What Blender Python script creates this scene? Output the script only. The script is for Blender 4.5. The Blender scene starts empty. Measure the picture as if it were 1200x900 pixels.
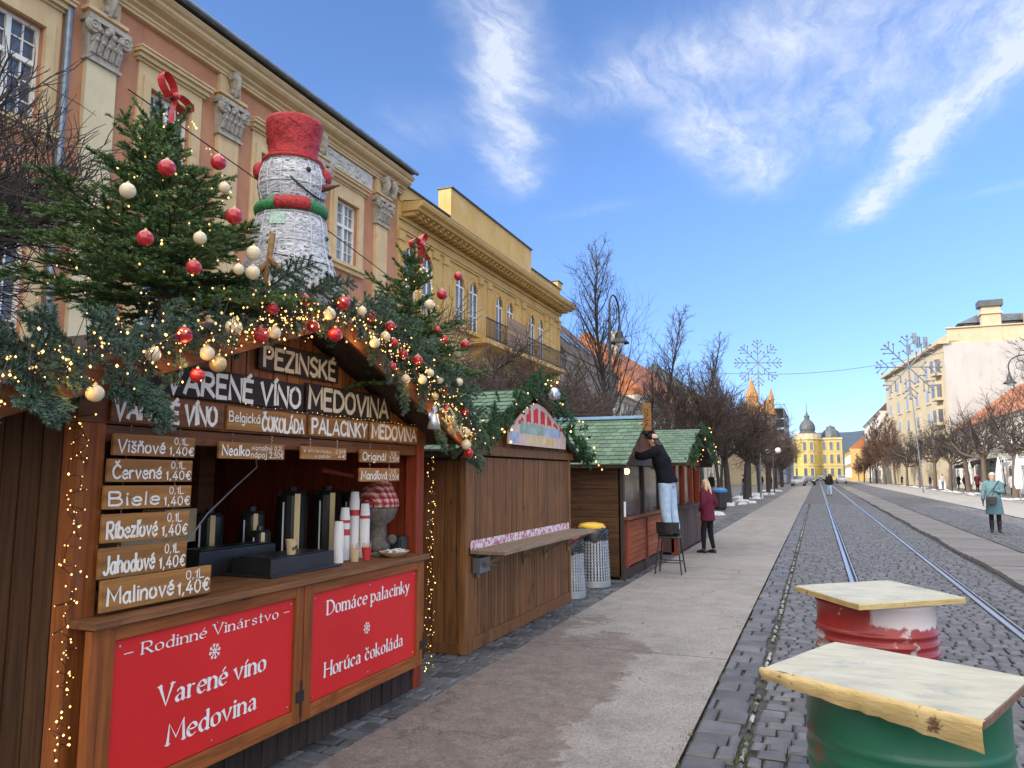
import bpy, math, random
import numpy as np
from mathutils import Vector, Matrix

R = math.radians
random.seed(7)
scene = bpy.context.scene
COL = scene.collection

# ------------------------------------------------------------------ camera
F_PX = 880.0
PITCH = math.atan(106.0 / F_PX)
YAW = R(21.994)
cam_data = bpy.data.cameras.new("camera")
cam_data.sensor_fit = 'HORIZONTAL'
cam_data.sensor_width = 36.0
cam_data.lens = 36.0 * F_PX / 1200.0
cam_data.clip_start = 0.05
cam_data.clip_end = 9000.0
cam = bpy.data.objects.new("camera", cam_data)
cam.location = (0, 0, 1.65)
cam.rotation_euler = (R(90) + PITCH, 0, YAW)
COL.objects.link(cam)
scene.camera = cam

# ------------------------------------------------------------------ sun, sky, exposure
SUN_EL, SUN_AZ = R(24), R(222)          # azimuth clockwise from +Y: behind the camera, over the left roofs
SKY_STRENGTH = 0.13
SUN_STRENGTH = 2.05
EXPOSURE = 1.27
scene.view_settings.view_transform = 'Standard'
scene.view_settings.look = 'None'
scene.view_settings.exposure = EXPOSURE
scene.view_settings.gamma = 1.0
scene.view_settings.use_curve_mapping = False
scene.render.engine = 'CYCLES'
scene.cycles.use_denoising = True
scene.cycles.max_bounces = 6
scene.cycles.diffuse_bounces = 3
scene.cycles.glossy_bounces = 3
scene.cycles.transmission_bounces = 4
scene.cycles.transparent_max_bounces = 6
scene.cycles.sample_clamp_indirect = 6.0

sun_data = bpy.data.lights.new("sun", 'SUN')
sun_data.energy = SUN_STRENGTH
sun_data.angle = R(0.5)
sun_data.color = (1.0, 0.93, 0.82)
sun = bpy.data.objects.new("sun", sun_data)
sdir = Vector((math.sin(SUN_AZ) * math.cos(SUN_EL), math.cos(SUN_AZ) * math.cos(SUN_EL), math.sin(SUN_EL)))
sun.rotation_euler = (-sdir).to_track_quat('-Z', 'Y').to_euler()
sun.location = sdir * 60
COL.objects.link(sun)

world = bpy.data.worlds.new("World")
scene.world = world
world.use_nodes = True


class NT:
    """Small node-tree writer."""
    def __init__(self, nt):
        self.nt = nt

    def n(self, typ, **kw):
        nd = self.nt.nodes.new(typ)
        for k, v in kw.items():
            setattr(nd, k, v)
        return nd

    def put(self, sock, v):
        if v is None:
            return
        if hasattr(v, 'is_output') or hasattr(v, 'links'):
            self.nt.links.new(v, sock)
        else:
            if hasattr(sock, 'default_value'):
                dv = sock.default_value
                if hasattr(dv, '__len__'):
                    if len(dv) == 4 and not hasattr(v, '__len__'):
                        v = (v, v, v, 1)
                    elif len(dv) == 4 and len(v) == 3:
                        v = (*v, 1)
                    elif len(dv) == 3 and not hasattr(v, '__len__'):
                        v = (v, v, v)
                sock.default_value = v

    def math(self, op, a, b=None, c=None, clamp=False):
        nd = self.n('ShaderNodeMath', operation=op, use_clamp=clamp)
        for i, x in enumerate((a, b, c)):
            self.put(nd.inputs[i], x)
        return nd.outputs[0]

    def vmath(self, op, a, b=None, out=0):
        nd = self.n('ShaderNodeVectorMath', operation=op)
        self.put(nd.inputs[0], a)
        if b is not None:
            self.put(nd.inputs[1], b)
        return nd.outputs[out]

    def mix(self, f, a, b, blend='MIX'):
        nd = self.n('ShaderNodeMix', data_type='RGBA', blend_type=blend)
        self.put(nd.inputs[0], f)
        self.put(nd.inputs[6], a)
        self.put(nd.inputs[7], b)
        return nd.outputs[2]

    def noise(self, vec, scale, detail=4, rough=.55, dist=0.0, out=0):
        nd = self.n('ShaderNodeTexNoise')
        self.put(nd.inputs['Vector'], vec)
        nd.inputs['Scale'].default_value = scale
        nd.inputs['Detail'].default_value = detail
        nd.inputs['Roughness'].default_value = rough
        nd.inputs['Distortion'].default_value = dist
        return nd.outputs[out]

    def smooth(self, x, a, b, lo=0.0, hi=1.0):
        nd = self.n('ShaderNodeMapRange', interpolation_type='SMOOTHSTEP')
        self.put(nd.inputs[0], x)
        for i, v in enumerate((a, b, lo, hi)):
            nd.inputs[1 + i].default_value = v
        return nd.outputs[0]

    def mapping(self, vec, scale=(1, 1, 1), rot=(0, 0, 0), loc=(0, 0, 0)):
        nd = self.n('ShaderNodeMapping')
        self.put(nd.inputs[0], vec)
        nd.inputs['Scale'].default_value = scale
        nd.inputs['Rotation'].default_value = rot
        nd.inputs['Location'].default_value = loc
        return nd.outputs[0]


def build_world():
    nt = world.node_tree
    nt.nodes.clear()
    W = NT(nt)
    out = W.n('ShaderNodeOutputWorld')
    bg = W.n('ShaderNodeBackground')
    sky = W.n('ShaderNodeTexSky')
    sky.sky_type = 'NISHITA'
    sky.sun_disc = False
    sky.sun_elevation = SUN_EL
    sky.sun_rotation = SUN_AZ
    sky.altitude = 200
    sky.air_density = 1.0
    sky.dust_density = 0.25
    sky.ozone_density = 2.0
    d = W.n('ShaderNodeTexCoord').outputs['Generated']
    sx = W.n('ShaderNodeSeparateXYZ')
    W.put(sx.inputs[0], d)
    z = W.math('MAXIMUM', sx.outputs[2], 0.03)
    px = W.math('DIVIDE', sx.outputs[0], z)
    py = W.math('DIVIDE', sx.outputs[1], z)
    cb = W.n('ShaderNodeCombineXYZ')
    W.put(cb.inputs[0], px)
    W.put(cb.inputs[1], py)
    p0 = cb.outputs[0]                   # a point of the cirrus layer, in units of its height
    wn = W.noise(p0, 2.3, 5, .6, out=1)
    warp = W.vmath('SCALE', W.vmath('SUBTRACT', wn, (.5, .5, .5)), None)
    warp.node.inputs['Scale'].default_value = .22
    p = W.vmath('ADD', p0, warp)

    def streak(a, b, wid, amp):
        a = Vector((*a, 0)); b = Vector((*b, 0))
        L = (b - a).length
        t = (b - a) / L
        rel = W.vmath('SUBTRACT', p, tuple(a))
        al = W.vmath('DOT_PRODUCT', rel, tuple(t), out=1)
        ac = W.vmath('DOT_PRODUCT', rel, (-t.y, t.x, 0), out=1)
        g = W.math('MULTIPLY', ac, 1.0 / wid)
        g = W.math('POWER', 2.718, W.math('MULTIPLY', W.math('MULTIPLY', g, g), -1.0))
        e = W.math('MULTIPLY', W.smooth(al, -.15, .25), W.smooth(al, L - .3, L + .12, 1.0, 0.0))
        return W.math('MULTIPLY', W.math('MULTIPLY', g, e), amp)
    parts = [
        streak((-.53, 1.05), (-.66, 1.75), .065, 1.3),
        streak((-.65, 1.55), (-.97, 2.42), .08, 1.25),
        streak((-.60, 1.88), (.2, 1.60), .13, .9),
        streak((-.30, 1.95), (-.10, 2.80), .11, 1.0),
        streak((.52, 1.85), (.15, 3.30), .075, 1.35),
        streak((.30, 1.70), (.80, 2.0), .18, .8),
        streak((-.30, 2.12), (.42, 2.0), .38, .5),
        streak((.25, 1.6), (.2, 2.6), .28, .3),
        streak((.5, 3.05), (.8, 2.95), .05, .4),
        streak((-.9, 2.72), (-.55, 2.62), .05, .25),
        streak((-.95, 1.7), (-1.15, 2.0), .15, .3),
    ]
    m = parts[0]
    for q in parts[1:]:
        m = W.math('ADD', m, q)
    fib = W.noise(W.mapping(p, (8, 2.2, 1), (0, 0, .35)), 1.0, 10, .70, .3)
    fine = W.noise(p0, 5.0, 8, .7, .3)
    f = W.math('MULTIPLY', W.smooth(fib, .25, .72), W.smooth(fine, .2, .75, .45, 1.0))
    m = W.math('MULTIPLY', m, W.math('MULTIPLY_ADD', f, 1.15, .12), clamp=True)
    hz = W.smooth(sx.outputs[2], .0, .42)
    base = W.mix(1.0, sky.outputs[0], W.mix(hz, (.38, .47, .76), (.56, .67, .88)), 'MULTIPLY')
    col = W.mix(W.math('MULTIPLY', m, .68), base, (3.3, 3.45, 3.75))
    # bright out-of-view cloud sheet, added overhead and behind to lift the fill light
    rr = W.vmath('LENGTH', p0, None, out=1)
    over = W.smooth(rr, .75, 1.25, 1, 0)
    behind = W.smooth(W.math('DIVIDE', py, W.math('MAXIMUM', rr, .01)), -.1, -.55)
    fill_sheet = W.math('MULTIPLY', W.math('MAXIMUM', over, behind), W.smooth(W.noise(p0, 1.3, 6, .6, .5), .3, .6, .45, 1.0))
    col = W.mix(W.math('MULTIPLY', fill_sheet, .9), col, (10.5, 10.1, 9.5))
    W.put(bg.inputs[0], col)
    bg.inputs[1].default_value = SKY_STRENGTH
    nt.links.new(bg.outputs[0], out.inputs[0])
    world.cycles.sampling_method = 'MANUAL'
    world.cycles.sample_map_resolution = 512


build_world()

# ------------------------------------------------------------------ materials
MATS = {}


def material(name, c1, c2=None, scale=8.0, stretch=(1, 1, 1), rough=.75, metal=0.0, bump=.15, bscale=None,
             rv=0.0, spots=None, spot_scale=3.0, spot_range=(.58, .66), spec=.5, emit=None, estr=0.0, detail=6,
             coat=0.0, alpha=None, trans=0.0, mixrange=(.3, .7), sheen=0.0, streak=0.0):
    """Procedural surface: two colours in stretched noise, a per-face tone (attribute rv), stains of another colour, bump."""
    m = bpy.data.materials.new(name)
    m.use_nodes = True
    nt = m.node_tree
    nt.nodes.clear()
    W = NT(nt)
    out = W.n('ShaderNodeOutputMaterial')
    b = W.n('ShaderNodeBsdfPrincipled')
    co = W.n('ShaderNodeTexCoord').outputs['Object']
    vec = W.mapping(co, stretch)
    if c2 is None:
        c2 = tuple(x * .78 for x in c1)
    nz = W.noise(vec, scale, detail, .6)
    col = W.mix(W.smooth(nz, *mixrange), c1, c2)
    if rv:
        at = W.n('ShaderNodeAttribute', attribute_name='rv').outputs['Fac']
        k = W.math('MULTIPLY_ADD', at, 2 * rv, 1 - rv)
        kk = W.n('ShaderNodeCombineColor')
        for i in range(3):
            W.put(kk.inputs[i], k)
        col = W.mix(1.0, col, kk.outputs[0], 'MULTIPLY')
    if spots:
        sn = W.noise(co, spot_scale, 7, .62, .3)
        col = W.mix(W.smooth(sn, *spot_range), col, spots)
    if streak:
        sk = W.smooth(W.noise(W.mapping(co, (2.6, 2.6, .16)), 1.0, 7, .68), .50, .72)
        sk2 = W.smooth(W.noise(co, .9, 6, .65), .35, .65)
        col = W.mix(W.math('MULTIPLY', W.math('MULTIPLY', sk, sk2), streak), col, tuple(x * .35 for x in c2))
    W.put(b.inputs['Base Color'], col)
    b.inputs['Metallic'].default_value = metal
    b.inputs['Specular IOR Level'].default_value = spec
    rn = W.noise(co, scale * 1.7, 4, .6)
    W.put(b.inputs['Roughness'], W.math('MULTIPLY_ADD', rn, .22, max(0.02, rough - .11), clamp=True))
    if coat:
        b.inputs['Coat Weight'].default_value = coat
    if sheen:
        b.inputs['Sheen Weight'].default_value = sheen
    if trans:
        b.inputs['Transmission Weight'].default_value = trans
    if emit:
        b.inputs['Emission Color'].default_value = (*emit, 1)
        b.inputs['Emission Strength'].default_value = estr
        m.cycles.emission_sampling = 'NONE'
    if bump:
        bn = W.noise(W.mapping(co, stretch), bscale or scale * 3, 5, .6)
        bp = W.n('ShaderNodeBump')
        bp.inputs['Strength'].default_value = min(1.0, bump)
        bp.inputs['Distance'].default_value = .01
        W.put(bp.inputs['Height'], bn)
        nt.links.new(bp.outputs[0], b.inputs['Normal'])
    nt.links.new(b.outputs[0], out.inputs[0])
    MATS[name] = m
    return m


def grain(axis, a=30.0, l=2.0):
    return {'x': (l, a, a), 'y': (a, l, a), 'z': (a, a, l)}[axis]


def wood(name, c1, c2, axis, rough=.62, rv=.25, **kw):
    kw.setdefault('spots', tuple(x * .45 for x in c2))
    kw.setdefault('spot_scale', 2.2)
    kw.setdefault('spot_range', (.55, .8))
    kw.setdefault('spec', .25)
    return knots(material(name, c1, c2, scale=1.0, stretch=grain(axis), rough=max(rough, .6), rv=rv, bump=.4, bscale=1.6, detail=8, **kw), c2, axis)


def knots(m, c2, axis):
    """dark oval knots and a few long cracks in a timber material"""
    W = NT(m.node_tree)
    b = next(n for n in m.node_tree.nodes if n.type == 'BSDF_PRINCIPLED')
    co = W.n('ShaderNodeTexCoord').outputs['Object']
    wv = W.vmath('ADD', co, W.vmath('SCALE', W.noise(co, 9, 3, .6, out=1), None))
    wv.node.inputs[1].links[0].from_node.inputs['Scale'].default_value = .02
    v = W.n('ShaderNodeTexVoronoi')
    W.put(v.inputs['Vector'], W.mapping(wv, grain(axis, 9.0, 2.6)))
    v.inputs['Scale'].default_value = 1.0
    pick = W.n('ShaderNodeSeparateColor')
    W.put(pick.inputs[0], v.outputs['Color'])
    k = W.math('MULTIPLY', W.smooth(v.outputs['Distance'], .05, .17, 1, 0), W.math('GREATER_THAN', pick.outputs[0], .55))
    cr = W.smooth(W.noise(W.mapping(co, grain(axis, 60, .8)), 1.0, 3, .5), .66, .70)
    f = W.math('MAXIMUM', W.math('MULTIPLY', k, .75), W.math('MULTIPLY', cr, .6))
    src = b.inputs['Base Color'].links[0].from_socket
    W.put(b.inputs['Base Color'], W.mix(f, src, tuple(x * .35 for x in c2)))
    return m


# ------------------------------------------------------------------ mesh builder
def unit(v):
    v = np.asarray(v, float)
    n = np.linalg.norm(v)
    return v / n if n > 1e-12 else v


def frame(d, up=(0, 0, 1)):
    d = unit(d)
    u = np.cross(up, d)
    if np.linalg.norm(u) < 1e-4:
        u = np.cross((1, 0, 0), d)
    u = unit(u)
    return u, np.cross(d, u)


class MB:
    def __init__(self):
        self.V = []; self.nv = 0
        self.loops = []; self.sizes = []; self.mi = []; self.rv = []
        self.m = 0
        self.r = None
        self.sm = False
        self.smooth = []

    def add(self, verts, faces, r=None):
        verts = np.asarray(verts, float).reshape(-1, 3)
        o = self.nv
        self.V.append(verts)
        self.nv += len(verts)
        if r is None:
            r = self.r if self.r is not None else random.random()
        if isinstance(faces, np.ndarray):
            k = faces.shape[1]
            self.loops.append((faces + o).ravel())
            n = len(faces)
            self.sizes.append(np.full(n, k))
        else:
            self.loops.append(np.array([i + o for f in faces for i in f], int))
            n = len(faces)
            self.sizes.append(np.array([len(f) for f in faces], int))
        self.mi.append(np.full(n, self.m))
        self.smooth.append(np.full(n, self.sm))
        self.rv.append(np.asarray(r, float) if hasattr(r, '__len__') else np.full(n, r))

    def hexa(self, P):
        """8 corners: bottom ring 0-3 (ccw from above), top ring 4-7."""
        self.add(P, [(3, 2, 1, 0), (4, 5, 6, 7), (0, 1, 5, 4), (1, 2, 6, 5), (2, 3, 7, 6), (3, 0, 4, 7)])

    def box(self, x0, x1, y0, y1, z0, z1):
        self.hexa([(x0, y0, z0), (x1, y0, z0), (x1, y1, z0), (x0, y1, z0),
                   (x0, y0, z1), (x1, y0, z1), (x1, y1, z1), (x0, y1, z1)])

    def obox(self, c, a, b, n):
        c, a, b, n = (np.asarray(q, float) for q in (c, a, b, n))
        self.hexa([c - a - b - n, c + a - b - n, c + a + b - n, c - a + b - n,
                   c - a - b + n, c + a - b + n, c + a + b + n, c - a + b + n])

    def bar(self, p0, p1, w, h, up=(0, 0, 1)):
        p0 = np.asarray(p0, float); p1 = np.asarray(p1, float)
        u, v = frame(p1 - p0, up)
        u = u * w / 2; v = v * h / 2
        self.hexa([p0 - u - v, p0 + u - v, p0 + u + v, p0 - u + v, p1 - u - v, p1 + u - v, p1 + u + v, p1 - u + v])

    def tube(self, pts, rad, n=6, caps=True, closed=False, flat=1.0):
        pts = np.asarray(pts, float)
        m = len(pts)
        rad = np.full(m, rad) if not hasattr(rad, '__len__') else np.asarray(rad, float)
        if closed:
            tan = np.roll(pts, -1, 0) - np.roll(pts, 1, 0)
        else:
            tan = np.gradient(pts, axis=0)
        u, v = frame(tan[0])
        ang = np.arange(n) * 2 * math.pi / n
        rings = []
        for i in range(m):
            t = unit(tan[i])
            u = unit(u - t * np.dot(u, t))
            v = np.cross(t, u)
            rings.append(pts[i] + rad[i] * (np.outer(np.cos(ang), u) + flat * np.outer(np.sin(ang), v)))
        V = np.concatenate(rings)
        i = np.arange(n); j = (i + 1) % n
        F = []
        for k in range(m if closed else m - 1):
            a = k * n; b = ((k + 1) % m) * n
            F.append(np.stack([a + i, a + j, b + j, b + i], 1))
        F = np.concatenate(F)
        if caps and not closed:
            fl = [tuple(f) for f in F] + [tuple(reversed(range(n))), tuple(range((m - 1) * n, m * n))]
            self.add(V, fl)
        else:
            self.add(V, F)

    def lathe(self, prof, c=(0, 0, 0), n=24, sx=1.0, sy=1.0, axis=None):
        """profile of (radius, height) about a vertical axis (or about AXIS) through c"""
        prof = np.asarray(prof, float)
        ang = np.arange(n) * 2 * math.pi / n
        c = np.asarray(c, float)
        if axis is None:
            U, Vv, A = np.array((1., 0, 0)), np.array((0, 1., 0)), np.array((0, 0, 1.))
        else:
            A = unit(axis); U, Vv = frame(A)
        V = []
        for r, h in prof:
            V.append(c + A * h + r * (np.outer(np.cos(ang) * sx, U) + np.outer(np.sin(ang) * sy, Vv)))
        V = np.concatenate(V)
        m = len(prof)
        fl = []
        for k in range(m - 1):
            for i in range(n):
                j = (i + 1) % n
                fl.append((k * n + i, k * n + j, (k + 1) * n + j, (k + 1) * n + i))
        if prof[0][0] > 1e-6:
            fl.append(tuple(reversed(range(n))))
        if prof[-1][0] > 1e-6:
            fl.append(tuple(range((m - 1) * n, m * n)))
        self.add(V, fl)

    def ball(self, c, r, n=12, m=8, s=(1, 1, 1)):
        c = np.asarray(c, float)
        V = [c + np.array((0, 0, -r * s[2]))]
        for k in range(1, m):
            a = -math.pi / 2 + math.pi * k / m
            for i in range(n):
                b = 2 * math.pi * i / n
                V.append(c + r * np.array((s[0] * math.cos(a) * math.cos(b), s[1] * math.cos(a) * math.sin(b), s[2] * math.sin(a))))
        V.append(c + np.array((0, 0, r * s[2])))
        fl = []
        for i in range(n):
            j = (i + 1) % n
            fl.append((0, 1 + j, 1 + i))
            for k in range(m - 2):
                a = 1 + k * n; b = a + n
                fl.append((a + i, a + j, b + j, b + i))
            a = 1 + (m - 2) * n
            fl.append((a + i, a + j, len(V) - 1))
        self.add(V, fl)

    def prism(self, poly, O, U, V, N, depth):
        """2-D outline (ccw) on the plane O,U,V pushed along N by depth"""
        O, U, V, N = (np.asarray(q, float) for q in (O, U, V, N))
        a = [O + U * x + V * y for x, y in poly]
        b = [q + N * depth for q in a]
        n = len(a)
        self.add(a + b, [tuple(reversed(range(n))), tuple(range(n, 2 * n))] +
                 [(i, (i + 1) % n, n + (i + 1) % n, n + i) for i in range(n)])

    def build(self, name, mats, parent=None, loc=None, smooth=False, bevel=0.0, link=True):
        V = np.concatenate(self.V) if self.V else np.zeros((0, 3))
        if loc is None:
            if parent is not None:
                loc = abs_loc(parent)
            else:
                lo, hi = V.min(0), V.max(0)
                loc = ((lo[0] + hi[0]) / 2, (lo[1] + hi[1]) / 2, lo[2])
        loc = np.asarray(loc, float)
        me = bpy.data.meshes.new(name)
        V = V - loc
        loops = np.concatenate(self.loops).astype(np.int32)
        sizes = np.concatenate(self.sizes).astype(np.int32)
        starts = np.concatenate([[0], np.cumsum(sizes)[:-1]]).astype(np.int32)
        me.vertices.add(len(V)); me.vertices.foreach_set('co', V.ravel())
        me.loops.add(len(loops)); me.loops.foreach_set('vertex_index', loops)
        me.polygons.add(len(sizes)); me.polygons.foreach_set('loop_start', starts)
        try:
            me.polygons.foreach_set('loop_total', sizes)
        except Exception:
            pass
        if not isinstance(mats, (list, tuple)):
            mats = [mats]
        for mm in mats:
            me.materials.append(MATS[mm] if isinstance(mm, str) else mm)
        me.polygons.foreach_set('material_index', np.concatenate(self.mi).astype(np.int32))
        sm = np.concatenate(self.smooth)
        if smooth:
            sm = np.ones(len(sizes), bool)
        me.polygons.foreach_set('use_smooth', sm)
        at = me.attributes.new('rv', 'FLOAT', 'FACE')
        at.data.foreach_set('value', np.concatenate(self.rv).astype(np.float32))
        me.update(calc_edges=True)
        me.validate()
        o = bpy.data.objects.new(name, me)
        COL.objects.link(o)
        if parent is not None:
            o.parent = parent
            pl = abs_loc(parent)
            o.location = loc - pl
        else:
            o.location = loc
        if bevel:
            bm = o.modifiers.new('bevel', 'BEVEL')
            bm.width = bevel; bm.segments = 2; bm.limit_method = 'ANGLE'; bm.angle_limit = R(40)
        return o


def abs_loc(o):
    v = np.zeros(3)
    while o is not None:
        v = v + np.array(o.location)
        o = o.parent
    return v


def tag(o, label, cat, group=None, kind=None):
    o['label'] = label
    if cat:
        o['category'] = cat
    if group:
        o['group'] = group
    if kind:
        o['kind'] = kind
    return o


def thing(name, label, cat, loc, group=None):
    o = bpy.data.objects.new(name, None)
    o.empty_display_size = .2
    o.location = loc
    COL.objects.link(o)
    return tag(o, label, cat, group)


def struct(o, label=None, kind='structure'):
    o['kind'] = kind
    if label:
        o['label'] = label
    return o


def copy_tree(o, loc=None, rz=None, label=None, group=None, parent=None, scale=None):
    c = o.copy()
    COL.objects.link(c)
    if parent is not None:
        c.parent = parent
    if loc is not None:
        c.location = loc
    if rz is not None:
        c.rotation_euler = (0, 0, rz)
    if scale is not None:
        c.scale = scale
    if label:
        c['label'] = label
    if group:
        c['group'] = group
    for ch in list(o.children):
        copy_tree(ch, parent=c)
    return c


# ------------------------------------------------------------------ lettering: brush strokes
G = {
 'A': (.7, "0,0 .35,1 .7,0|.13,.35 .57,.35"), 'B': (.58, "0,0 0,1|~0,1 .38,.97 .46,.77 .36,.56 0,.53|~0,.53 .42,.5 .56,.27 .42,.03 0,0"),
 'C': (.62, "~.6,.84 .4,1 .14,.86 .02,.5 .14,.13 .4,0 .62,.16"), 'D': (.64, "0,0 0,1|~0,1 .36,.95 .62,.68 .62,.32 .36,.04 0,0"),
 'E': (.5, "0,0 0,1|0,1 .5,1|0,.53 .42,.53|0,0 .5,0"), 'H': (.64, "0,0 0,1|.64,0 .64,1|0,.5 .64,.5"), 'I': (.06, ".03,0 .03,1"),
 'J': (.42, "~.4,1 .4,.25 .28,.02 .1,0 0,.15"), 'K': (.58, "0,0 0,1|.54,1 .02,.45|.15,.58 .58,0"), 'L': (.46, "0,1 0,0|0,0 .46,0"),
 'M': (.82, "0,0 .06,1 .41,.25 .76,1 .82,0"), 'N': (.64, "0,0 0,1 .64,0 .64,1"),
 'O': (.7, "~.35,1 .08,.82 .02,.5 .08,.18 .35,0 .62,.18 .68,.5 .62,.82 .35,1"), 'P': (.54, "0,0 0,1|~0,1 .4,.97 .52,.74 .4,.5 0,.46"),
 'R': (.58, "0,0 0,1|~0,1 .4,.97 .52,.74 .4,.5 0,.46|.2,.46 .58,0"), 'S': (.52, "~.48,.85 .28,1 .06,.85 .1,.62 .42,.42 .5,.18 .26,0 .02,.14"),
 'V': (.66, "0,1 .33,0 .66,1"), 'Y': (.6, "0,1 .3,.48 .6,1|.3,.48 .3,0"), 'Z': (.54, "0,1 .54,1|.54,1 0,0|0,0 .54,0"),
 'a': (.5, "~.42,.54 .22,.62 .04,.4 .06,.12 .22,0 .42,.2|.43,.62 .43,.08 .52,0"), 'b': (.44, "0,1 0,0|~0,.45 .22,.62 .42,.45 .42,.15 .22,0 0,.12"),
 'c': (.4, "~.4,.5 .22,.62 .03,.42 .03,.18 .2,0 .4,.1"), 'd': (.46, "~.42,.5 .22,.62 .03,.42 .03,.16 .2,0 .42,.16|.43,1 .43,0"),
 'e': (.44, "~.03,.34 .42,.36 .38,.56 .2,.62 .03,.42 .04,.14 .22,0 .42,.1"), 'g': (.46, "~.42,.5 .22,.62 .03,.42 .04,.14 .22,.02 .42,.2|~.43,.62 .43,-.1 .3,-.32 .06,-.24"),
 'h': (.44, "0,1 0,0|~0,.4 .2,.62 .4,.5 .42,.3|.42,.32 .42,0"), 'i': (.08, ".04,.62 .04,0|.04,.82 .04,.87"), 'ı': (.08, ".04,.62 .04,0"),
 'j': (.2, "~.16,.62 .16,-.1 .06,-.3 -.08,-.24|.16,.82 .16,.87"), 'k': (.44, "0,1 0,0|.4,.6 .02,.24|.12,.34 .44,0"), 'l': (.08, ".04,1 .04,0"),
 'm': (.78, "0,.62 0,0|~0,.42 .18,.62 .36,.5 .38,.3|.38,.32 .38,0|~.38,.42 .56,.62 .74,.5 .76,.3|.76,.32 .76,0"),
 'n': (.44, "0,.62 0,0|~0,.42 .2,.62 .4,.5 .42,.3|.42,.32 .42,0"), 'o': (.48, "~.24,.62 .04,.5 .02,.3 .06,.1 .24,0 .42,.1 .46,.3 .43,.5 .24,.62"),
 'p': (.44, "0,.62 0,-.32|~0,.45 .22,.62 .42,.45 .42,.17 .22,0 0,.14"), 'r': (.32, "0,.62 0,0|~0,.4 .14,.58 .32,.58"),
 's': (.38, "~.36,.52 .2,.62 .05,.5 .12,.36 .32,.24 .36,.1 .18,0 .02,.1"), 't': (.34, "~.14,.88 .14,.14 .22,0 .34,.06|0,.62 .32,.62"),
 'u': (.46, "~0,.62 .02,.14 .2,0 .42,.2|.43,.62 .43,0"), 'v': (.46, "0,.62 .23,0 .46,.62"), 'y': (.46, "0,.62 .23,.04|~.46,.62 .22,0 .1,-.28 -.04,-.28"),
 'z': (.4, "0,.62 .38,.62|.38,.62 0,0|0,0 .4,0"),
 '0': (.46, "~.23,.95 .05,.75 .02,.48 .05,.2 .23,0 .41,.2 .44,.48 .41,.75 .23,.95"), '1': (.22, "0,.7 .16,.95 .16,0"),
 '2': (.44, "~.03,.75 .2,.95 .4,.76 .3,.42 0,.02|0,.02 .44,.02"), '3': (.42, "~.03,.82 .22,.95 .38,.74 .16,.52 .4,.3 .22,0 .02,.12"),
 '4': (.46, ".3,.95 0,.3|0,.3 .46,.3|.34,.6 .3,0"), '5': (.42, ".38,.95 .06,.95|.06,.95 .04,.55|~.04,.52 .26,.6 .4,.34 .26,.03 .02,.08"),
 ',': (.1, ".08,.08 .02,-.14"), '.': (.08, ".04,0 .04,.05"), '-': (.5, "0,.4 .5,.4"), '/': (.4, "0,0 .4,1"),
 '€': (.52, "~.5,.8 .34,.95 .14,.7 .12,.3 .3,.02 .5,.14|0,.58 .38,.58|0,.4 .36,.4"),
}
COMB = {'á': ('a', 'acute'), 'é': ('e', 'acute'), 'í': ('ı', 'acute'), 'ý': ('y', 'acute'), 'ú': ('u', 'acute'), 'ó': ('o', 'acute'),
        'š': ('s', 'caron'), 'č': ('c', 'caron'), 'ň': ('n', 'caron'), 'ľ': ('l', 'tick'),
        'Á': ('A', 'acute'), 'É': ('E', 'acute'), 'Í': ('I', 'acute'), 'Č': ('C', 'caron')}
SERIF_A = (.5, "~.06,.5 .2,.62 .36,.52 .38,.35|.38,.4 .38,.08|~.38,.1 .42,0 .52,.04|~.38,.37 .12,.3 .03,.14 .16,0 .38,.12")


def glyph(ch, serif):
    mark = None
    if ch in COMB:
        ch, mark = COMB[ch]
    w, s = SERIF_A if (serif and ch == 'a') else G[ch]
    strokes = []
    for st in s.split('|'):
        sm = st.startswith('~')
        pts = [tuple(float(q) for q in t.split(',')) for t in st.lstrip('~').split()]
        strokes.append((sm, pts))
    if mark:
        top = 1.0 if ch.isupper() else .62
        cx = w / 2
        if mark == 'acute':
            strokes.append((False, [(cx - .04, top + .12), (cx + .12, top + .3)]))
        elif mark == 'caron':
            strokes.append((False, [(cx - .15, top + .3), (cx, top + .13), (cx + .15, top + .3)]))
        else:
            strokes.append((False, [(cx + .2, 1.02), (cx + .14, .8)]))
    return w, strokes, ch.islower()


def curve(pts, k=6):
    pts = [np.array(p) for p in pts]
    closed = np.allclose(pts[0], pts[-1])
    if closed:
        ext = [pts[-2]] + pts + [pts[1]]
    else:
        ext = [2 * pts[0] - pts[1]] + pts + [2 * pts[-1] - pts[-2]]
    out = []
    for i in range(1, len(ext) - 2):
        p0, p1, p2, p3 = ext[i - 1:i + 3]
        for j in range(k):
            t = j / k
            out.append(.5 * ((2 * p1) + (-p0 + p2) * t + (2 * p0 - 5 * p1 + 4 * p2 - p3) * t * t + (-p0 + 3 * p1 - 3 * p2 + p3) * t ** 3))
    out.append(pts[-1])
    return np.array(out)


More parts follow.
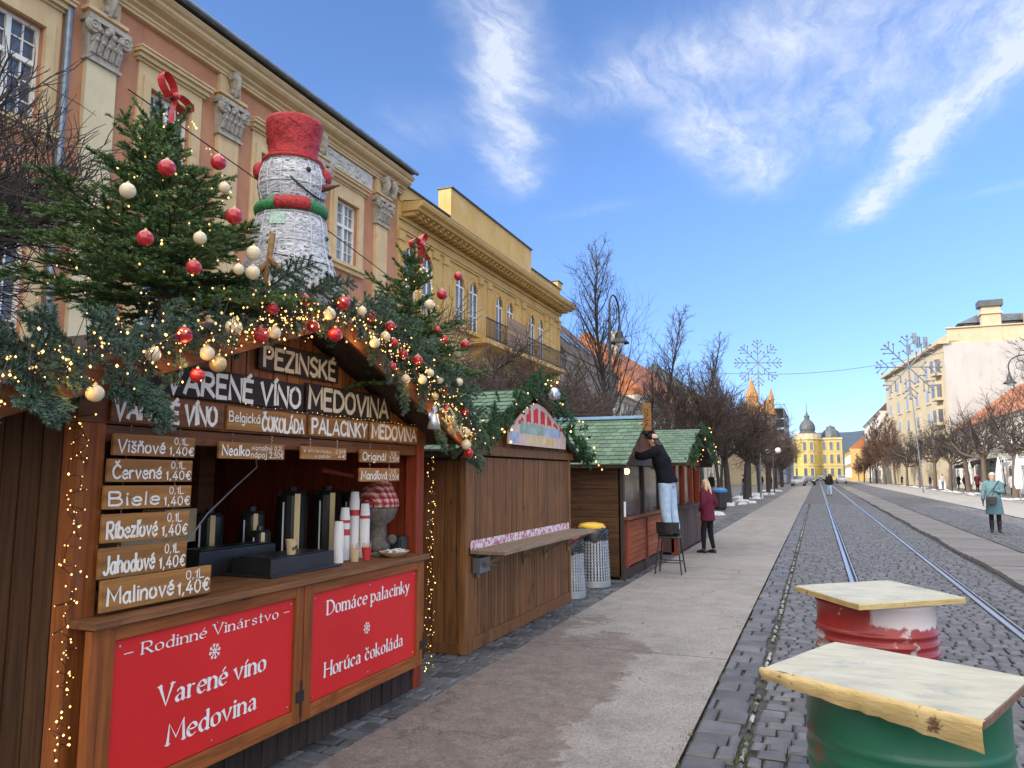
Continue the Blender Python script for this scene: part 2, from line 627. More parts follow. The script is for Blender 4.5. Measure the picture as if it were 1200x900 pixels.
def text(mb, s, O, U, V, width, height, weight=.12, serif=False, gap=.17, jitter=.0):
    """Letter s on the plane (O, U right, V up), fitted to width; strokes are thin ribbons lying just over each other."""
    O = np.asarray(O, float); U = unit(U); V = unit(V); N = np.cross(U, V)
    x = 0.0
    items = []
    for ch in s:
        if ch == ' ':
            x += .36 if not serif else .34
            continue
        w, strokes, low = glyph(ch, serif)
        dy = random.uniform(-jitter, jitter)
        items.append((x, dy, strokes, low))
        x += w + gap
    total = max(.05, x - gap)
    sx = width / total
    kk = 0
    for x0, dy, strokes, low in items:
        rib = []
        for smf, pts in strokes:
            P = curve(pts) if smf and len(pts) > 2 else np.array(pts, float)
            P = P + np.array([x0, dy]) + (np.random.default_rng(kk).uniform(-jitter, jitter, P.shape) if jitter and not smf else 0)
            rib.append((P, None))
            if serif and not smf:
                for a, b in ((0, 1), (-1, -2)):
                    e = P[a]; q = P[b] - e
                    if abs(q[1]) > 1.2 * abs(q[0]) and abs(q[1]) > .2:
                        yy = e[1] - dy
                        if min(abs(yy), abs(yy - .62), abs(yy - 1), abs(yy + .32)) < .03:
                            l, r_ = (.13, .13) if (yy < .05 or not low) else (.13, .04)
                            ins = .02 if yy < .05 else -.02
                            rib.append((np.array([[e[0] - l, e[1] + ins], [e[0] + r_, e[1] + ins]]), .045))
        for P, fixed in rib:
            Q = P * np.array([sx, height])
            T = np.gradient(Q, axis=0) if len(Q) > 1 else np.array([[1, 0]])
            T = T / np.maximum(np.linalg.norm(T, axis=1, keepdims=True), 1e-9)
            if fixed:
                hw = np.full(len(Q), fixed * height / 2)
            elif serif:
                th = np.arctan2(T[:, 1], T[:, 0])
                hw = (.035 + (weight - .035) * np.abs(np.sin(th - math.radians(18))) ** 1.3) * height / 2
            else:
                hw = np.full(len(Q), weight * height / 2)
                if jitter:
                    hw = hw * np.random.default_rng(kk + 5).uniform(.8, 1.2, len(Q))
            Q[0] -= T[0] * hw[0] * .5
            Q[-1] += T[-1] * hw[-1] * .5
            Nn = np.stack([-T[:, 1], T[:, 0]], 1)
            # mitre at corners
            for i in range(1, len(Q) - 1):
                a = Q[i] - Q[i - 1]; b = Q[i + 1] - Q[i]
                ca = np.dot(a, b) / max(1e-9, np.linalg.norm(a) * np.linalg.norm(b))
                hw[i] *= min(1.7, 1 / max(.35, math.sqrt(max(0, (1 + ca) / 2))))
            L = Q + Nn * hw[:, None]; Rr = Q - Nn * hw[:, None]
            off = N * (.00012 * (kk % 9))
            kk += 1
            v3 = [O + U * p[0] + V * p[1] + off for p in np.concatenate([L, Rr])]
            n = len(Q)
            mb.add(v3, [(n + i, n + i + 1, i + 1, i) for i in range(n - 1)])
# ------------------------------------------------------------------ shared materials
material('asphalt', (.075, .075, .08), (.05, .05, .055), 6, rough=.85, bump=.3, bscale=90)
material('mortar', (.07, .066, .061), (.035, .033, .031), 12, rough=.95, bump=.4, bscale=80)
material('lime_joint', (.42, .41, .38), (.10, .10, .09), 9, rough=.9, bump=.5, bscale=50, mixrange=(.42, .58))
material('setts', (.118, .115, .116), (.076, .075, .078), 5, rough=.55, bump=.45, bscale=45, rv=.28, spots=(.15, .14, .13), spot_scale=1.3, spot_range=(.6, .8))
material('dark_setts', (.10, .105, .115), (.06, .064, .07), 5, rough=.55, bump=.45, bscale=45, rv=.4, spots=(.16, .155, .15), spot_scale=2.0, spot_range=(.55, .75))
material('rail_steel', (.42, .44, .48), (.30, .32, .36), 20, stretch=(1, .02, 1), rough=.36, metal=.65, bump=.08)
material('groove', (.03, .03, .032), (.05, .045, .04), 20, rough=.9)
material('track_board', (.20, .187, .172), (.145, .135, .125), 1, stretch=grain('x', 10, 2), rough=.85, rv=.1, bump=.3, bscale=3)
material('light_paving', (.33, .315, .295), (.26, .247, .23), 1.2, rough=.85, bump=.15, bscale=70, rv=.06)
material('grey_paving', (.20, .195, .185), (.14, .135, .13), 1.5, rough=.85, bump=.25, bscale=40, rv=.18)
material('snow', (.62, .63, .66), (.42, .42, .43), 3, rough=.7, bump=.4, bscale=20, spots=(.3, .28, .26), spot_scale=4, spot_range=(.6, .7))
material('grass', (.10, .16, .03), (.06, .10, .02), 10, rough=.8, bump=0, rv=.4)
material('hill', (.05, .075, .11), (.035, .055, .08), .02, rough=.95, bump=0)  # blue of the distance haze is mixed into the forest colour


def pavement_material():
    m = bpy.data.materials.new('worn_concrete')
    m.use_nodes = True
    nt = m.node_tree; nt.nodes.clear(); W = NT(nt)
    out = W.n('ShaderNodeOutputMaterial'); b = W.n('ShaderNodeBsdfPrincipled')
    co = W.n('ShaderNodeTexCoord').outputs['Object']
    sx = W.n('ShaderNodeSeparateXYZ'); W.put(sx.inputs[0], co)
    big = W.noise(co, .45, 5, .6)
    mid = W.noise(co, 2.6, 7, .65)
    fine = W.noise(co, 38, 4, .7)
    speck = W.noise(co, 105, 3, .75)
    c = W.mix(W.smooth(mid, .3, .7), (.30, .278, .258), (.205, .188, .172))
    c = W.mix(W.smooth(big, .38, .7), c, (.29, .266, .24))
    # where the pale top skin has worn off, brown stone shows: a patch about the near stall, ragged at its edge
    pt = W.noise(W.vmath('ADD', co, (3.1, 0, 0)), .95, 10, .72, .6)
    pt = W.math('ADD', pt, W.math('MULTIPLY_ADD', W.noise(co, 7, 6, .75), .22, -.11))
    near = W.math('MULTIPLY', W.smooth(sx.outputs[1], 6.6, 9.3, 1, 0), W.smooth(sx.outputs[0], -1.25, -1.75, 0, 1))
    msk = W.smooth(W.math('MULTIPLY_ADD', near, .27, pt), .60, .66)
    worn = W.mix(W.smooth(W.noise(co, 4, 6, .6), .3, .7), (.19, .153, .134), (.135, .112, .099))
    c = W.mix(W.math('MULTIPLY', msk, W.smooth(W.noise(co, 9, 6, .7), .25, .6, .5, 1.0)), c, worn)
    st = W.smooth(W.noise(co, 1.5, 6, .7), .62, .7)
    c = W.mix(W.math('MULTIPLY', st, .35), c, (.13, .12, .115))
    agg = W.smooth(speck, .40, .60, .72, 1.17)
    g = W.math('MULTIPLY', agg, W.smooth(fine, .3, .7, .80, 1.12))
    cc = W.n('ShaderNodeCombineColor')
    for i in range(3):
        W.put(cc.inputs[i], g)
    c = W.mix(1.0, c, cc.outputs[0], 'MULTIPLY')
    # hairline cracks
    v = W.n('ShaderNodeTexVoronoi', feature='DISTANCE_TO_EDGE')
    W.put(v.inputs['Vector'], W.vmath('ADD', co, W.vmath('SCALE', W.noise(co, 2.2, 6, .7, out=1), None)))
    v.inputs['Vector'].links[0].from_node.inputs[1].links[0].from_node.inputs['Scale'].default_value = .9
    v.inputs['Scale'].default_value = .33
    ck = W.math('MULTIPLY', W.smooth(v.outputs['Distance'], .0, .006, 1, 0), W.smooth(big, .42, .55))
    jy = W.math('ADD', W.math('DIVIDE', sx.outputs[1], 5.3), W.math('MULTIPLY_ADD', W.noise(co, 1.7, 5, .7), .012, .64))
    jn = W.math('LESS_THAN', W.math('FRACT', jy), .0035)
    ck = W.math('MAXIMUM', ck, jn)
    c = W.mix(W.math('MULTIPLY', ck, .8), c, (.05, .047, .043))
    W.put(b.inputs['Base Color'], c)
    b.inputs['Roughness'].default_value = .88
    bp = W.n('ShaderNodeBump'); bp.inputs['Strength'].default_value = .5; bp.inputs['Distance'].default_value = .006
    W.put(bp.inputs['Height'], W.math('SUBTRACT', W.math('MULTIPLY_ADD', speck, .6, fine), W.math('MULTIPLY', msk, .6)))
    nt.links.new(bp.outputs[0], b.inputs['Normal'])
    nt.links.new(b.outputs[0], out.inputs[0])
    MATS['worn_concrete'] = m


def brick_material(name, c1, c2, mortar, w, h, rough=.5, rot=0.0):
    m = bpy.data.materials.new(name)
    m.use_nodes = True
    nt = m.node_tree; nt.nodes.clear(); W = NT(nt)
    out = W.n('ShaderNodeOutputMaterial'); b = W.n('ShaderNodeBsdfPrincipled')
    co = W.mapping(W.n('ShaderNodeTexCoord').outputs['Object'], rot=(0, 0, rot))
    vec = W.vmath('ADD', co, W.vmath('SCALE', W.vmath('SUBTRACT', W.noise(co, 1.3, 3, .6, out=1), (.5, .5, .5)), None))
    vec.node.inputs[1].links[0].from_node.inputs['Scale'].default_value = .12
    t = W.n('ShaderNodeTexBrick')
    W.put(t.inputs['Vector'], vec)
    t.inputs['Color1'].default_value = (*c1, 1); t.inputs['Color2'].default_value = (*c2, 1); t.inputs['Mortar'].default_value = (*mortar, 1)
    t.inputs['Scale'].default_value = 1.0
    t.inputs['Brick Width'].default_value = w; t.inputs['Row Height'].default_value = h
    t.inputs['Mortar Size'].default_value = .014; t.inputs['Mortar Smooth'].default_value = .3
    c = W.mix(W.smooth(W.noise(co, .5, 6, .6), .3, .7), t.outputs[0], W.mix(1.0, t.outputs[0], (1.25, 1.2, 1.15), 'MULTIPLY'))
    W.put(b.inputs['Base Color'], c)
    b.inputs['Roughness'].default_value = rough
    bp = W.n('ShaderNodeBump'); bp.inputs['Strength'].default_value = .6; bp.inputs['Distance'].default_value = .012
    W.put(bp.inputs['Height'], W.math('SUBTRACT', W.noise(co, 30, 4, .6), t.outputs['Fac']))
    nt.links.new(bp.outputs[0], b.inputs['Normal'])
    nt.links.new(b.outputs[0], out.inputs[0])
    MATS[name] = m


pavement_material()
brick_material('setts_far', (.125, .122, .124), (.072, .071, .074), (.035, .034, .033), .19, .17, .8)
brick_material('side_setts', (.17, .165, .16), (.11, .108, .105), (.06, .055, .05), .22, .16, .6)


def sheet(name, x0, x1, y0, y1, z, mat_, nx=1, ny=1):
    mb = MB()
    xs = np.linspace(x0, x1, nx + 1); ys = np.linspace(y0, y1, ny + 1)
    V = [(x, y, z) for y in ys for x in xs]
    mb.add(V, [(j * (nx + 1) + i, j * (nx + 1) + i + 1, (j + 1) * (nx + 1) + i + 1, (j + 1) * (nx + 1) + i) for j in range(ny) for i in range(nx)])
    return struct(mb.build(name, mat_, loc=(0, 0, 0)))


sheet('ground', -2500, 2500, -600, 4500, -.06, 'asphalt')
sheet('sett_bed', -.82, 2.66, -40, 60, -.034, 'mortar')
sheet('left_paving', -13.9, -2.72, -40, 60, -.036, 'side_setts')
sheet('left_paving_far', -13.9, -2.72, 60, 262, -.01, 'side_setts')
sheet('left_pavement', -2.72, -.82, -40, 262, .006, 'worn_concrete')
sheet('cobbled_track_far', -.82, 2.66, 60, 262, .0, 'setts_far')
sheet('cobbled_road_right', 3.92, 7.1, -40, 10, .0, 'setts_far')
sheet('sett_bed_right', 3.92, 7.1, 10, 46, -.034, 'mortar')
sheet('cobbled_road_far', 3.92, 7.1, 46, 262, .0, 'setts_far')
sheet('right_pavement', 7.1, 10.7, -40, 262, .012, 'light_paving')
sheet('right_sidewalk', 10.7, 40, -40, 262, .005, 'grey_paving')


def setts(mb, x0, x1, y0, y1, dl, dw, gap=.013, along='x', skip=None):
    """Rounded granite setts in staggered courses, every stone with its own size, tilt and tone."""
    rng = random.Random(int(x0 * 100) + int(y0 * 10) + 5)
    y = y0
    row = 0
    Vs, Fs, Rs = [], [], []
    base = np.array([(3, 2, 1, 0)])
    q = [(0, 1, 5, 4), (1, 2, 6, 5), (2, 3, 7, 6), (3, 0, 4, 7), (4, 5, 9, 8), (5, 6, 10, 9), (6, 7, 11, 10), (7, 4, 8, 11), (8, 9, 10, 11)]
    k = 0
    while y < y1:
        d = dw * rng.uniform(.88, 1.12)
        x = x0 - (rng.random() * dl)
        bow = .02 * math.sin(y * .7)
        while x < x1:
            l = dl * rng.uniform(.72, 1.25)
            a, b_ = max(x, x0), min(x + l, x1)
            x += l
            if b_ - a < .05:
                continue
            if skip and skip(a, b_):
                continue
            g = gap * rng.uniform(.5, 1.4) / 2
            z = rng.uniform(-.007, .003)
            tx, ty = rng.uniform(-.015, .015), rng.uniform(-.015, .015)
            cx, cy = (a + b_) / 2, y + d / 2
            hx, hy = (b_ - a) / 2 - g, d / 2 - g
            P = []
            for (ins, zz) in ((0, -.035), (.002, -.011), (.017, 0)):
                for sx, sy in ((-1, -1), (1, -1), (1, 1), (-1, 1)):
                    ux = sx * (hx - ins) + rng.uniform(-.006, .006)
                    uy = sy * (hy - ins) + rng.uniform(-.006, .006)
                    P.append((cx + ux, cy + uy + bow, z + zz + ux * tx + uy * ty))
            Vs.append(P)
            Fs.append(np.array(q) + 12 * k)
            Rs.append(np.full(9, rng.random()))
            k += 1
        y += d
        row += 1
    mb.add(np.array(Vs).reshape(-1, 3), np.concatenate(Fs), np.concatenate(Rs))


mb = MB()
mb.sm = False
rails = lambda a, b: (a < .50 and b > .40) or (a < 1.99 and b > 1.86)
setts(mb, -.46, .385, 1.2, 46, .148, .138)
setts(mb, .52, 1.84, 1.2, 46, .148, .138)
setts(mb, 1.98, 2.62, 1.2, 46, .148, .138)
setts(mb, -.82, -.52, 1.2, 46, .30, .25)
setts(mb, 4.08, 7.08, 12, 46, .18, .165)
struct(mb.build('cobbled_track', 'setts', loc=(0, 0, 0)))
sheet('cobbled_track_mid', -.82, 2.66, 46, 60, -.001, 'setts_far')
mb = MB()
setts(mb, -3.35, -2.72, 1.2, 34, .19, .15)
setts(mb, -6.0, -3.36, 5.3, 6.6, .19, .15)
setts(mb, -6.0, -3.36, 9.5, 12.0, .19, .15)
struct(mb.build('cobbled_gutter', 'dark_setts', loc=(0, 0, 0)))

# lime mortar squeezed up in the joint of the edge row: broken lumps
mb = MB()
rng = random.Random(3)
y = 2.0
while y < 40:
    L = rng.uniform(.05, .4)
    if rng.random() < .72:
        n = max(3, int(L / .06))
        cx = -.49 + rng.uniform(-.006, .006)
        w = rng.uniform(.012, .026)
        Lp = [(cx - w * rng.uniform(.5, 1.1), y + L * i / n, -.016) for i in range(n + 1)]
        Rp = [(cx + w * rng.uniform(.5, 1.1), y + L * i / n, -.016) for i in range(n + 1)]
        Mp = [(cx, y + L * i / n, -.003 + rng.uniform(-.004, .003)) for i in range(n + 1)]
        P = Lp + Mp + Rp
        m_ = n + 1
        mb.add(P, [(m_ + i, m_ + i + 1, i + 1, i) for i in range(n)] + [(2 * m_ + i, 2 * m_ + i + 1, m_ + i + 1, m_ + i) for i in range(n)])
    y += L + rng.uniform(.0, .12)
struct(mb.build('mortar_joint', 'lime_joint', loc=(0, 0, 0)))

# tram rails: running head, groove, guard lip
mb = MB()
for xc in (.45, 1.9):
    mb.box(xc - .058, xc + .002, -40, 262, -.05, .006)
    mb.m = 1
    mb.box(xc + .002, xc + .042, -40, 262, -.05, -.026)
    mb.m = 0
    mb.box(xc + .042, xc + .062, -40, 262, -.05, .004)
struct(mb.build('tram_rails', ['rail_steel', 'groove'], loc=(0, 0, 0)))
mb = MB()
mb.box(4.0, 4.035, -40, 262, -.03, .005)
mb.m = 1
mb.box(4.035, 4.075, -40, 262, -.03, .003)
struct(mb.build('second_track_rail', ['track_board', 'groove'], loc=(0, 0, 0)))

# boards laid over the space between the tracks, with an open dark joint on their left
mb = MB()
rng = random.Random(11)
y = 2.0
while y < 150:
    d = .55 * rng.uniform(.85, 1.15)
    x0 = 2.76 + .03 * math.sin(y * .9) + rng.uniform(-.015, .015)
    z = .018 + rng.uniform(-.006, .006)
    mb.hexa([(x0, y, -.05), (3.9, y, -.05), (3.9, y + d - .012, -.05), (x0, y + d - .012, -.05),
             (x0 + .01, y + .006, z), (3.89, y + .006, z), (3.89, y + d - .02, z), (x0 + .01, y + d - .02, z)])
    y += d
struct(mb.build('boarded_crossing', 'track_board', loc=(0, 0, 0)))

# kerb of the right pavement, and blades of grass in the joints by the camera
mb = MB()
y = -10
while y < 200:
    mb.box(10.62, 10.78, y, y + .985, -.05, .11)
    y += 1.0
struct(mb.build('right_kerb', 'light_paving', loc=(0, 0, 0)))
mb = MB()
rng = random.Random(5)
V, Fc, Rv = [], [], []
for i in range(900):
    yy = 3.2 + 8 * rng.random() ** 2
    xx = (-.49 if rng.random() < .6 else -.83) + rng.gauss(0, .022)
    if math.sin(yy * 3.1) + math.sin(yy * 7.7) < -.1:
        continue
    a = rng.uniform(0, 6.28); h = rng.uniform(.015, .05); w = .004
    dx, dy = math.cos(a), math.sin(a)
    k = len(V)
    V += [(xx - dy * w, yy + dx * w, -.02), (xx + dy * w, yy - dx * w, -.02), (xx + dx * h * .6, yy + dy * h * .6, -.01 + h)]
    Fc.append((k, k + 1, k + 2)); Rv.append(rng.random())
mb.add(V, np.array(Fc), np.array(Rv))
g = mb.build('grass', 'grass', loc=(0, 0, 0))
tag(g, 'short green weeds in the joint beside the pavement edge', None, kind='stuff')


material('dry_leaf', (.20, .11, .04), (.12, .07, .03), 30, rough=.8, bump=0, rv=.4)
mb = MB()
for i in range(90):
    xx, yy = rng.uniform(-3.2, 2.5), 3.3 + 16 * rng.random() ** 1.4
    a, s_ = rng.uniform(0, 6.28), rng.uniform(.009, .022)
    u = np.array((math.cos(a), math.sin(a), rng.uniform(-.3, .3))) * s_; v = np.array((-math.sin(a), math.cos(a), rng.uniform(-.3, .3))) * s_ * .6
    c = np.array((xx, yy, .014))
    mb.add([c - u, c + v + np.array((0, 0, .003)), c + u, c - v + np.array((0, 0, .004))], [(0, 1, 2, 3)])
g = mb.build('fallen_leaves', 'dry_leaf', loc=(0, 0, 0))
tag(g, 'few small dry brown leaves and crumbs scattered on the pavement', None, kind='stuff')


def patch(cx, cy, rx, ry, h, rng, n=22):
    ph = [rng.uniform(0, 6.28) for _ in range(4)]
    ring = []
    for i in range(n):
        a = 2 * math.pi * i / n
        k = 1 + .3 * math.sin(2 * a + ph[0]) + .2 * math.sin(5 * a + ph[1]) + .12 * math.sin(9 * a + ph[2])
        ring.append((cx + rx * k * math.cos(a), cy + ry * k * math.sin(a)))
    V = [(x, y, -.03) for x, y in ring] + [(cx + (x - cx) * .7, cy + (y - cy) * .7, h * rng.uniform(.5, 1.1)) for x, y in ring] + [(cx, cy, h * 1.1)]
    F = [(i, (i + 1) % n, n + (i + 1) % n, n + i) for i in range(n)] + [(n + i, n + (i + 1) % n, 2 * n) for i in range(n)]
    return V, F


mb = MB()
rng = random.Random(21)
for i in range(46):
    yy = rng.uniform(24, 85)
    xx = rng.uniform(-5.6, -3.6)
    V, Fc = patch(xx, yy, rng.uniform(.12, .42), rng.uniform(.3, 1.1), rng.uniform(.03, .12), rng)
    mb.add(V, Fc)
for i in range(40):
    yy = rng.uniform(30, 130)
    xx = rng.uniform(11.0, 12.6)
    V, Fc = patch(xx, yy, rng.uniform(.12, .35), rng.uniform(.5, 1.8), rng.uniform(.04, .13), rng)
    mb.add(V, Fc)
g = mb.build('snow', 'snow', loc=(0, 0, 0), smooth=True)
tag(g, 'thin dirty leftover snow in patches along both tree rows', None, kind='stuff')

# wooded hills beyond the end of the street
mb = MB()
rng = random.Random(2)
xs = np.linspace(-1800, 1800, 91)
prof = [118 + 30 * math.sin(x * .0021 + 1) + 18 * math.sin(x * .0063) + 7 * math.sin(x * .021 + 2) for x in xs]
V = []
for yk, hk in ((2300, 0.0), (2500, .45), (2700, .85), (2900, 1.0), (3300, .8)):
    V += [(x, yk + 60 * math.sin(x * .004), -3 + (h + 3) * hk) for x, h in zip(xs, prof)]
n = len(xs)
mb.add(V, [(r * n + i, r * n + i + 1, (r + 1) * n + i + 1, (r + 1) * n + i) for r in range(4) for i in range(n - 1)])
struct(mb.build('hills', 'hill', loc=(0, 0, 0), smooth=True))
# ------------------------------------------------------------------ buildings
material('terracotta_plaster', (.50, .235, .128), (.43, .19, .10), 1.1, rough=.9, bump=.25, bscale=40, spots=(.44, .24, .17), spot_scale=.7, spot_range=(.55, .75), streak=.32)
material('ochre_trim', (.66, .49, .27), (.57, .41, .215), 2.0, rough=.85, bump=.2, bscale=40, spots=(.32, .2, .09), spot_scale=1.3, spot_range=(.62, .8), streak=.32)
material('cream_shaft', (.66, .57, .37), (.58, .49, .31), 1.5, rough=.85, bump=.1, streak=.32)
material('carved_stone', (.46, .42, .35), (.30, .27, .22), 7, rough=.9, bump=.5, bscale=30)
material('white_relief', (.62, .60, .55), (.45, .43, .39), 7, rough=.9, bump=.5, bscale=30)
material('ochre_plaster', (.60, .395, .145), (.52, .335, .115), .9, rough=.9, bump=.2, bscale=30, spots=(.62, .45, .22), spot_scale=.5, spot_range=(.55, .75), streak=.32)
material('white_frame', (.78, .77, .72), (.7, .69, .63), 6, rough=.5, bump=.05)
material('window_glass', (.05, .06, .075), (.10, .115, .14), 1.2, rough=.06, spec=.9, bump=0)
material('curtain_glass', (.30, .33, .38), (.12, .14, .17), 3.0, stretch=(1, 6, .6), rough=.1, spec=.8, bump=0)
material('slate_roof', (.075, .08, .09), (.05, .053, .06), 3, rough=.5, bump=.3)
material('zinc', (.22, .25, .28), (.15, .17, .19), 4, rough=.45, metal=.6, bump=.1)
material('brown_tiles', (.11, .07, .055), (.075, .05, .04), 1, stretch=(.4, 6, 6), rough=.85, bump=.6, bscale=3)
material('orange_tiles', (.42, .15, .065), (.30, .10, .045), 1, stretch=(.4, 6, 6), rough=.85, bump=.6, bscale=3)
material('grey_render', (.36, .34, .31), (.29, .27, .25), 1.5, rough=.9, bump=.2)
material('pale_render', (.56, .53, .45), (.48, .45, .38), 1.0, rough=.9, bump=.2, streak=.32)
material('yellow_render', (.52, .40, .10), (.44, .33, .08), 1.0, rough=.9, bump=.2, streak=.32)
material('iron', (.02, .02, .022), (.035, .033, .03), 8, rough=.5, metal=.3, bump=.1)
material('dome_copper', (.085, .095, .10), (.06, .068, .07), 1.5, rough=.5, bump=.2)
material('white_render', (.40, .39, .38), (.36, .35, .34), .35, rough=.9, bump=.1, spots=(.33, .315, .30), spot_scale=.2, spot_range=(.5, .75), streak=.32)
material('cream_render', (.50, .42, .29), (.44, .37, .25), .5, rough=.9, bump=.1, streak=.32)
material('tower_brick', (.42, .22, .08), (.30, .15, .055), 2, rough=.85, bump=.4)
material('dark_opening', (.02, .02, .022), (.03, .03, .03), 3, rough=.4, bump=0)
material('striped_wood', (.35, .2, .09), (.14, .1, .08), 1, stretch=(.1, .1, 9), rough=.6, bump=0)
material('shop_glass', (.012, .012, .013), (.075, .06, .05), 2.2, rough=.06, spec=.35, mixrange=(.45, .6), bump=0)


def wall_open(mb, xa, xb, y0, y1, z0, z1, rows):
    """A wall slab between xa (back) and xb (face) with rectangular openings left free."""
    z = z0
    for za, zb, ops in rows:
        if za > z:
            mb.box(xa, xb, y0, y1, z, za)
        y = y0
        for a, b in sorted(ops):
            mb.box(xa, xb, y, a, za, zb)
            y = b
        mb.box(xa, xb, y, y1, za, zb)
        z = zb
    if z1 > z:
        mb.box(xa, xb, y0, y1, z, z1)


def casement(parent, X, yc, z0, z1, w, trim='ochre_trim', hood=True, glass='window_glass', nb=(2, 4), trans=.62):
    """Window of a left-hand facade facing +X: moulded surround (the part), hood, sill, frame and pane."""
    mb = MB()
    t = .2
    mb.box(X, X + .09, yc - w / 2 - t, yc - w / 2, z0, z1 + t)
    mb.box(X, X + .09, yc + w / 2, yc + w / 2 + t, z0, z1 + t)
    mb.box(X, X + .09, yc - w / 2, yc + w / 2, z1, z1 + t)
    mb.box(X, X + .05, yc - w / 2 - t - .13, yc - w / 2 - t, z0, z1 + .5)
    mb.box(X, X + .05, yc + w / 2 + t, yc + w / 2 + t + .13, z0, z1 + .5)
    mb.box(X, X + .05, yc - w / 2 - t, yc + w / 2 + t, z1 + t, z1 + .5)
    win = mb.build('window', trim, parent)
    if hood:
        mb = MB()
        for k, (o, h0, h1) in enumerate(((.10, .5, .56), (.18, .56, .66), (.26, .66, .74), (.30, .74, .78))):
            mb.box(X, X + o, yc - w / 2 - .36 - o * .45, yc + w / 2 + .36 + o * .45, z1 + h0, z1 + h1)
        mb.build('hood', trim, win)
    mb = MB()
    mb.box(X - .2, X + .2, yc - w / 2 - .34, yc + w / 2 + .34, z0 - .12, z0)
    mb.box(X, X + .12, yc - w / 2 - .3, yc + w / 2 + .3, z0 - .26, z0 - .12)
    mb.build('sill', trim, win)
    fr = MB()
    fx0, fx1 = X - .2, X - .12
    b = .075
    ya, yb = yc - w / 2, yc + w / 2
    fr.box(fx0, fx1, ya, ya + b, z0, z1); fr.box(fx0, fx1, yb - b, yb, z0, z1)
    fr.box(fx0, fx1, ya + b, yb - b, z0, z0 + b); fr.box(fx0, fx1, ya + b, yb - b, z1 - b, z1)
    zt = z0 + (z1 - z0) * trans
    fr.box(fx0 + .005, fx1 + .02, ya + b, yb - b, zt - .05, zt + .05)
    fr.box(fx0 + .004, fx1 + .015, yc - .05, yc + .05, z0 + b, zt - .05)
    fr.box(fx0 + .004, fx1 + .015, yc - .05, yc + .05, zt + .05, z1 - b)
    for zz in (z0 + (zt - z0) * .36, z0 + (zt - z0) * .68, (zt + z1) / 2):
        for s in (-1, 1):
            fr.box(fx0 + .01, fx1 - .015, min(yc + s * .05, yc + s * (w / 2 - b)), max(yc + s * .05, yc + s * (w / 2 - b)), zz - .014, zz + .014)
    for s in (-1, 1):
        q = yc + s * (w / 4)
        fr.box(fx0 + .012, fx1 - .02, q - .014, q + .014, z0 + b, z1 - b)
    fr.build('frame', 'white_frame', win)
    pn = MB()
    pn.box(X - .19, X - .175, ya + b * .5, yb - b * .5, z0 + b * .5, z1 - b * .5)
    pn.build('pane', glass, win)
    return win


def profile_y(mb, prof, y0, y1):
    """moulding: an XZ outline swept along Y"""
    mb.prism([(x, z) for x, z in prof], (0, y0, 0), (1, 0, 0), (0, 0, 1), (0, 1, 0), y1 - y0)


def capital(mb, X, yc, z0, w, h):
    """Composite pilaster capital: bell, two rows of leaves, volutes and abacus."""
    mb.hexa([(X, yc - w * .42, z0), (X + .14, yc - w * .42, z0), (X + .14, yc + w * .42, z0), (X, yc + w * .42, z0),
             (X, yc - w * .5, z0 + h * .85), (X + .24, yc - w * .5, z0 + h * .85), (X + .24, yc + w * .5, z0 + h * .85), (X, yc + w * .5, z0 + h * .85)])
    mb.box(X, X + .19, yc - w * .47, yc + w * .47, z0 - .07, z0)
    for row, (zz, n, s) in enumerate(((z0 + h * .12, 5, .30), (z0 + h * .40, 4, .28))):
        for i in range(n):
            y = yc - w * .4 + w * .8 * (i + .5) / n if n > 1 else yc
            o = X + .15 + .03 * row
            lw = w * .8 / n * .42
            P = [(o, y - lw, zz), (o, y + lw, zz), (o + .07, y + lw * 1.1, zz + h * s * .7), (o + .07, y - lw * 1.1, zz + h * s * .7),
                 (o + .05, y - lw * .8, zz), (o + .05, y + lw * .8, zz), (o + .15, y + lw * .6, zz + h * s), (o + .15, y - lw * .6, zz + h * s)]
            mb.add(P, [(0, 1, 2, 3), (4, 5, 6, 7), (0, 1, 5, 4), (1, 2, 6, 5), (2, 3, 7, 6), (3, 0, 4, 7)])
            mb.ball((o + .14, y, zz + h * s), lw * .8, 7, 5)
    for s in (-1, 1):
        c = np.array((X + .27, yc + s * w * .43, z0 + h * .74))
        mb.lathe([(0, .05), (.15 * w / .9, .05), (.17 * w / .9, 0), (.15 * w / .9, -.07), (0, -.07)][::-1], c, 12, axis=(1, 0, 0))
        pts = [c + np.array((.06, math.cos(a) * r, math.sin(a) * r)) for a, r in ((k * .6, .13 * w / .9 * (1 - k / 17)) for k in range(16))]
        mb.tube(pts, .02, 5)
    mb.ball((X + .28, yc, z0 + h * .8), .09, 8, 6, (1, 1.3, 1))
    for k in range(6):
        mb.ball((X + .25, yc - w * .25 + w * .5 * k / 5, z0 + h * .7), .04, 6, 5)
    mb.box(X, X + .33, yc - w * .56, yc + w * .56, z0 + h * .87, z0 + h)


def console(mb, X, yc, z0, h):
    pts = [(X + .10 + .10 * math.sin(t * 3.1), yc, z0 + h * t) for t in np.linspace(0, 1, 9)]
    mb.tube(pts, [.07 + .06 * t for t in np.linspace(0, 1, 9)], 8, flat=1.6)
    for zz, r in ((z0 + h * .88, .13), (z0 + h * .12, .08)):
        mb.lathe([(0, -.16), (r * .8, -.16), (r, -.1), (r, .1), (r * .8, .16), (0, .16)], (X + .16, yc, zz), 10, axis=(0, 1, 0))
    for k in range(3):
        mb.ball((X + .22, yc, z0 + h * (.3 + .17 * k)), .06, 7, 5, (1, 1.5, .8))


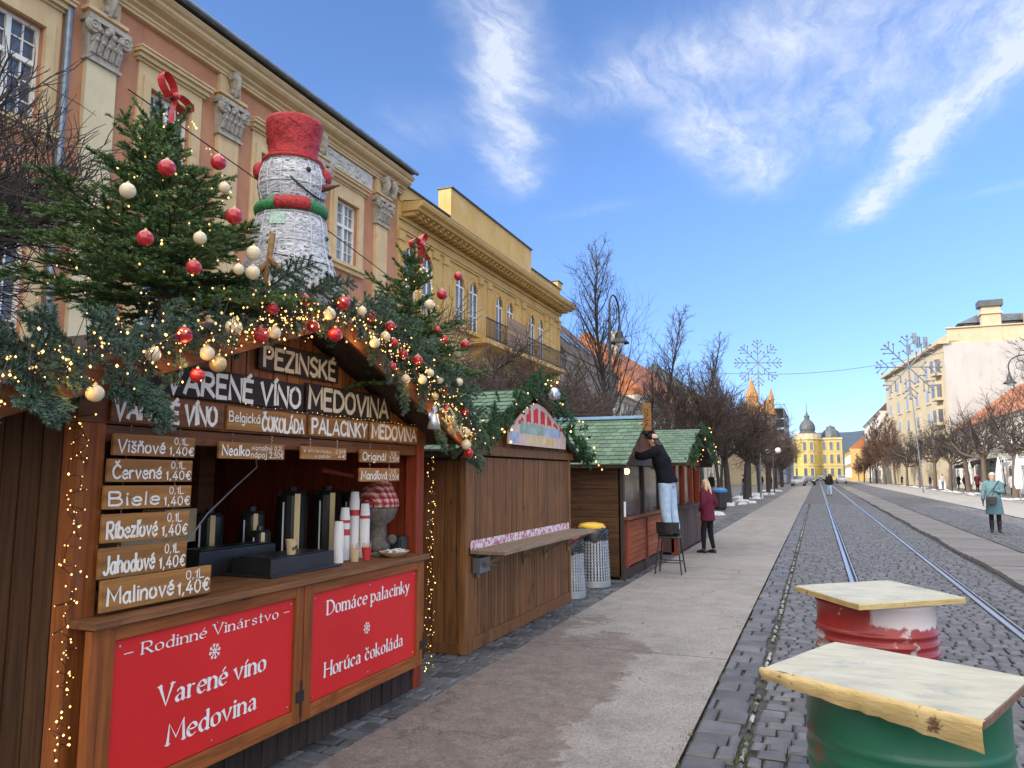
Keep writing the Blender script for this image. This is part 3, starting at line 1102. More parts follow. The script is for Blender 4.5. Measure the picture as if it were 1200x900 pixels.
# --- the red palace, near left
rb = thing('red_palace', 'terracotta palace with ochre trim, carved capitals and grey gutter behind the snowman', 'building', (-17, 6, 0))
YW = [1.4, 5.2, 8.95, 12.75, 16.5, 20.1]
WX = -14.0
mb = MB()
up = [(y - .62, y + .62) for y in YW]
wall_open(mb, -14.6, WX, -46, 23.3, 0, 12.0, [(4.0, 6.5, up), (8.45, 10.55, up)])
mb.box(-24, -14.6, -46, 23.3, 0, 12.0)
mb.build('wall', 'terracotta_plaster', rb)
for i, y in enumerate(YW):
    casement(rb, WX, y, 8.45, 10.55, 1.24, glass='window_glass' if i != 5 else 'curtain_glass')
    casement(rb, WX, y, 4.0, 6.5, 1.24, glass='window_glass')
for i, y in enumerate((3.3, 7.05, 10.82, 14.6, 18.4, 22.1)):
    mb = MB()
    mb.box(WX, WX + .12, y - .36, y + .36, .9, 10.42)
    mb.box(WX, WX + .2, y - .46, y + .46, 0, .9)
    p = mb.build('pilaster', 'cream_shaft' if i < 3 else 'ochre_trim', rb)
    mb = MB()
    capital(mb, WX, y, 10.42, .92, .86)
    mb.build('capital', 'carved_stone', p)
    mb = MB()
    mb.box(WX, WX + .14, y - .42, y + .42, 11.28, 11.42)
    mb.box(WX, WX + .24, y - .5, y + .5, 11.42, 11.5)
    mb.box(WX, WX + .10, y - .38, y + .38, 11.5, 12.0)
    mb.build('entablature_block', 'ochre_trim', p)
    mb = MB()
    console(mb, WX + .08, y, 11.52, .55)
    if i == 5:
        console(mb, WX + .08, y + .5, 11.52, .55)
    mb.build('console', 'carved_stone', p)
mb = MB()
profile_y(mb, [(-14.0, 12.0), (-13.86, 12.0), (-13.86, 12.06), (-13.82, 12.08), (-13.82, 12.14), (-13.72, 12.18), (-13.72, 12.24), (-13.54, 12.29),
               (-13.47, 12.35), (-13.47, 12.43), (-13.40, 12.46), (-13.34, 12.52), (-13.34, 12.56), (-14.0, 12.6)], -46, 23.45)
mb.build('cornice', 'ochre_trim', rb)
mb = MB()
profile_y(mb, [(-24, 12.0), (-14.0, 12.0), (-14.0, 12.606), (-13.28, 12.62), (-13.24, 12.68), (-13.9, 12.8), (-19, 15.2), (-24, 12.8)], -46, 23.3)
mb.build('roof', 'slate_roof', rb)
mb = MB()
mb.tube([(-13.22, -46, 12.68), (-13.22, 23.4, 12.68)], .075, 10)
mb.build('gutter', 'zinc', rb)
mb = MB()
mb.tube([(-13.24, 9.98, 12.6), (-13.45, 9.98, 12.25), (-13.86, 9.98, 11.9), (-13.86, 9.98, .1)], .075, 10)
for z in (3, 6, 9, 11.2):
    mb.tube([(-13.86, 9.98, z), (-13.86, 9.98, z + .08)], .092, 10)
mb.build('downpipe', 'zinc', rb)
mb = MB()
mb.box(-14, -13.93, 18.85, 21.5, 11.42, 11.98)
for k in range(34):
    mb.ball((-13.92, 19.0 + 2.35 * random.random(), 11.47 + .46 * random.random()), random.uniform(.04, .11), 7, 5, (.5, 1.4, .8))
mb.build('relief_panel', 'white_relief', rb)

# --- the ochre palace
yp = thing('ochre_palace', 'ochre palace with paired arched windows, dentil cornice and raised attic', 'building', (-18, 33, 0))
mb = MB()
mb.box(-24, -14, 23.32, 42.3, 0, 11.3)
mb.build('wall', 'ochre_plaster', yp)
mb = MB()
profile_y(mb, [(-14, 10.62), (-13.93, 10.62), (-13.93, 10.7), (-13.88, 10.72), (-13.88, 10.8), (-14, 10.8)], 23.4, 42.36)
profile_y(mb, [(-14, 11.1), (-13.9, 11.1), (-13.9, 11.16), (-13.82, 11.2), (-14, 11.24)], 23.4, 42.4)
profile_y(mb, [(-14, 11.42), (-13.3, 11.42), (-13.26, 11.5), (-13.12, 11.56), (-13.06, 11.68), (-13.06, 11.74), (-14, 11.8)], 23.6, 42.75)
y = 23.7
while y < 42.5:
    mb.box(-14, -13.5, y, y + .2, 11.26, 11.418)
    mb.box(-13.5, -13.4, y + .03, y + .17, 11.33, 11.418)
    y += .42
mb.build('cornice', 'ochre_plaster', yp)
mb = MB()
mb.box(-24, -14, 23.32, 42.3, 11.3, 11.8)
mb.box(-14.5, -13.95, 23.4, 27.5, 11.8, 12.45)
mb.box(-14.5, -13.9, 27.5, 37.2, 11.8, 13.75)
mb.box(-14.5, -13.95, 37.2, 42.3, 11.8, 12.75)
mb.box(-14.6, -13.85, 41.6, 42.4, 12.75, 13.1)
mb.build('attic', 'ochre_plaster', yp)
mb = MB()
mb.box(-14.56, -13.86, 23.4, 27.45, 12.452, 12.5)
mb.box(-14.56, -13.82, 27.45, 37.25, 13.752, 13.81)
mb.box(-14.56, -13.86, 37.25, 41.58, 12.752, 12.8)
mb.box(-14.66, -13.78, 41.55, 42.45, 13.102, 13.15)
mb.hexa([(-24, 23.4, 11.802), (-14.5, 23.4, 11.802), (-14.5, 42.3, 11.802), (-24, 42.3, 11.802), (-20, 23.4, 13.2), (-19.5, 23.4, 13.2), (-19.5, 42.3, 13.2), (-20, 42.3, 13.2)])
mb.hexa([(-13.95, 23.62, 11.79), (-13.05, 23.62, 11.742), (-13.05, 42.7, 11.742), (-13.95, 42.7, 11.79),
         (-13.95, 23.62, 11.86), (-13.05, 23.62, 11.76), (-13.05, 42.7, 11.76), (-13.95, 42.7, 11.86)])
mb.build('roof', 'slate_roof', yp)
for y in (23.55, 26.3, 27.2, 30.7, 31.7, 35.2, 36.2, 39.7, 40.6, 42.0):
    mb = MB()
    mb.box(-14, -13.93, y - .18, y + .18, 7.6, 10.3)
    mb.box(-14, -13.88, y - .24, y + .24, 10.3, 10.6)
    mb.build('pilaster', 'ochre_plaster', yp)


def arched(parent, X, yc, z0, z1, w, trim, k=9):
    r = w / 2
    zs = z1 - r
    mb = MB()
    outer = [(yc - r - .16, z0), ] + [(yc - (r + .16) * math.cos(a), zs + (r + .16) * math.sin(a)) for a in np.linspace(0, math.pi, k)] + [(yc + r + .16, z0)]
    inner = [(yc - r, z0), ] + [(yc - r * math.cos(a), zs + r * math.sin(a)) for a in np.linspace(0, math.pi, k)] + [(yc + r, z0)]
    n = len(outer)
    V = [(X, *p) for p in outer] + [(X + .12, *p) for p in outer] + [(X + .12, *p) for p in inner] + [(X, *p) for p in inner]
    mb.add(V, [(j * n + i, j * n + i + 1, (j + 1) * n + i + 1, (j + 1) * n + i) for j in range(3) for i in range(n - 1)] +
           [(0, n, 2 * n, 3 * n), (n - 1, 4 * n - 1, 3 * n - 1, 2 * n - 1)])
    mb.box(X, X + .2, yc - .09, yc + .09, z1 + .02, z1 + .24)
    mb.box(X, X + .2, yc - r - .2, yc + r + .2, z0 - .14, z0)
    win = mb.build('window', trim, parent)
    mb = MB()
    mb.prism([(y, z) for y, z in inner], (X, 0, 0), (0, 1, 0), (0, 0, 1), (1, 0, 0), .02)
    mb.build('pane', 'window_glass', win)
    mb = MB()
    mb.box(X + .02, X + .06, yc - .035, yc + .035, z0, z1)
    mb.box(X + .02, X + .055, yc - r, yc + r, zs - .035, zs + .035)
    for s in (-1, 1):
        mb.box(X + .021, X + .05, yc + s * (r - .03) - .03, yc + s * (r - .03) + .03, z0, zs)
    mb.box(X + .021, X + .05, yc - r, yc + r, z0 + .7, z0 + .74)
    mb.build('frame', 'white_frame', win)


for yc in (24.15, 25.55, 28.45, 29.85, 32.8, 34.2, 37.3, 38.7):
    arched(yp, -14, yc, 7.9, 10.15, .92, 'ochre_plaster')
    arched(yp, -14, yc, 3.6, 6.2, .92, 'ochre_plaster')
mb = MB()
mb.box(-14, -12.95, 29.2, 40.4, 7.3, 7.5)
for y in (30, 33.5, 36.5, 39.8):
    mb.prism([(-14, 6.6), (-13.1, 7.3), (-14, 7.3)], (0, y - .12, 0), (1, 0, 0), (0, 0, 1), (0, 1, 0), .24)
bal = mb.build('balcony', 'ochre_plaster', yp)
mb = MB()
mb.bar((-12.98, 29.2, 8.4), (-12.98, 40.4, 8.4), .05, .05)
mb.bar((-12.98, 29.2, 7.6), (-12.98, 40.4, 7.6), .04, .04)
y = 29.22
while y < 40.4:
    mb.bar((-12.98, y, 7.5), (-12.98, y, 8.4), .022, .022, (1, 0, 0))
    y += .14
mb.build('railing', 'iron', bal)
mb = MB()
for k in range(5):
    mb.box(-12.94, -12.9, 31.4, 34.0, 7.55 + k * .27, 7.79 + k * .27)
mb.build('screen', 'striped_wood', bal)


def house(name, label, y0, y1, eave, ridge, wallm, roofm, x1=-14, depth=10, wins=3, fl=((1.0, 3.2), (4.6, 6.4)), face=1, door=True, rx=None, chim=()):
    """A street house: wall block with rows of framed windows facing the street, pitched roof along the street."""
    s = face
    xb = x1 - s * depth
    b = thing(name, label, 'building', ((x1 + xb) / 2, (y0 + y1) / 2, 0))
    mb = MB()
    mb.box(min(x1, xb), max(x1, xb), y0 + .02, y1 - .02, 0, eave)
    mb.build('wall', wallm, b)
    mb = MB()
    profile_y(mb, [(x1, eave - .35), (x1 + s * .15, eave - .3), (x1 + s * .3, eave - .05), (x1 + s * .34, eave), (x1, eave)][::s], y0 + .02, y1 - .02)
    for z in [f[0] - .5 for f in fl[1:]]:
        mb.box(min(x1, x1 + s * .1), max(x1, x1 + s * .1), y0 + .05, y1 - .05, z, z + .18)
    mb.build('cornice', 'pale_render', b)
    rxx = rx if rx is not None else (x1 + xb) / 2
    mb = MB()
    pr = [(x1 + s * .45, eave + .003), (rxx, ridge), (xb - s * .3, eave + .003)]
    if s < 0:
        pr = pr
    profile_y(mb, pr if s > 0 else pr[::-1], y0, y1)
    rf = mb.build('roof', roofm, b)
    for cy in chim:
        mb = MB()
        mb.box(rxx + s * 1.0 - .4, rxx + s * 1.0 + .4, cy - .5, cy + .5, eave, ridge + .9)
        mb.box(rxx + s * 1.0 - .48, rxx + s * 1.0 + .48, cy - .58, cy + .58, ridge + .9, ridge + 1.05)
        mb.build('chimney', 'pale_render', rf)
    sp = (y1 - y0) / wins
    for (za, zb) in fl:
        for i in range(wins):
            yc = y0 + sp * (i + .5)
            w = min(1.3, sp * .45) if za > 2 else min(2.4, sp * .62)
            fr = MB()
            a, c = (x1, x1 + s * .1)
            lo, hi = min(a, c), max(a, c)
            fr.box(lo, hi, yc - w / 2 - .15, yc - w / 2, za - .1, zb + .15)
            fr.box(lo, hi, yc + w / 2, yc + w / 2 + .15, za - .1, zb + .15)
            fr.box(lo, hi, yc - w / 2, yc + w / 2, zb, zb + .15)
            fr.box(min(x1, x1 + s * .18), max(x1, x1 + s * .18), yc - w / 2, yc + w / 2, za - .16, za)
            f = fr.build('window', 'white_frame', b)
            pn = MB()
            lo, hi = min(x1, x1 + s * .02), max(x1, x1 + s * .02)
            pn.box(lo, hi, yc - w / 2, yc + w / 2, za, zb)
            lo, hi = min(x1 + s * .02, x1 + s * .05), max(x1 + s * .02, x1 + s * .05)
            pn.m = 1
            pn.box(lo, hi, yc - .04, yc + .04, za, zb)
            pn.box(lo, hi, yc - w / 2, yc - .04, za + (zb - za) * .65, za + (zb - za) * .65 + .06)
            pn.box(lo, hi, yc + .04, yc + w / 2, za + (zb - za) * .65, za + (zb - za) * .65 + .06)
            pn.build('pane', ['shop_glass' if za < 2 else 'window_glass', 'white_frame'], f)
    return b


h = house('town_house', 'grey town house with a steep dark brown roof and skylights beyond the ochre palace', 42.5, 56, 8.9, 13.2, 'grey_render', 'brown_tiles', wins=4, rx=-18)
for y in (46.5, 48.2, 51.5):
    mb = MB()
    s_ = (13.2 - 8.9) / (18 - 13.55)
    xa, xb_ = -14.9, -15.9
    za, zb = 8.9 + (-13.55 - xa) * s_, 8.9 + (-13.55 - xb_) * s_
    mb.hexa([(xa, y, za + .02), (xa, y + .8, za + .02), (xb_, y + .8, zb + .02), (xb_, y, zb + .02), (xa + .05, y, za + .12), (xa + .05, y + .8, za + .12), (xb_ + .05, y + .8, zb + .12), (xb_ + .05, y, zb + .12)])
    mb.build('skylight', 'window_glass', h)
house('town_house', 'pale narrow town house between the dark roof and the orange tiled roof', 56.2, 64.5, 7.6, 10.6, 'pale_render', 'brown_tiles', wins=3, chim=(60,))
house('town_house', 'town house under a broad orange tiled roof behind the tall bare trees', 64.7, 96, 8.6, 14.6, 'pale_render', 'orange_tiles', wins=8, rx=-19, chim=(72,))
house('town_house', 'cream town house with a grey roof past the orange tiled roof', 96.2, 127, 11.5, 16.0, 'cream_render', 'slate_roof', wins=8, rx=-19, fl=((1.0, 3.2), (4.6, 6.6), (7.8, 9.6)))
house('town_house', 'ochre town house low in the left row beside the scaffold', 136, 170, 9.5, 13, 'ochre_plaster', 'brown_tiles', x1=-12, wins=8)
house('town_house', 'last pale house of the left row before the yellow domed building', 172, 232, 10, 13.5, 'pale_render', 'slate_roof', x1=-11.5, wins=12)

# --- the brick turret building with its spire
tb = thing('spired_building', 'orange brick building with a stepped spire rising over the bare left trees', 'building', (-11, 131, 0))
mb = MB()
mb.box(-18, -6.3, 127.3, 135.5, 0, 11.2)
mb.build('wall', 'cream_render', tb)
mb = MB()
mb.box(-11.2, -8.4, 127.0, 129.8, 11.2, 12.6)
mb.box(-8.2, -6.0, 127.0, 135, 11.2, 12.2)
mb.lathe([(1.75, 12.6), (1.35, 13.2), (1.0, 13.3), (.95, 14.2), (1.1, 14.25), (.45, 16.0), (.06, 17.4), (0, 17.8)], (-9.4, 128.4, 0), 8)
mb.lathe([(.42, 12.2), (.4, 13.5), (.5, 13.6), (.05, 15.6), (0, 15.8)], (-6.4, 128.0, 0), 8)
mb.prism([(-8.2, 12.2), (-6.0, 12.2), (-7.1, 13.9)], (0, 127, 0), (1, 0, 0), (0, 0, 1), (0, 1, 0), 8)
mb.build('spire', 'tower_brick', tb)
for k in range(4):
    mb = MB()
    mb.box(-15 + k * 2.3, -14 + k * 2.3, 127.2, 127.28, 7.6, 9.8)
    mb.build('window', 'dark_opening', tb)
    mb = MB()
    mb.box(-6.3, -6.2, 128 + k * 1.9, 129 + k * 1.9, 7.6, 9.8)
    mb.build('window', 'dark_opening', tb)

# --- scaffold
mb = MB()
for y in np.arange(140, 165, 3):
    for x in (-9.5, -8.0, -6.5, -5.0):
        mb.bar((x, y, 0), (x, y, 13.3), .08, .08, (1, 0, 0))
for z in np.arange(1.8, 13.3, 1.9):
    for x in (-9.5, -5.0):
        mb.bar((x, 140, z), (x, 164, z), .08, .08)
        mb.bar((x, 140, z + .9), (x, 164, z + .9), .06, .06)
    for y in np.arange(140, 165, 3):
        mb.bar((-9.5, y, z), (-5.0, y, z), .07, .07)
    mb.box(-9.4, -5.1, 140, 164, z + .05, z + .1)
tag(mb.build('scaffold', 'zinc'), 'grey metal scaffold standing in the street beside the spired building', 'scaffold')

# --- yellow building closing the street
eb = thing('domed_building', 'bright yellow corner building with two grey domes closing the street', 'building', (1, 266, 0))
mb = MB()
mb.box(-7, 7.6, 260, 275, 0, 13.2)
mb.lathe([(3.6, 0), (3.6, 14.4)], (-2.4, 260.5, 0), 16)
mb.build('wall', 'yellow_render', eb)
mb = MB()
for z0, z1, o in ((12.7, 13.3, .35), (4.4, 4.7, .2), (8.8, 9.0, .15)):
    mb.box(-7.2, 7.8, 260 - o, 260.02, z0, z1)
    mb.lathe([(3.6, z0), (3.6 + o, z0), (3.6 + o, z1 + (1.3 if z0 > 12 else 0)), (3.6, z1 + (1.3 if z0 > 12 else 0))], (-2.4, 260.5, 0), 16)
mb.prism([(-6.6, 13.3), (-4.4, 13.3), (-4.6, 14.6), (-5.5, 15.4), (-6.4, 14.6)], (0, 259.9, 0), (1, 0, 0), (0, 0, 1), (0, 1, 0), .5)
mb.build('cornice', 'cream_render', eb)
mb = MB()
mb.lathe([(2.5, 14.4), (2.6, 15.0), (2.2, 15.4), (2.45, 16.2), (2.3, 17.4), (1.7, 18.5), (1.0, 19.2), (.8, 19.3), (.8, 20.2), (.95, 20.3), (.4, 21.0), (.12, 22.0), (.06, 24.6), (0, 24.7)], (-2.4, 261.5, 0), 16)
mb.lathe([(2.9, 13.2), (2.7, 14.6), (2.3, 15.6), (1.4, 16.3), (1.3, 16.6), (1.3, 17.0), (.5, 17.3), (.1, 17.6), (0, 18.0)], (4.6, 266, 0), 8)
mb.box(-7, 7.6, 262, 275, 13.2, 13.6)
mb.build('dome', 'dome_copper', eb)
for z0, z1 in ((1.0, 3.6), (5.3, 8.0), (9.4, 11.9)):
    for x in (-6.0, -3.4, -1.4, 2.3, 4.4, 6.4):
        yy = 260
        if -5 < x < 0:
            yy = 260.5 - math.sqrt(3.6 ** 2 - (x + 2.4) ** 2)
        mb = MB()
        mb.box(x - .65, x + .65, yy - .14, yy + .1, z0 - .15, z1 + .2)
        w = mb.build('window', 'cream_render', eb)
        mb = MB()
        mb.box(x - .45, x + .45, yy - .18, yy - .141, z0, z1)
        mb.build('pane', 'window_glass', w)

# --- right side
house('orange_roofed_house', 'sunlit low house with a pale orange roof at the far right end', 205, 250, 8.0, 13.0, 'ochre_plaster', 'orange_tiles', x1=7.9, depth=11, face=-1, wins=10)
house('town_house', 'brownish town house between the orange roof and the big white block', 152, 203, 13.2, 16.5, 'pale_render', 'brown_tiles', x1=11.2, depth=12, face=-1, wins=12, fl=((1.0, 3.4), (4.8, 6.8), (8.0, 10.0), (10.8, 12.2)), rx=14)
wb = thing('white_block', 'big cream and white corner block with blank side wall, chimney and rooftop terrace', 'building', (22, 125, 0))
c0, c1 = np.array((16.0, 111.0)), np.array((11.95, 148.6))
mb = MB()
P = [(16, 111), (40, 111), (40, 151), (11.95, 148.6)]
mb.add([(x, y, 0) for x, y in P] + [(x, y, 18.6) for x, y in P], [(3, 2, 1, 0), (4, 5, 6, 7), (1, 2, 6, 5), (2, 3, 7, 6), (3, 0, 4, 7)])
mb.m = 1
mb.add([(16, 111, 0), (40, 111, 0), (40, 111, 18.6), (16, 111, 18.6)], [(0, 1, 2, 3)])
mb.build('wall', ['cream_render', 'white_render'], wb)
fd = unit(np.array((*(c1 - c0), 0))); fn = np.array((-fd[1], fd[0], 0))     # along the facade, outward
if fn[0] > 0:
    fn = -fn
mb = MB()
A = np.array((16.0, 111.0, 0)); L = np.linalg.norm(c1 - c0)


def fbox(mb, s0, s1, o0, o1, z0, z1):
    p = [A + fd * s + fn * o for s, o in ((s0, o1), (s0, o0), (s1, o0), (s1, o1))]
    mb.hexa([(*q[:2], z0) for q in p] + [(*q[:2], z1) for q in p])


fbox(mb, -.4, L + .2, -.6, .75, 18.6, 18.95)
fbox(mb, -.1, L, -2, -.5, 18.95, 19.9)
mb.box(16.6, 40, 111.15, 111.5, 18.6, 20.6)
mb.box(16.4, 40, 110.9, 111.6, 20.6, 20.75)
mb.build('parapet', 'cream_render', wb)
mb = MB()
mb.box(19, 36, 114, 122, 18.6, 21.6)
pent = mb.build('penthouse', 'zinc', wb)
mb = MB()
mb.box(19.6, 35, 113.9, 113.98, 19.4, 21.2)
mb.build('pane', 'window_glass', pent)
mb = MB()
mb.prism([(18.2, 21.6), (37, 21.6), (36.5, 22.1), (20.5, 22.6)], (0, 113.4, 0), (1, 0, 0), (0, 0, 1), (0, 1, 0), 9)
mb.build('canopy', 'zinc', pent)
mb = MB()
mb.box(20.6, 22.7, 111.1, 112.6, 18.6, 23.2)
mb.box(20.4, 22.9, 110.9, 112.8, 22.2, 22.4)
mb.m = 1
mb.box(20.3, 23.0, 110.8, 112.9, 23.2, 24.0)
mb.build('chimney', ['cream_render', 'dome_copper'], wb)
mb = MB()
mb.box(25.5, 34, 111.1, 113, 20.75, 22.5)
mb.build('roof_block', 'cream_render', wb)
for zi in range(4):
    for k in range(6):
        s0 = 1.6 + k * 6.2
        z0 = 5.2 + zi * 3.3
        mb = MB()
        bay = k == 0
        o = .9 if bay else .14
        fbox(mb, s0 - .2, s0 + 2.4, 0, o, z0 - .4, z0 + 2.1)
        w = mb.build('window', 'cream_render', wb)
        mb = MB()
        fbox(mb, s0 + .4, s0 + 1.7, o, o + .03, z0, z0 + 1.6)
        if bay:
            q = [A + fd * (s0 - .2) + fn * .2, A + fd * (s0 - .2) + fn * .75]
            mb.hexa([(q[0][0], q[0][1] - .03, z0), (q[1][0], q[1][1] - .03, z0), (q[1][0], q[1][1] - .002, z0), (q[0][0], q[0][1] - .002, z0),
                     (q[0][0], q[0][1] - .03, z0 + 1.7), (q[1][0], q[1][1] - .03, z0 + 1.7), (q[1][0], q[1][1] - .002, z0 + 1.7), (q[0][0], q[0][1] - .002, z0 + 1.7)])
        mb.build('pane', 'window_glass' if bay else 'curtain_glass', w)
mb = MB()
for x, y, h_ in ((15.2, 133, 5.5), (15.8, 134, 5.0), (16.6, 132, 4.6), (14.6, 136, 4.2)):
    mb.tube([(x, y, 18.6), (x, y, 18.6 + h_)], .07, 6)
    for z in (19 + h_ - 2.2, ):
        for a in (0, 2.1, 4.2):
            mb.box(x + .25 * math.cos(a) - .12, x + .25 * math.cos(a) + .12, y + .25 * math.sin(a) - .12, y + .25 * math.sin(a) + .12, z, z + 1.7)
tag(mb.build('phone_antenna', 'zinc'), 'cluster of slim grey phone antennas on the roof edge of the white block', 'antenna')
house('red_roofed_house', 'low house with a dark red tiled roof before the white block at the right edge', 62, 110, 7.0, 12.5, 'pale_render', 'orange_tiles', x1=16.3, depth=14, face=-1, wins=12, fl=((.8, 3.0), (4.4, 6.0)))
# ------------------------------------------------------------------ bare winter trees
material('bark_dark', (.055, .045, .04), (.03, .026, .024), 5, stretch=(6, 6, 1.5), rough=.9, bump=.6, bscale=9, spots=(.10, .10, .07), spot_scale=3, spot_range=(.58, .72))
material('twig_dark', (.055, .042, .036), (.035, .028, .025), 9, rough=.85, bump=0, rv=.4)
material('twig_brown', (.095, .066, .053), (.062, .045, .037), 9, rough=.85, bump=0, rv=.4)
material('twig_red', (.15, .085, .062), (.10, .06, .045), 9, rough=.85, bump=0, rv=.4)
material('bark_pale', (.15, .11, .08), (.085, .065, .05), 5, stretch=(6, 6, 1.5), rough=.9, bump=.5, bscale=9)


class Tree:
    def __init__(self, seed):
        self.rng = random.Random(seed)
        self.trunk = MB(); self.crown = MB()

    def stem(self, mb, p, d, L, r0, r1, n, wob=.1, up=.0, sides=5):
        pts = [np.array(p, float)]
        d = unit(d)
        for i in range(n):
            d = unit(d + np.array([self.rng.gauss(0, wob), self.rng.gauss(0, wob), self.rng.gauss(0, wob) + up]))
            pts.append(pts[-1] + d * L / n)
        mb.tube(pts, np.linspace(r0, r1, n + 1), sides, caps=False)
        return pts

    def side(self, d, ang, az=None):
        """direction leaving d at angle ang"""
        u, v = frame(d)
        a = self.rng.uniform(0, 2 * math.pi) if az is None else az
        return unit(unit(d) * math.cos(ang) + (u * math.cos(a) + v * math.sin(a)) * math.sin(ang))

    def twigs(self, pts, r, L, n, depth, ang=(.5, .9), up=.05, start=.25):
        """side shoots along a limb, themselves forking"""
        for i in range(n):
            t = self.rng.uniform(start, 1.0) * (len(pts) - 1)
            k = min(int(t), len(pts) - 2)
            p = pts[k] + (pts[k + 1] - pts[k]) * (t - k)
            d = self.side(pts[k + 1] - pts[k], self.rng.uniform(*ang))
            l = L * self.rng.uniform(.55, 1.15)
            q = self.stem(self.crown, p, d, l, r, r * .4, 3, .2, up, 3)
            if depth:
                self.twigs(q, r * .6, l * .5, self.rng.randint(3, 5), depth - 1, ang, up)


def pollard(seed, trunk_h=2.1, spread=1.5, H=2.6, tr=.13, limbs=6, dens=1.0, twr=.006, upb=.12):
    """A street tree cut back hard: short trunk, gnarled limbs, dense thin shoots."""
    T = Tree(seed); g = T.rng
    tp = T.stem(T.trunk, (0, 0, -.05), (0, 0, 1), trunk_h, tr * 1.25, tr * .85, 6, .03, .05, 9)
    for i in range(limbs):
        az = 2 * math.pi * (i + g.uniform(-.3, .3)) / limbs
        inc = g.uniform(.45, 1.1)
        d = (math.cos(az) * math.sin(inc), math.sin(az) * math.sin(inc), math.cos(inc))
        l = spread * g.uniform(.75, 1.15)
        q = T.stem(T.trunk, tp[-1] - np.array((0, 0, g.uniform(0, .25))), d, l, tr * .6, tr * .3, 5, .16, .06, 6)
        for j in range(g.randint(4, 6)):
            t = g.randint(1, 5)
            d2 = T.side(q[t] - q[t - 1], g.uniform(.4, 1.0))
            l2 = l * g.uniform(.4, .75)
            q2 = T.stem(T.crown, q[t], d2, l2, tr * .22, tr * .1, 4, .18, upb, 4)
            T.twigs(q2, twr * 1.5, H * .32, int(9 * dens), 1, (.3, 1.0), upb, .1)
        T.twigs(q, twr * 1.6, H * .34, int(10 * dens), 1, (.4, 1.1), upb)
    return T


def tall(seed, H=10.0, trunk_r=.13, n=26, low=.28, ang=.62, wid=.34, dens=1.0, fork=False, tw=.009):
    T = Tree(seed); g = T.rng
    tp = T.stem(T.trunk, (0, 0, -.05), (0, 0, 1), H * .93, trunk_r * 1.15, .018, 14, .035, .05, 8)
    heads = [tp]
    if fork:
        for k in range(3):
            q = T.stem(T.trunk, tp[4 + k], T.side(np.array((0, 0, 1.)), .32), H * .5, trunk_r * .55, .016, 9, .05, .09, 6)
            heads.append(q)
    for hd in heads:
        m = len(hd) - 1
        for i in range(n if hd is tp else n // 2):
            t = low + (1 - low) * (i + g.random()) / (n if hd is tp else n // 2)
            k = min(int(t * m), m - 1)
            p = hd[k] + (hd[k + 1] - hd[k]) * (t * m - k)
            d = T.side(np.array((0, 0, 1.)), g.uniform(ang * .75, ang * 1.2), i * 2.4 + g.uniform(-.4, .4))
            f = (1 - t) * .9 + .22
            l = H * wid * f * g.uniform(.75, 1.1)
            q = T.stem(T.crown, p, d, l, .035 * f + .008, .006, 6, .08, .06, 4)
            T.twigs(q, tw, l * .42, int((5 + 8 * f) * dens), 1, (.4, .85), .06)
    return T


def plant_tree(T, name, label, loc, trunk_m, crown_m, group=None, rz=0.0, scale=1.0):
    t = thing(name, label, 'tree', (0, 0, 0), group)
    T.trunk.build('trunk', trunk_m, t, smooth=True)
    T.crown.build('crown', crown_m, t)
    t.location = loc
    t.rotation_euler = (0, 0, rz)
    t.scale = (scale,) * 3
    return t


# behind the stalls
near = plant_tree(pollard(3, 2.6, 1.3, 2.1, .15, 10, 2.8, .0055, .04), 'pollarded_tree', 'dark pollarded tree with dense bare twigs at the left edge behind the first stall', (-6.6, 3.35, 0), 'bark_dark', 'twig_dark', scale=1.12)
GL = 'pollarded trees behind the stalls'
pb = plant_tree(pollard(8, 2.15, 1.8, 1.9, .13, 11, 3.9, .006, .05), 'pollarded_tree', 'brown twiggy pollarded tree right behind the snowman and the right fir', (-6.4, 8.9, 0), 'bark_dark', 'twig_brown', GL, scale=.97)
copy_tree(pb, (-6.8, 12.9, 0), 1.3, 'brown twiggy pollarded tree behind the closed stall', scale=(1.0, 1.0, .88))
copy_tree(pb, (-6.4, 16.6, 0), 2.9, 'brown twiggy pollarded tree between the closed stall and the green ridge behind it', scale=(.98,) * 3)
copy_tree(pb, (-6.2, 20.6, 0), 4.1, 'brown twiggy pollarded tree behind the stall where the man works', scale=(.93,) * 3)
copy_tree(pb, (-6.2, 25.2, 0), 5.3, 'brown twiggy pollarded tree behind the last stall', scale=(.92,) * 3)
copy_tree(pb, (-7.0, 10.9, 0), 3.6, 'brown twiggy pollarded tree half hidden behind the garland of the closed stall', scale=(.88,) * 3)
copy_tree(pb, (-6.9, 14.8, 0), 5.0, 'brown twiggy pollarded tree over the right slope of the closed stall roof', scale=(1.02,) * 3)
copy_tree(pb, (-7.0, 18.6, 0), .4, 'brown twiggy pollarded tree in front of the dark roofed town house', scale=(1.02,) * 3)
t1 = plant_tree(tall(5, 10.1, .10, 60, .24, .55, .36, 1.1, False, .007), 'tall_tree', 'tallest bare tree with upright limbs next to the curved street lamp', (-6.1, 24.6, 0), 'bark_dark', 'twig_dark')
t2 = plant_tree(tall(12, 9.8, .11, 46, .22, .55, .32, 1.1, False, .009), 'tall_tree', 'second tall bare tree just right of the tallest one', (-5.9, 33.5, 0), 'bark_dark', 'twig_dark')
for (x, y, a, s_, lb) in ((-5.9, 28.0, 4.0, .62, 'bare tree right behind the upright plank of the man on the stool'), (-5.4, 38.2, 5.1, .92, 'airy bare tree between the orange roof and the snowflake'),
                          (-5.6, 48.0, .5, .98, 'airy bare tree left below the small snowflake'), (-6.6, 57.0, 3.2, 1.0, 'airy bare tree before the spired building')):
    copy_tree(t2, (x, y, 0), a, lb, scale=(s_,) * 3)
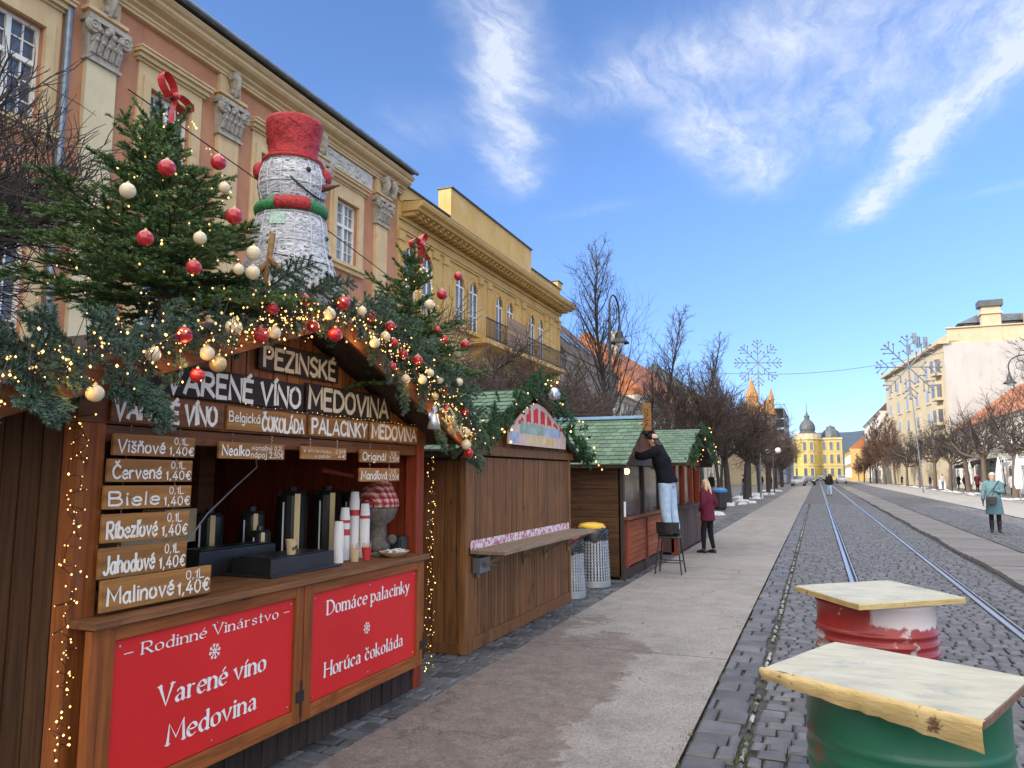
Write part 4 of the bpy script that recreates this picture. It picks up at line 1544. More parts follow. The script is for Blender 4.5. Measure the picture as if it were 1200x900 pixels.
# the left row along the snow patches
T = pollard(17, 2.6, 2.3, 3.7, .15, 9, 1.25, .0105, .09)
r1 = plant_tree(T, 'row_tree', 'bare brown row tree with blue topped bin at its foot', (-4.9, 35.5, 0), 'bark_dark', 'twig_brown', 'bare trees of the left row')
words = ['first', 'second', 'third', 'fourth', 'fifth', 'sixth', 'seventh', 'eighth', 'ninth']
for i, y in enumerate((43.5, 51.5, 59.5, 67.5, 76, 85, 95, 106, 118)):
    copy_tree(r1, (-4.6 + .25 * math.sin(i * 2.1), y, 0), i * 1.7 + .6, '%s bare brown tree beyond the blue topped bin in the left row' % words[i], scale=(1.05 + .08 * math.sin(i * 1.9),) * 2 + (1.0 + .06 * math.sin(i * 3.1),))
# the right side
GR = 'pollarded trees of the right row'
pr = plant_tree(pollard(31, 2.4, 2.1, 3.6, .14, 7, .62, .012, .10), 'pollarded_tree', 'pollarded tree with forked pale trunk behind the woman in the teal coat', (12.3, 60.0, 0), 'bark_pale', 'twig_dark', GR, scale=1.25)
spots_ = [(12.1, 68.5, 'pollarded tree with a leaning trunk left of the woman in the teal coat'), (12.3, 77, 'second pollarded tree left of the woman in the teal coat'),
          (12.2, 86, 'third pollarded tree left of the woman in the teal coat'), (12.0, 95, 'fourth pollarded tree left of the woman in the teal coat'),
          (11.8, 106, 'pollarded tree standing beside the pole of the big metal snowflake'), (11.5, 118, 'pollarded tree far along the right pavement before the brownish house')]
for i, (x, y, lb) in enumerate(spots_):
    copy_tree(pr, (x, y, 0), 1.1 + i * 1.9, lb, scale=(1.25 + .1 * math.sin(i * 2.2),) * 3)
copy_tree(pr, (12.4, 51.0, 0), 2.6, 'slim pollarded tree beside the white parasol at the right edge', scale=(1.05,) * 3)
nr = plant_tree(tall(40, 10.0, .16, 28, .3, .95, .42, 1.2, False, .012), 'tall_tree', 'wide bare tree reaching in from the right edge by the lamp', (12.1, 49.0, 0), 'bark_pale', 'twig_dark')
rr = plant_tree(tall(44, 11.0, .16, 44, .16, .6, .34, 2.2, False, .026), 'row_tree', 'reddish bare tree in front of the facade of the white block', (10.9, 128, 0), 'bark_pale', 'twig_red', 'reddish bare trees far right')
for i, (x, y, s, lb) in enumerate(((10.4, 140, 1.05, 'tall reddish bare tree at the far corner of the white block'), (9.9, 152, 1.0, 'reddish bare tree before the brownish town house'),
                                   (9.6, 165, .85, 'low reddish bare tree near the parked white car'), (9.3, 180, .7, 'small reddish bare tree below the orange roof'),
                                   (9.0, 196, .6, 'farthest small reddish tree of the right row'))):
    copy_tree(rr, (x, y, 0), i * 1.3 + .4, lb, scale=(s * 1.1, s * 1.1, s))
# ------------------------------------------------------------------ timber market stalls
wood('wall_boards', (.078, .036, .014), (.040, .018, .007), 'z', rv=.28)  # side wall brown, lowered to include the shade of the roof overhang
wood('orange_boards', (.33, .11, .027), (.20, .062, .016), 'z', rv=.2)
wood('orange_rail', (.30, .095, .022), (.17, .05, .012), 'y', rv=.15)
wood('orange_stile', (.29, .09, .021), (.165, .048, .012), 'z', rv=.15)
wood('red_post', (.28, .046, .016), (.17, .028, .011), 'z', rv=.12)
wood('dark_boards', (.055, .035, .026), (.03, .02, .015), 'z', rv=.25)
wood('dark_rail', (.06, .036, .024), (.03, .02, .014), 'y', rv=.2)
wood('brown_rail', (.18, .067, .022), (.10, .036, .013), 'y', rv=.15)
wood('counter_top', (.22, .10, .04), (.12, .052, .022), 'y', rv=.1, rough=.4)
wood('raw_board', (.37, .175, .05), (.22, .095, .026), 'y', rv=.2, spots=(.14, .06, .02))
wood('sign_dark', (.030, .019, .014), (.018, .012, .01), 'y', rv=.1)
wood('closed_boards', (.215, .098, .034), (.115, .049, .017), 'z', rv=.25)
wood('hut_boards', (.10, .048, .021), (.055, .026, .012), 'x', rv=.22)
wood('slat_orange', (.33, .085, .028), (.20, .05, .018), 'y', rv=.18)
wood('grey_shelf', (.27, .20, .14), (.16, .115, .08), 'y', rv=.1)
wood('plum_boards', (.085, .05, .048), (.052, .032, .03), 'z', rv=.2)
material('white_paint', (.82, .79, .70), (.72, .68, .58), 30, rough=.7, bump=.15)
material('gold_paint', (.72, .62, .42), (.58, .47, .28), 25, rough=.65, bump=.1)
material('banner_red', (.62, .018, .016), (.55, .014, .013), 1.2, rough=.55, spec=.35, bump=.22, bscale=5)
material('banner_white', (.80, .78, .76), (.74, .72, .70), 6, rough=.5, bump=0)
material('shingle', (.135, .215, .145), (.098, .162, .11), 9, rough=.85, bump=.5, bscale=120, rv=.22, spots=(.17, .22, .17), spot_scale=2, spot_range=(.55, .75))
material('blue_flashing', (.14, .27, .38), (.10, .2, .3), 4, rough=.5, bump=.1)
material('black_plastic', (.014, .014, .016), (.022, .022, .024), 10, rough=.38, bump=.05)
material('black_steel', (.02, .02, .022), (.03, .03, .03), 6, rough=.3, metal=.3, bump=.05)
material('steel', (.55, .55, .55), (.4, .4, .42), 12, rough=.28, metal=1.0, bump=.05)
material('brass', (.80, .64, .36), (.66, .5, .26), 14, stretch=(1, 1, .1), rough=.4, metal=.25, bump=.05)
material('paper_white', (.78, .77, .74), (.7, .69, .67), 8, rough=.6, bump=0)
material('paper_red', (.55, .03, .03), (.48, .02, .025), 8, rough=.55, bump=0)
material('kraft', (.60, .44, .25), (.52, .37, .2), 12, rough=.8, bump=.1)
material('wire_black', (.012, .012, .012), rough=.5, bump=0)
material('clear_glass', (.45, .5, .52), (.3, .34, .36), 1.5, rough=.05, spec=.9, bump=0, trans=.75)
material('zinc_bin', (.46, .48, .50), (.36, .38, .40), 6, rough=.45, metal=.5, bump=.05)
material('bin_bag', (.012, .012, .013), (.02, .02, .022), 6, rough=.25, bump=.6, bscale=14)


def plank_wall(mb, O, U, V, N, w, h, pw=.12, th=.022, gap=.004, top=None, rng=None):
    """Boards standing on the plane O,U,V (V is along the grain), each a separate rounded board of its own tone."""
    O, U, V, N = (np.asarray(q, float) for q in (O, U, V, N))
    rng = rng or random
    x = 0.0
    while x < w - .01:
        b = min(pw * rng.uniform(.92, 1.08), w - x)
        if w - x - b < pw * .3:
            b = w - x
        h0 = h if top is None else top(x + gap)
        h1 = h if top is None else top(x + b - gap)
        if top is not None and x < w / 2 < x + b:
            hm = top(w / 2)
            h0 = h1 = max(min(h0, h1), min(hm, max(h0, h1)))
        t = th * rng.uniform(.9, 1.1)
        e = min(.004, b / 4)
        if max(h0, h1) > .01:
            P = []
            for (xx, hh) in ((x + gap, h0), (x + b - gap, h1)):
                pass
            a, c = x + gap / 2, x + b - gap / 2
            P = [O + U * a, O + U * c, O + U * c + V * max(.002, h1), O + U * a + V * max(.002, h0),
                 O + U * (a + e) + N * t, O + U * (c - e) + N * t, O + U * (c - e) + V * max(.002, h1) + N * t, O + U * (a + e) + V * max(.002, h0) + N * t]
            mb.add(P, [(3, 2, 1, 0), (4, 5, 6, 7), (0, 1, 5, 4), (1, 2, 6, 5), (2, 3, 7, 6), (3, 0, 4, 7)])
        x += b


def board_sign(name, label, X, y0, y1, z0, z1, mat_, lines, th=.018, tilt=0.0, lm='white_paint', cat='sign', group=None, serif=False, weight=.13, jitter=.02, hooks=None):
    """A board facing +X with brush lettering. lines: (text, u0, u1, v0, height) as fractions of the board."""
    w, h = y1 - y0, z1 - z0
    U = np.array((0, math.cos(tilt), math.sin(tilt))); V = np.array((0, -math.sin(tilt), math.cos(tilt))); N = np.array((1., 0, 0))
    C = np.array((X, (y0 + y1) / 2, (z0 + z1) / 2))
    mb = MB()
    mb.obox(C, U * w / 2, V * h / 2, N * th / 2)
    o = mb.build(name, mat_, loc=tuple(C), bevel=.003)
    tag(o, label, cat, group)
    if lines:
        tx = MB()
        O = C + N * (th / 2 + .0012) - U * w / 2 - V * h / 2
        for ln in lines:
            s, u0, u1, v0, hh = ln[:5]
            text(tx, s, O + U * w * u0 + V * h * v0, U, V, w * (u1 - u0), h * hh, weight=ln[5] if len(ln) > 5 else weight, serif=serif, jitter=jitter)
        tx.build('lettering', lm, o)
    if hooks:
        hk = MB()
        for u in hooks:
            p = C - U * w / 2 + U * w * u + V * h / 2
            hk.tube([p + V * k * .01 + N * (.004 * (-1) ** k) for k in range(6)], .0025, 4)
        hk.build('chain', 'steel', o)
    return o


# ==== first stall: open, by the camera
S1 = thing('market_stall', 'open brown timber market stall selling mulled wine under a lit fir garland', 'market stall', (-3.95, 3.9, 0))
FX = -2.97
Y0, Y1 = 2.36, 5.43
YA, ZA, ZE = 3.72, 2.60, 1.90           # ridge, eave
EY0, EY1 = 1.72, 5.66
gz = lambda y: ZE + (ZA - ZE) * ((y - EY0) / (YA - EY0) if y < YA else (EY1 - y) / (EY1 - YA))
mb = MB()
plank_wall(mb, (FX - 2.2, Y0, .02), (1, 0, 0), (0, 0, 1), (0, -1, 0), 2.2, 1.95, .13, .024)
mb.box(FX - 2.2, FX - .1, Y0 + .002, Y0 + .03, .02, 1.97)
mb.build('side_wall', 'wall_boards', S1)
mb = MB()
mb.box(FX - 2.2, FX - .1, Y1 - .04, Y1, .02, 1.97)
plank_wall(mb, (FX - .1, Y1 - .04, .9), (-1, 0, 0), (0, 0, 1), (0, -1, 0), 2.1, 1.0, .11, .015)
w_ = mb.build('side_wall', 'red_post', S1)
w_['label'] = 'red painted side wall'
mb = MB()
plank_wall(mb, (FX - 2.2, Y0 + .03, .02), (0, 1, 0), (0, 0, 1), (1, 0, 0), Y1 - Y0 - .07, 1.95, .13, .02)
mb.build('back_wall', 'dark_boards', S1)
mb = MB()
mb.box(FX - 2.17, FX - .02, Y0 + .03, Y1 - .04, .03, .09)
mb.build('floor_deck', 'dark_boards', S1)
mb = MB()
mb.box(FX - .1, FX, Y0 - .03, Y0 + .1, 0, 1.88)
mb.build('corner_post', 'orange_stile', S1, bevel=.004)
mb = MB()
mb.box(FX - .1, FX, Y1 - .11, Y1 + .01, 0, 1.88)
mb.build('corner_post', 'red_post', S1, bevel=.004)
mb = MB()
mb.box(FX - 1.28, FX - 1.2, 3.35, 3.47, .966, 1.95)
mb.build('inner_post', 'dark_boards', S1)
mb = MB()
mb.box(FX - 1.28, FX - 1.2, 4.25, 4.4, .966, 1.95)
mb.build('inner_post', 'brown_rail', S1)
mb = MB()
plank_wall(mb, (FX - .04, Y0 + .1, .0), (0, 1, 0), (0, 0, 1), (1, 0, 0), Y1 - Y0 - .2, .95, .14, .03)
mb.build('plinth', 'dark_boards', S1)
mb = MB()
mb.box(FX - .1, FX - .01, Y0 + .1, Y1 - .11, 1.80, 1.875)
mb.box(FX - .11, FX + .005, Y0 - .05, Y1 + .03, 1.88, 2.035)
mb.build('lintel_beam', 'brown_rail', S1, bevel=.004)
mb = MB()
plank_wall(mb, (FX - .04, Y0 - .05, 2.036), (0, 1, 0), (0, 0, 1), (1, 0, 0), Y1 - Y0 + .08, .5, .115, .022, top=lambda x: gz(Y0 - .05 + x) - 2.036 - .03)
mb.build('gable', 'orange_boards', S1)
mb = MB()
for (ya, za, yb, zb) in ((EY0, ZE, YA, ZA), (YA, ZA, EY1, ZE)):
    nrm = unit(np.cross((1, 0, 0), (0, yb - ya, zb - za))) * .03
    mb.hexa([(-5.4, ya, za), (-2.68, ya, za), (-2.68, yb, zb), (-5.4, yb, zb), *(np.array(q) + nrm for q in ((-5.4, ya, za), (-2.68, ya, za), (-2.68, yb, zb), (-5.4, yb, zb)))])
mb.build('roof', 'dark_rail', S1)
mb = MB()
for (ya, za, yb, zb) in ((EY0, ZE, YA, ZA), (YA, ZA, EY1, ZE)):
    mb.hexa([(-2.68, ya, za - .07), (-2.655, ya, za - .07), (-2.655, yb, zb - .07), (-2.68, yb, zb - .07), (-2.68, ya, za + .05), (-2.655, ya, za + .05), (-2.655, yb, zb + .05), (-2.68, yb, zb + .05)])
mb.build('bargeboard', 'brown_rail', S1)
# counter: top, and two framed hatch doors leaning out in front
CX = -2.845
mb = MB()
mb.box(FX - .62, CX + .02, Y0 + .1, Y1 - .14, 1.0, 1.035)
mb.box(FX - .02, CX + .03, Y0 - .02, 2.46, 1.0, 1.036)
mb.build('counter_top', 'counter_top', S1, bevel=.004)
for ya, yb, sl_, sr_ in ((2.35, 3.765, .12, .07), (3.775, 5.235, .08, .10)):
    mb = MB()
    mb.box(CX - .04, CX, ya, ya + sl_, .22, .995)
    mb.box(CX - .04, CX, yb - sr_, yb, .22, .995)
    mb.m = 1
    mb.box(CX - .038, CX - .002, ya + sl_, yb - sr_, .22, .30)
    mb.box(CX - .038, CX - .002, ya + sl_, yb - sr_, .935, .995)
    mb.m = 0
    mb.box(CX - .05, CX - .03, ya + sl_, yb - sr_, .30, .935)
    d = mb.build('counter_door', ['orange_stile', 'orange_rail'], S1, bevel=.003)
    hg = MB()
    hg.box(CX, CX + .006, yb - .05, yb + .02, .34, .40)
    hg.tube([(CX + .004, yb - .005, .26), (CX + .006, yb - .005, .46)], .006, 6)
    hg.build('hinge', 'black_steel', d)
mb = MB()
mb.box(FX - 1.15, FX - .62, Y0 + .2, Y1 - .2, .93, .965)
mb.build('inner_shelf', 'dark_boards', S1)

# red banners on the doors
def banner(label, ya, yb, za, zb, lines, flake):
    o = board_sign('banner', label, CX - .022, ya, yb, za, zb, 'banner_red', [], th=.012, cat='banner')
    tx = MB()
    U = np.array((0, 1., 0)); V = np.array((0, 0, 1.))
    X = CX - .0145
    for s, u0, u1, z, hh, wt in lines:
        text(tx, s, (X, u0, z), U, V, u1 - u0, hh, weight=wt, serif=True, gap=.19 if hh > .05 else .42)
    fy, fz, fr = flake
    for k in range(8):
        a = k * math.pi / 4 + .2
        tx.obox((X + .0002 * k, fy + math.cos(a) * fr * .55, fz + math.sin(a) * fr * .55), (0, math.cos(a) * fr * .45, math.sin(a) * fr * .45), (0, -math.sin(a) * fr * .07, math.cos(a) * fr * .07), (.0003, 0, 0))
        for s in (-1, 1):
            b = a + s * .75
            q = np.array((X + .0002 * k + .0001, fy + math.cos(a) * fr * .62, fz + math.sin(a) * fr * .62))
            dd = np.array((0, math.cos(b), math.sin(b)))
            tx.obox(q + dd * fr * .16, dd * fr * .16, np.array((0, -dd[2], dd[1])) * fr * .06, (.0003, 0, 0))
    tx.build('lettering', 'banner_white', o)
    for yy in (ya + .03, (ya + yb) / 2, yb - .03):
        for zz in (za + .03, zb - .03):
            sc_ = MB()
            sc_.lathe([(.007, 0), (.006, .003), (0, .004)], (CX - .0155, yy, zz), 8, axis=(1, 0, 0))
            sc_.build('screw', 'steel', o)
    return o


banner('red banner reading Rodinné Vinárstvo, Varené víno, Medovina on the left door', 2.475, 3.692, .302, .933,
       [('- Rodinné Vinárstvo -', 2.53, 3.65, .845, .052, .2), ('Varené víno', 2.74, 3.46, .585, .092, .215), ('Medovina', 2.80, 3.40, .40, .092, .215)], (3.075, .765, .04))
banner('red banner reading Domáce palacinky and Horúca čokoláda on the right door', 3.858, 5.133, .302, .933,
       [('Domáce palacinky', 4.02, 5.03, .785, .085, .21), ('Horúca čokoláda', 4.01, 4.95, .415, .085, .21)], (4.47, .625, .04))

# name boards on the gable and the lintel
board_sign('name_board', 'topmost small dark board lettered PEZINSKÉ under the garland', FX + .008, 3.42, 4.2, 2.255, 2.425, 'sign_dark', [('PEZINSKÉ', .06, .95, .12, .66)], lm='gold_paint', weight=.2)
board_sign('name_board', 'long dark board lettered VARENÉ VÍNO in big pale capitals', FX + .012, 2.62, 3.835, 2.04, 2.205, 'sign_dark', [('VARENÉ VÍNO', .12, .97, .12, .70)], weight=.2)
board_sign('name_board', 'dark board lettered MEDOVINA on the right of the gable', FX + .012, 3.86, 4.87, 2.04, 2.225, 'sign_dark', [('MEDOVINA', .03, .96, .14, .70)], lm='gold_paint', weight=.2)
board_sign('name_board', 'raw board lettered VARENÉ VÍNO at the left of the lintel', FX + .014, 2.46, 3.16, 1.888, 2.025, 'brown_rail', [('VARENÉ VÍNO', .03, .92, .14, .66)], weight=.22)
board_sign('name_board', 'raw board lettered Belgická ČOKOLÁDA on the lintel', FX + .014, 3.185, 3.86, 1.892, 2.02, 'raw_board', [('Belgická', .02, .38, .36, .42, .14), ('ČOKOLÁDA', .41, .97, .08, .62)], lm='white_paint', weight=.2)
board_sign('name_board', 'raw board lettered PALACINKY on the lintel', FX + .014, 3.9, 4.565, 1.892, 2.022, 'raw_board', [('PALACINKY', .04, .97, .14, .70)], weight=.2)
board_sign('name_board', 'raw board lettered MEDOVINA at the right end of the lintel', FX + .014, 4.6, 5.28, 1.892, 2.025, 'raw_board', [('MEDOVINA', .03, .97, .14, .70)], weight=.22)

# price boards: the hanging ladder on the left
rows = [('Višňové', 2.47, 2.95, 1.735, 1.835), ('Červené', 2.45, 2.94, 1.615, 1.72), ('Biele', 2.44, 2.94, 1.492, 1.598), ('Ríbezľové', 2.44, 2.935, 1.345, 1.472), ('Jahodové', 2.435, 2.93, 1.19, 1.325)]
for i, (s, ya, yb, za, zb) in enumerate(rows):
    board_sign('price_board', 'raw wood price board reading %s 0,1L 1,40€ in the hanging ladder' % s, FX + .03, ya, yb, za, zb, 'raw_board',
               [(s, .05, .60, .16, .56), ('0,1L', .72, .9, .62, .33, .13), ('1,40€', .66, .98, .10, .42, .14)], weight=.165, tilt=R(random.uniform(-1.2, .8)), cat='price board', hooks=(.2, .8), jitter=.025)
board_sign('price_board', 'largest raw price board reading Malinové 0,1L 1,40€ standing on the counter', FX + .06, 2.43, 3.07, 1.052, 1.19, 'raw_board',
           [('Malinové', .05, .62, .2, .52), ('0,1L', .74, .92, .62, .32, .13), ('1,40€', .66, .98, .12, .46, .15)], weight=.165, cat='price board', jitter=.025)
board_sign('price_board', 'small board reading Nealko vianočný nápoj hanging under the lintel', FX + .02, 3.13, 3.66, 1.735, 1.825, 'raw_board',
           [('Nealko', .04, .43, .2, .6), ('vianočný 0,2L', .46, .97, .58, .3, .13), ('nápoj 2,50€', .46, .98, .12, .36, .14)], weight=.165, cat='price board', hooks=(.2, .8))
board_sign('price_board', 'small faded two line price board under the middle of the lintel', FX + .02, 3.82, 4.3, 1.745, 1.825, 'raw_board',
           [('s slivovicou', .04, .62, .56, .26, .12), ('2,50€', .74, .97, .56, .3, .13), ('v pohári', .28, .62, .14, .26, .12), ('4€', .8, .97, .14, .3, .13)], weight=.13, cat='price board', hooks=(.2, .8))
board_sign('price_board', 'small board reading Originál above the plaid hat', FX + .02, 4.47, 5.0, 1.735, 1.825, 'raw_board',
           [('Originál', .05, .62, .18, .6), ('0,1L', .76, .92, .62, .32, .13), ('3,50€', .72, .98, .12, .42, .14)], weight=.165, cat='price board', hooks=(.25, .75))
board_sign('price_board', 'small board reading Mandľová hanging below the Originál board', FX + .02, 4.47, 5.0, 1.6, 1.695, 'raw_board',
           [('Mandľová', .03, .66, .18, .6), ('0,1L', .76, .92, .62, .32, .13), ('3,50€', .72, .98, .12, .42, .14)], weight=.165, cat='price board', hooks=(.25, .75))

# things on the counter and inside
def airpot(label, x, y, z, r, h, strip='brass'):
    t = thing('drink_dispenser', label, 'dispenser', (x, y, z), 'black drink dispensers in the stall')
    mb = MB()
    mb.lathe([(r * .9, 0), (r, .02), (r, h * .93), (r * .85, h), (0, h)], (x, y, z), 20)
    mb.lathe([(r * .35, h), (r * .3, h + .03), (0, h + .035)], (x, y, z), 10)
    mb.build('body', 'black_steel', t, smooth=False)
    mb = MB()
    gd = np.array((.64, -.77, 0)); gs = np.array((.77, .64, 0))
    mb.obox(np.array((x, y, z + h * .5)) + gd * r * .99 + gs * r * .3, gs * r * .17, (0, 0, h * .46), gd * r * .07)
    mb.build('level_gauge', strip, t)
    mb = MB()
    mb.tube([(x + r * .8, y + r * .55, z + h * .12), (x + r * 1.25, y + r * .85, z + h * .12), (x + r * 1.3, y + r * .87, z + h * .04)], .012, 6)
    mb.bar((x + r * 1.2, y + r * .85, z + h * .12), (x + r * 1.2, y + r * .85, z + h * .2), .012, .03)
    mb.build('tap', 'steel', t)
    mb = MB()
    mb.obox(np.array((x, y, z + h * .47)) + gd * r * .86 - gs * r * .56, gs * r * .05, (0, 0, h * .38), gd * r * .06)
    mb.build('trim_strip', 'paper_white', t)


airpot('black drink dispenser with a pale gauge, leftmost on the inner shelf', -3.93, 4.12, .968, .095, .42)
airpot('black drink dispenser with brass gauge, second from the left', -3.82, 4.42, .968, .09, .42)
airpot('tall black drink dispenser with wide brass gauge behind the paper cup', -3.72, 4.74, .968, .115, .56)
airpot('tall black drink dispenser with brass gauge behind the white cup stacks', -3.66, 5.1, .968, .11, .56)
airpot('tall black drink dispenser half hidden behind the cup stacks', -3.62, 5.40, .968, .11, .54)
airpot('low black drink dispenser in the middle of the inner shelf', -3.60, 4.25, .968, .07, .30)
mb = MB()
mb.box(-3.36, -3.06, 3.72, 4.36, 1.042, 1.14)
mb.box(-3.40, -3.02, 3.68, 4.4, 1.036, 1.05)
mb.box(-3.33, -3.09, 3.75, 4.33, 1.14, 1.146)
tag(mb.build('drip_tray', 'black_plastic', bevel=.006), 'flat black box shaped tray on the counter under the paper cup', 'tray')
mb = MB()
mb.box(-3.62, -3.42, 3.52, 4.2, 1.037, 1.19)
mb.box(-3.6, -3.44, 3.55, 4.15, 1.19, 1.2)
tag(mb.build('warmer', 'black_plastic', bevel=.01), 'low dark warming cabinet behind the flat tray on the counter', 'warmer')
mb = MB()
mb.lathe([(.026, 0), (.036, .088), (.038, .09), (.036, .093), (.034, .09), (.0245, .003), (0, .003)], (-3.12, 3.98, 1.147), 18)
c_ = mb.build('paper_cup', 'kraft', smooth=False)
tag(c_, 'brown kraft paper cup standing on the black tray', 'cup')
mb = MB()
for a in (-.5, 0, .5):
    mb.obox((-3.12 + .034 * math.cos(a), 3.98 + .034 * math.sin(a), 1.19 + .01 * a), (.0012, 0, 0), (0, .006, 0), (0, 0, .01))
mb.build('print', 'wire_black', c_)


def cup_stack(label, x, y, n, bands, lean=0.0):
    t = thing('cup_stack', label, 'cup stack', (x, y, 1.037), 'stacked cups on the counter')
    for k in range(n):
        z = 1.037 + k * .022
        mb = MB()
        xx = x + lean * k * .001
        mb.lathe([(.036, 0), (.028, .085), (.0, .085)] if False else [(.038, 0), (.038, .004), (.029, .088), (0, .088)], (xx, y, z), 14)
        mb.build('cup', 'paper_red' if k in bands else 'paper_white', t)


cup_stack('short white cup stack with a dark lid beside the brass gauge', -3.14, 4.52, 10, ())
cup_stack('medium white cup stack with two red cups', -3.20, 4.68, 14, (8, 9, 12))
cup_stack('tallest white cup stack with red cups near its top', -3.22, 4.83, 19, (14, 15))
cup_stack('tall plain white cup stack nearest the plaid hat', -3.16, 4.88, 15, (13,))
for k, (x, y, m_, lb) in enumerate(((-3.07, 4.62, 'kraft', 'brown cup of wooden stirrers in front of the cup stacks'), (-3.05, 4.74, 'paper_red', 'red cup of wooden stirrers in front of the cup stacks'))):
    t = thing('stirrer_cup', lb, 'cup', (x, y, 1.037))
    mb = MB(); mb.lathe([(.026, 0), (.036, .09), (.033, .09), (.024, .005), (0, .005)], (x, y, 1.037), 14); mb.build('cup', m_, t)
    mb = MB()
    for j in range(9):
        a = j * .7
        mb.bar((x + .012 * math.cos(a), y + .012 * math.sin(a), 1.045), (x + .035 * math.cos(a), y + .035 * math.sin(a), 1.15 + .01 * (j % 3)), .006, .0015)
    mb.build('stirrer', 'kraft', t)
# plaid-hatted figure: a stone-grey round pot body under a checked cloth cap
material('grey_fur', (.17, .145, .125), (.09, .078, .068), 30, rough=.95, bump=.8, bscale=60)


def plaid():
    m = material('plaid', (.5, .03, .03))
    nt = m.node_tree
    W = NT(nt)
    b = next(n for n in nt.nodes if n.type == 'BSDF_PRINCIPLED')
    co = W.n('ShaderNodeTexCoord').outputs['Object']
    sx = W.n('ShaderNodeSeparateXYZ'); W.put(sx.inputs[0], co)
    a = W.math('FRACT', W.math('MULTIPLY', sx.outputs[1], 22.0))
    c = W.math('FRACT', W.math('MULTIPLY', sx.outputs[2], 22.0))
    f1 = W.math('LESS_THAN', a, .3); f2 = W.math('LESS_THAN', c, .3)
    g1 = W.math('COMPARE', a, .6, .07); g2 = W.math('COMPARE', c, .6, .07)
    col = W.mix(W.math('MULTIPLY', W.math('ADD', f1, f2), .5), (.50, .03, .03), (.62, .55, .47))
    col = W.mix(W.math('MAXIMUM', g1, g2), col, (.09, .02, .02))
    W.put(b.inputs['Base Color'], col)


plaid()
gx, gy = -3.2, 5.12
gn = thing('gnome_figure', 'grey gnome figure in a red plaid hat at the right of the counter', 'figure', (gx, gy, 1.037))
mb = MB(); mb.lathe([(.10, 0), (.11, .06), (.075, .09), (.07, .2), (.13, .25), (.155, .32), (.15, .36), (0, .36)], (gx, gy, 1.06), 20); mb.build('body', 'grey_fur', gn, smooth=True)
mb = MB(); mb.lathe([(.165, .34), (.168, .37), (.15, .42), (.12, .48), (.07, .52), (0, .535)], (gx, gy, 1.06), 20)
mb.tube([(gx, gy + .02, 1.58), (gx + .03, gy + .12, 1.55), (gx + .04, gy + .17, 1.46)], [.05, .035, .015], 8)
mb.build('hat', 'plaid', gn, smooth=True)
mb = MB(); mb.box(gx - .12, gx + .12, gy - .15, gy + .12, 1.037, 1.06); mb.ball((gx + .12, gy + .02, 1.15), .04, 10, 7); mb.build('base', 'grey_fur', gn, smooth=True)
mb = MB(); mb.box(-3.2, -3.02, 5.16, 5.28, 1.037, 1.17); mb.box(-3.019, -3.012, 5.175, 5.265, 1.06, 1.15)
tag(mb.build('card_terminal', ['black_plastic'], bevel=.006), 'small black box by the right post of the stall', 'box')
mb = MB(); mb.lathe([(.05, 0), (.085, .02), (.105, .035), (.107, .04), (.1, .036), (.05, .012), (0, .01)], (-2.985, 5.02, 1.037), 22, sy=1.25)
pl = mb.build('plate', 'kraft'); tag(pl, 'small oval plate heaped with white sugar sachets on the counter edge', 'plate')
mb = MB()
rng = random.Random(4)
for k in range(34):
    a, r = rng.uniform(0, 6.28), .085 * math.sqrt(rng.random())
    u = np.array((math.cos(a * 3), math.sin(a * 3), rng.uniform(-.3, .3)))
    v = np.cross(u, (0, 0, 1)); v = unit(v)
    mb.obox((-2.985 + r * math.cos(a), 5.02 + 1.2 * r * math.sin(a), 1.062 + .03 * (1 - r / .09) + .01 * rng.random()), u * .022, v * .011, np.cross(unit(u), v) * .002)
s_ = mb.build('sachets', 'paper_white', pl)
mb = MB(); mb.tube([(-3.55, 4.12, 1.77), (-3.52, 4.1, 1.70), (-3.55, 3.95, 1.58), (-3.6, 3.75, 1.40), (-3.62, 3.6, 1.22)], .005, 6)
tag(mb.build('power_cable', 'zinc_bin'), 'grey power cable slanting down across the dark stall interior', 'cable')
mb = MB(); mb.lathe([(.0, -.02), (.018, -.015), (.02, .0), (.016, .01), (.016, .36), (0, .36)], (-3.3, 4.55, 1.68), 10, axis=(0, 1, -.12))
tag(mb.build('rolling_pin', 'red_post'), 'red wooden stick hanging level under the lintel', 'stick')
mb = MB(); mb.box(-4.15, -3.95, 3.75, 4.02, 1.2, 1.42)
mb.box(-4.1, -3.92, 3.4, 3.72, .968, 1.33)
tag(mb.build('carton', 'kraft'), 'brown cardboard cartons stacked on the dark inner shelf', 'carton')


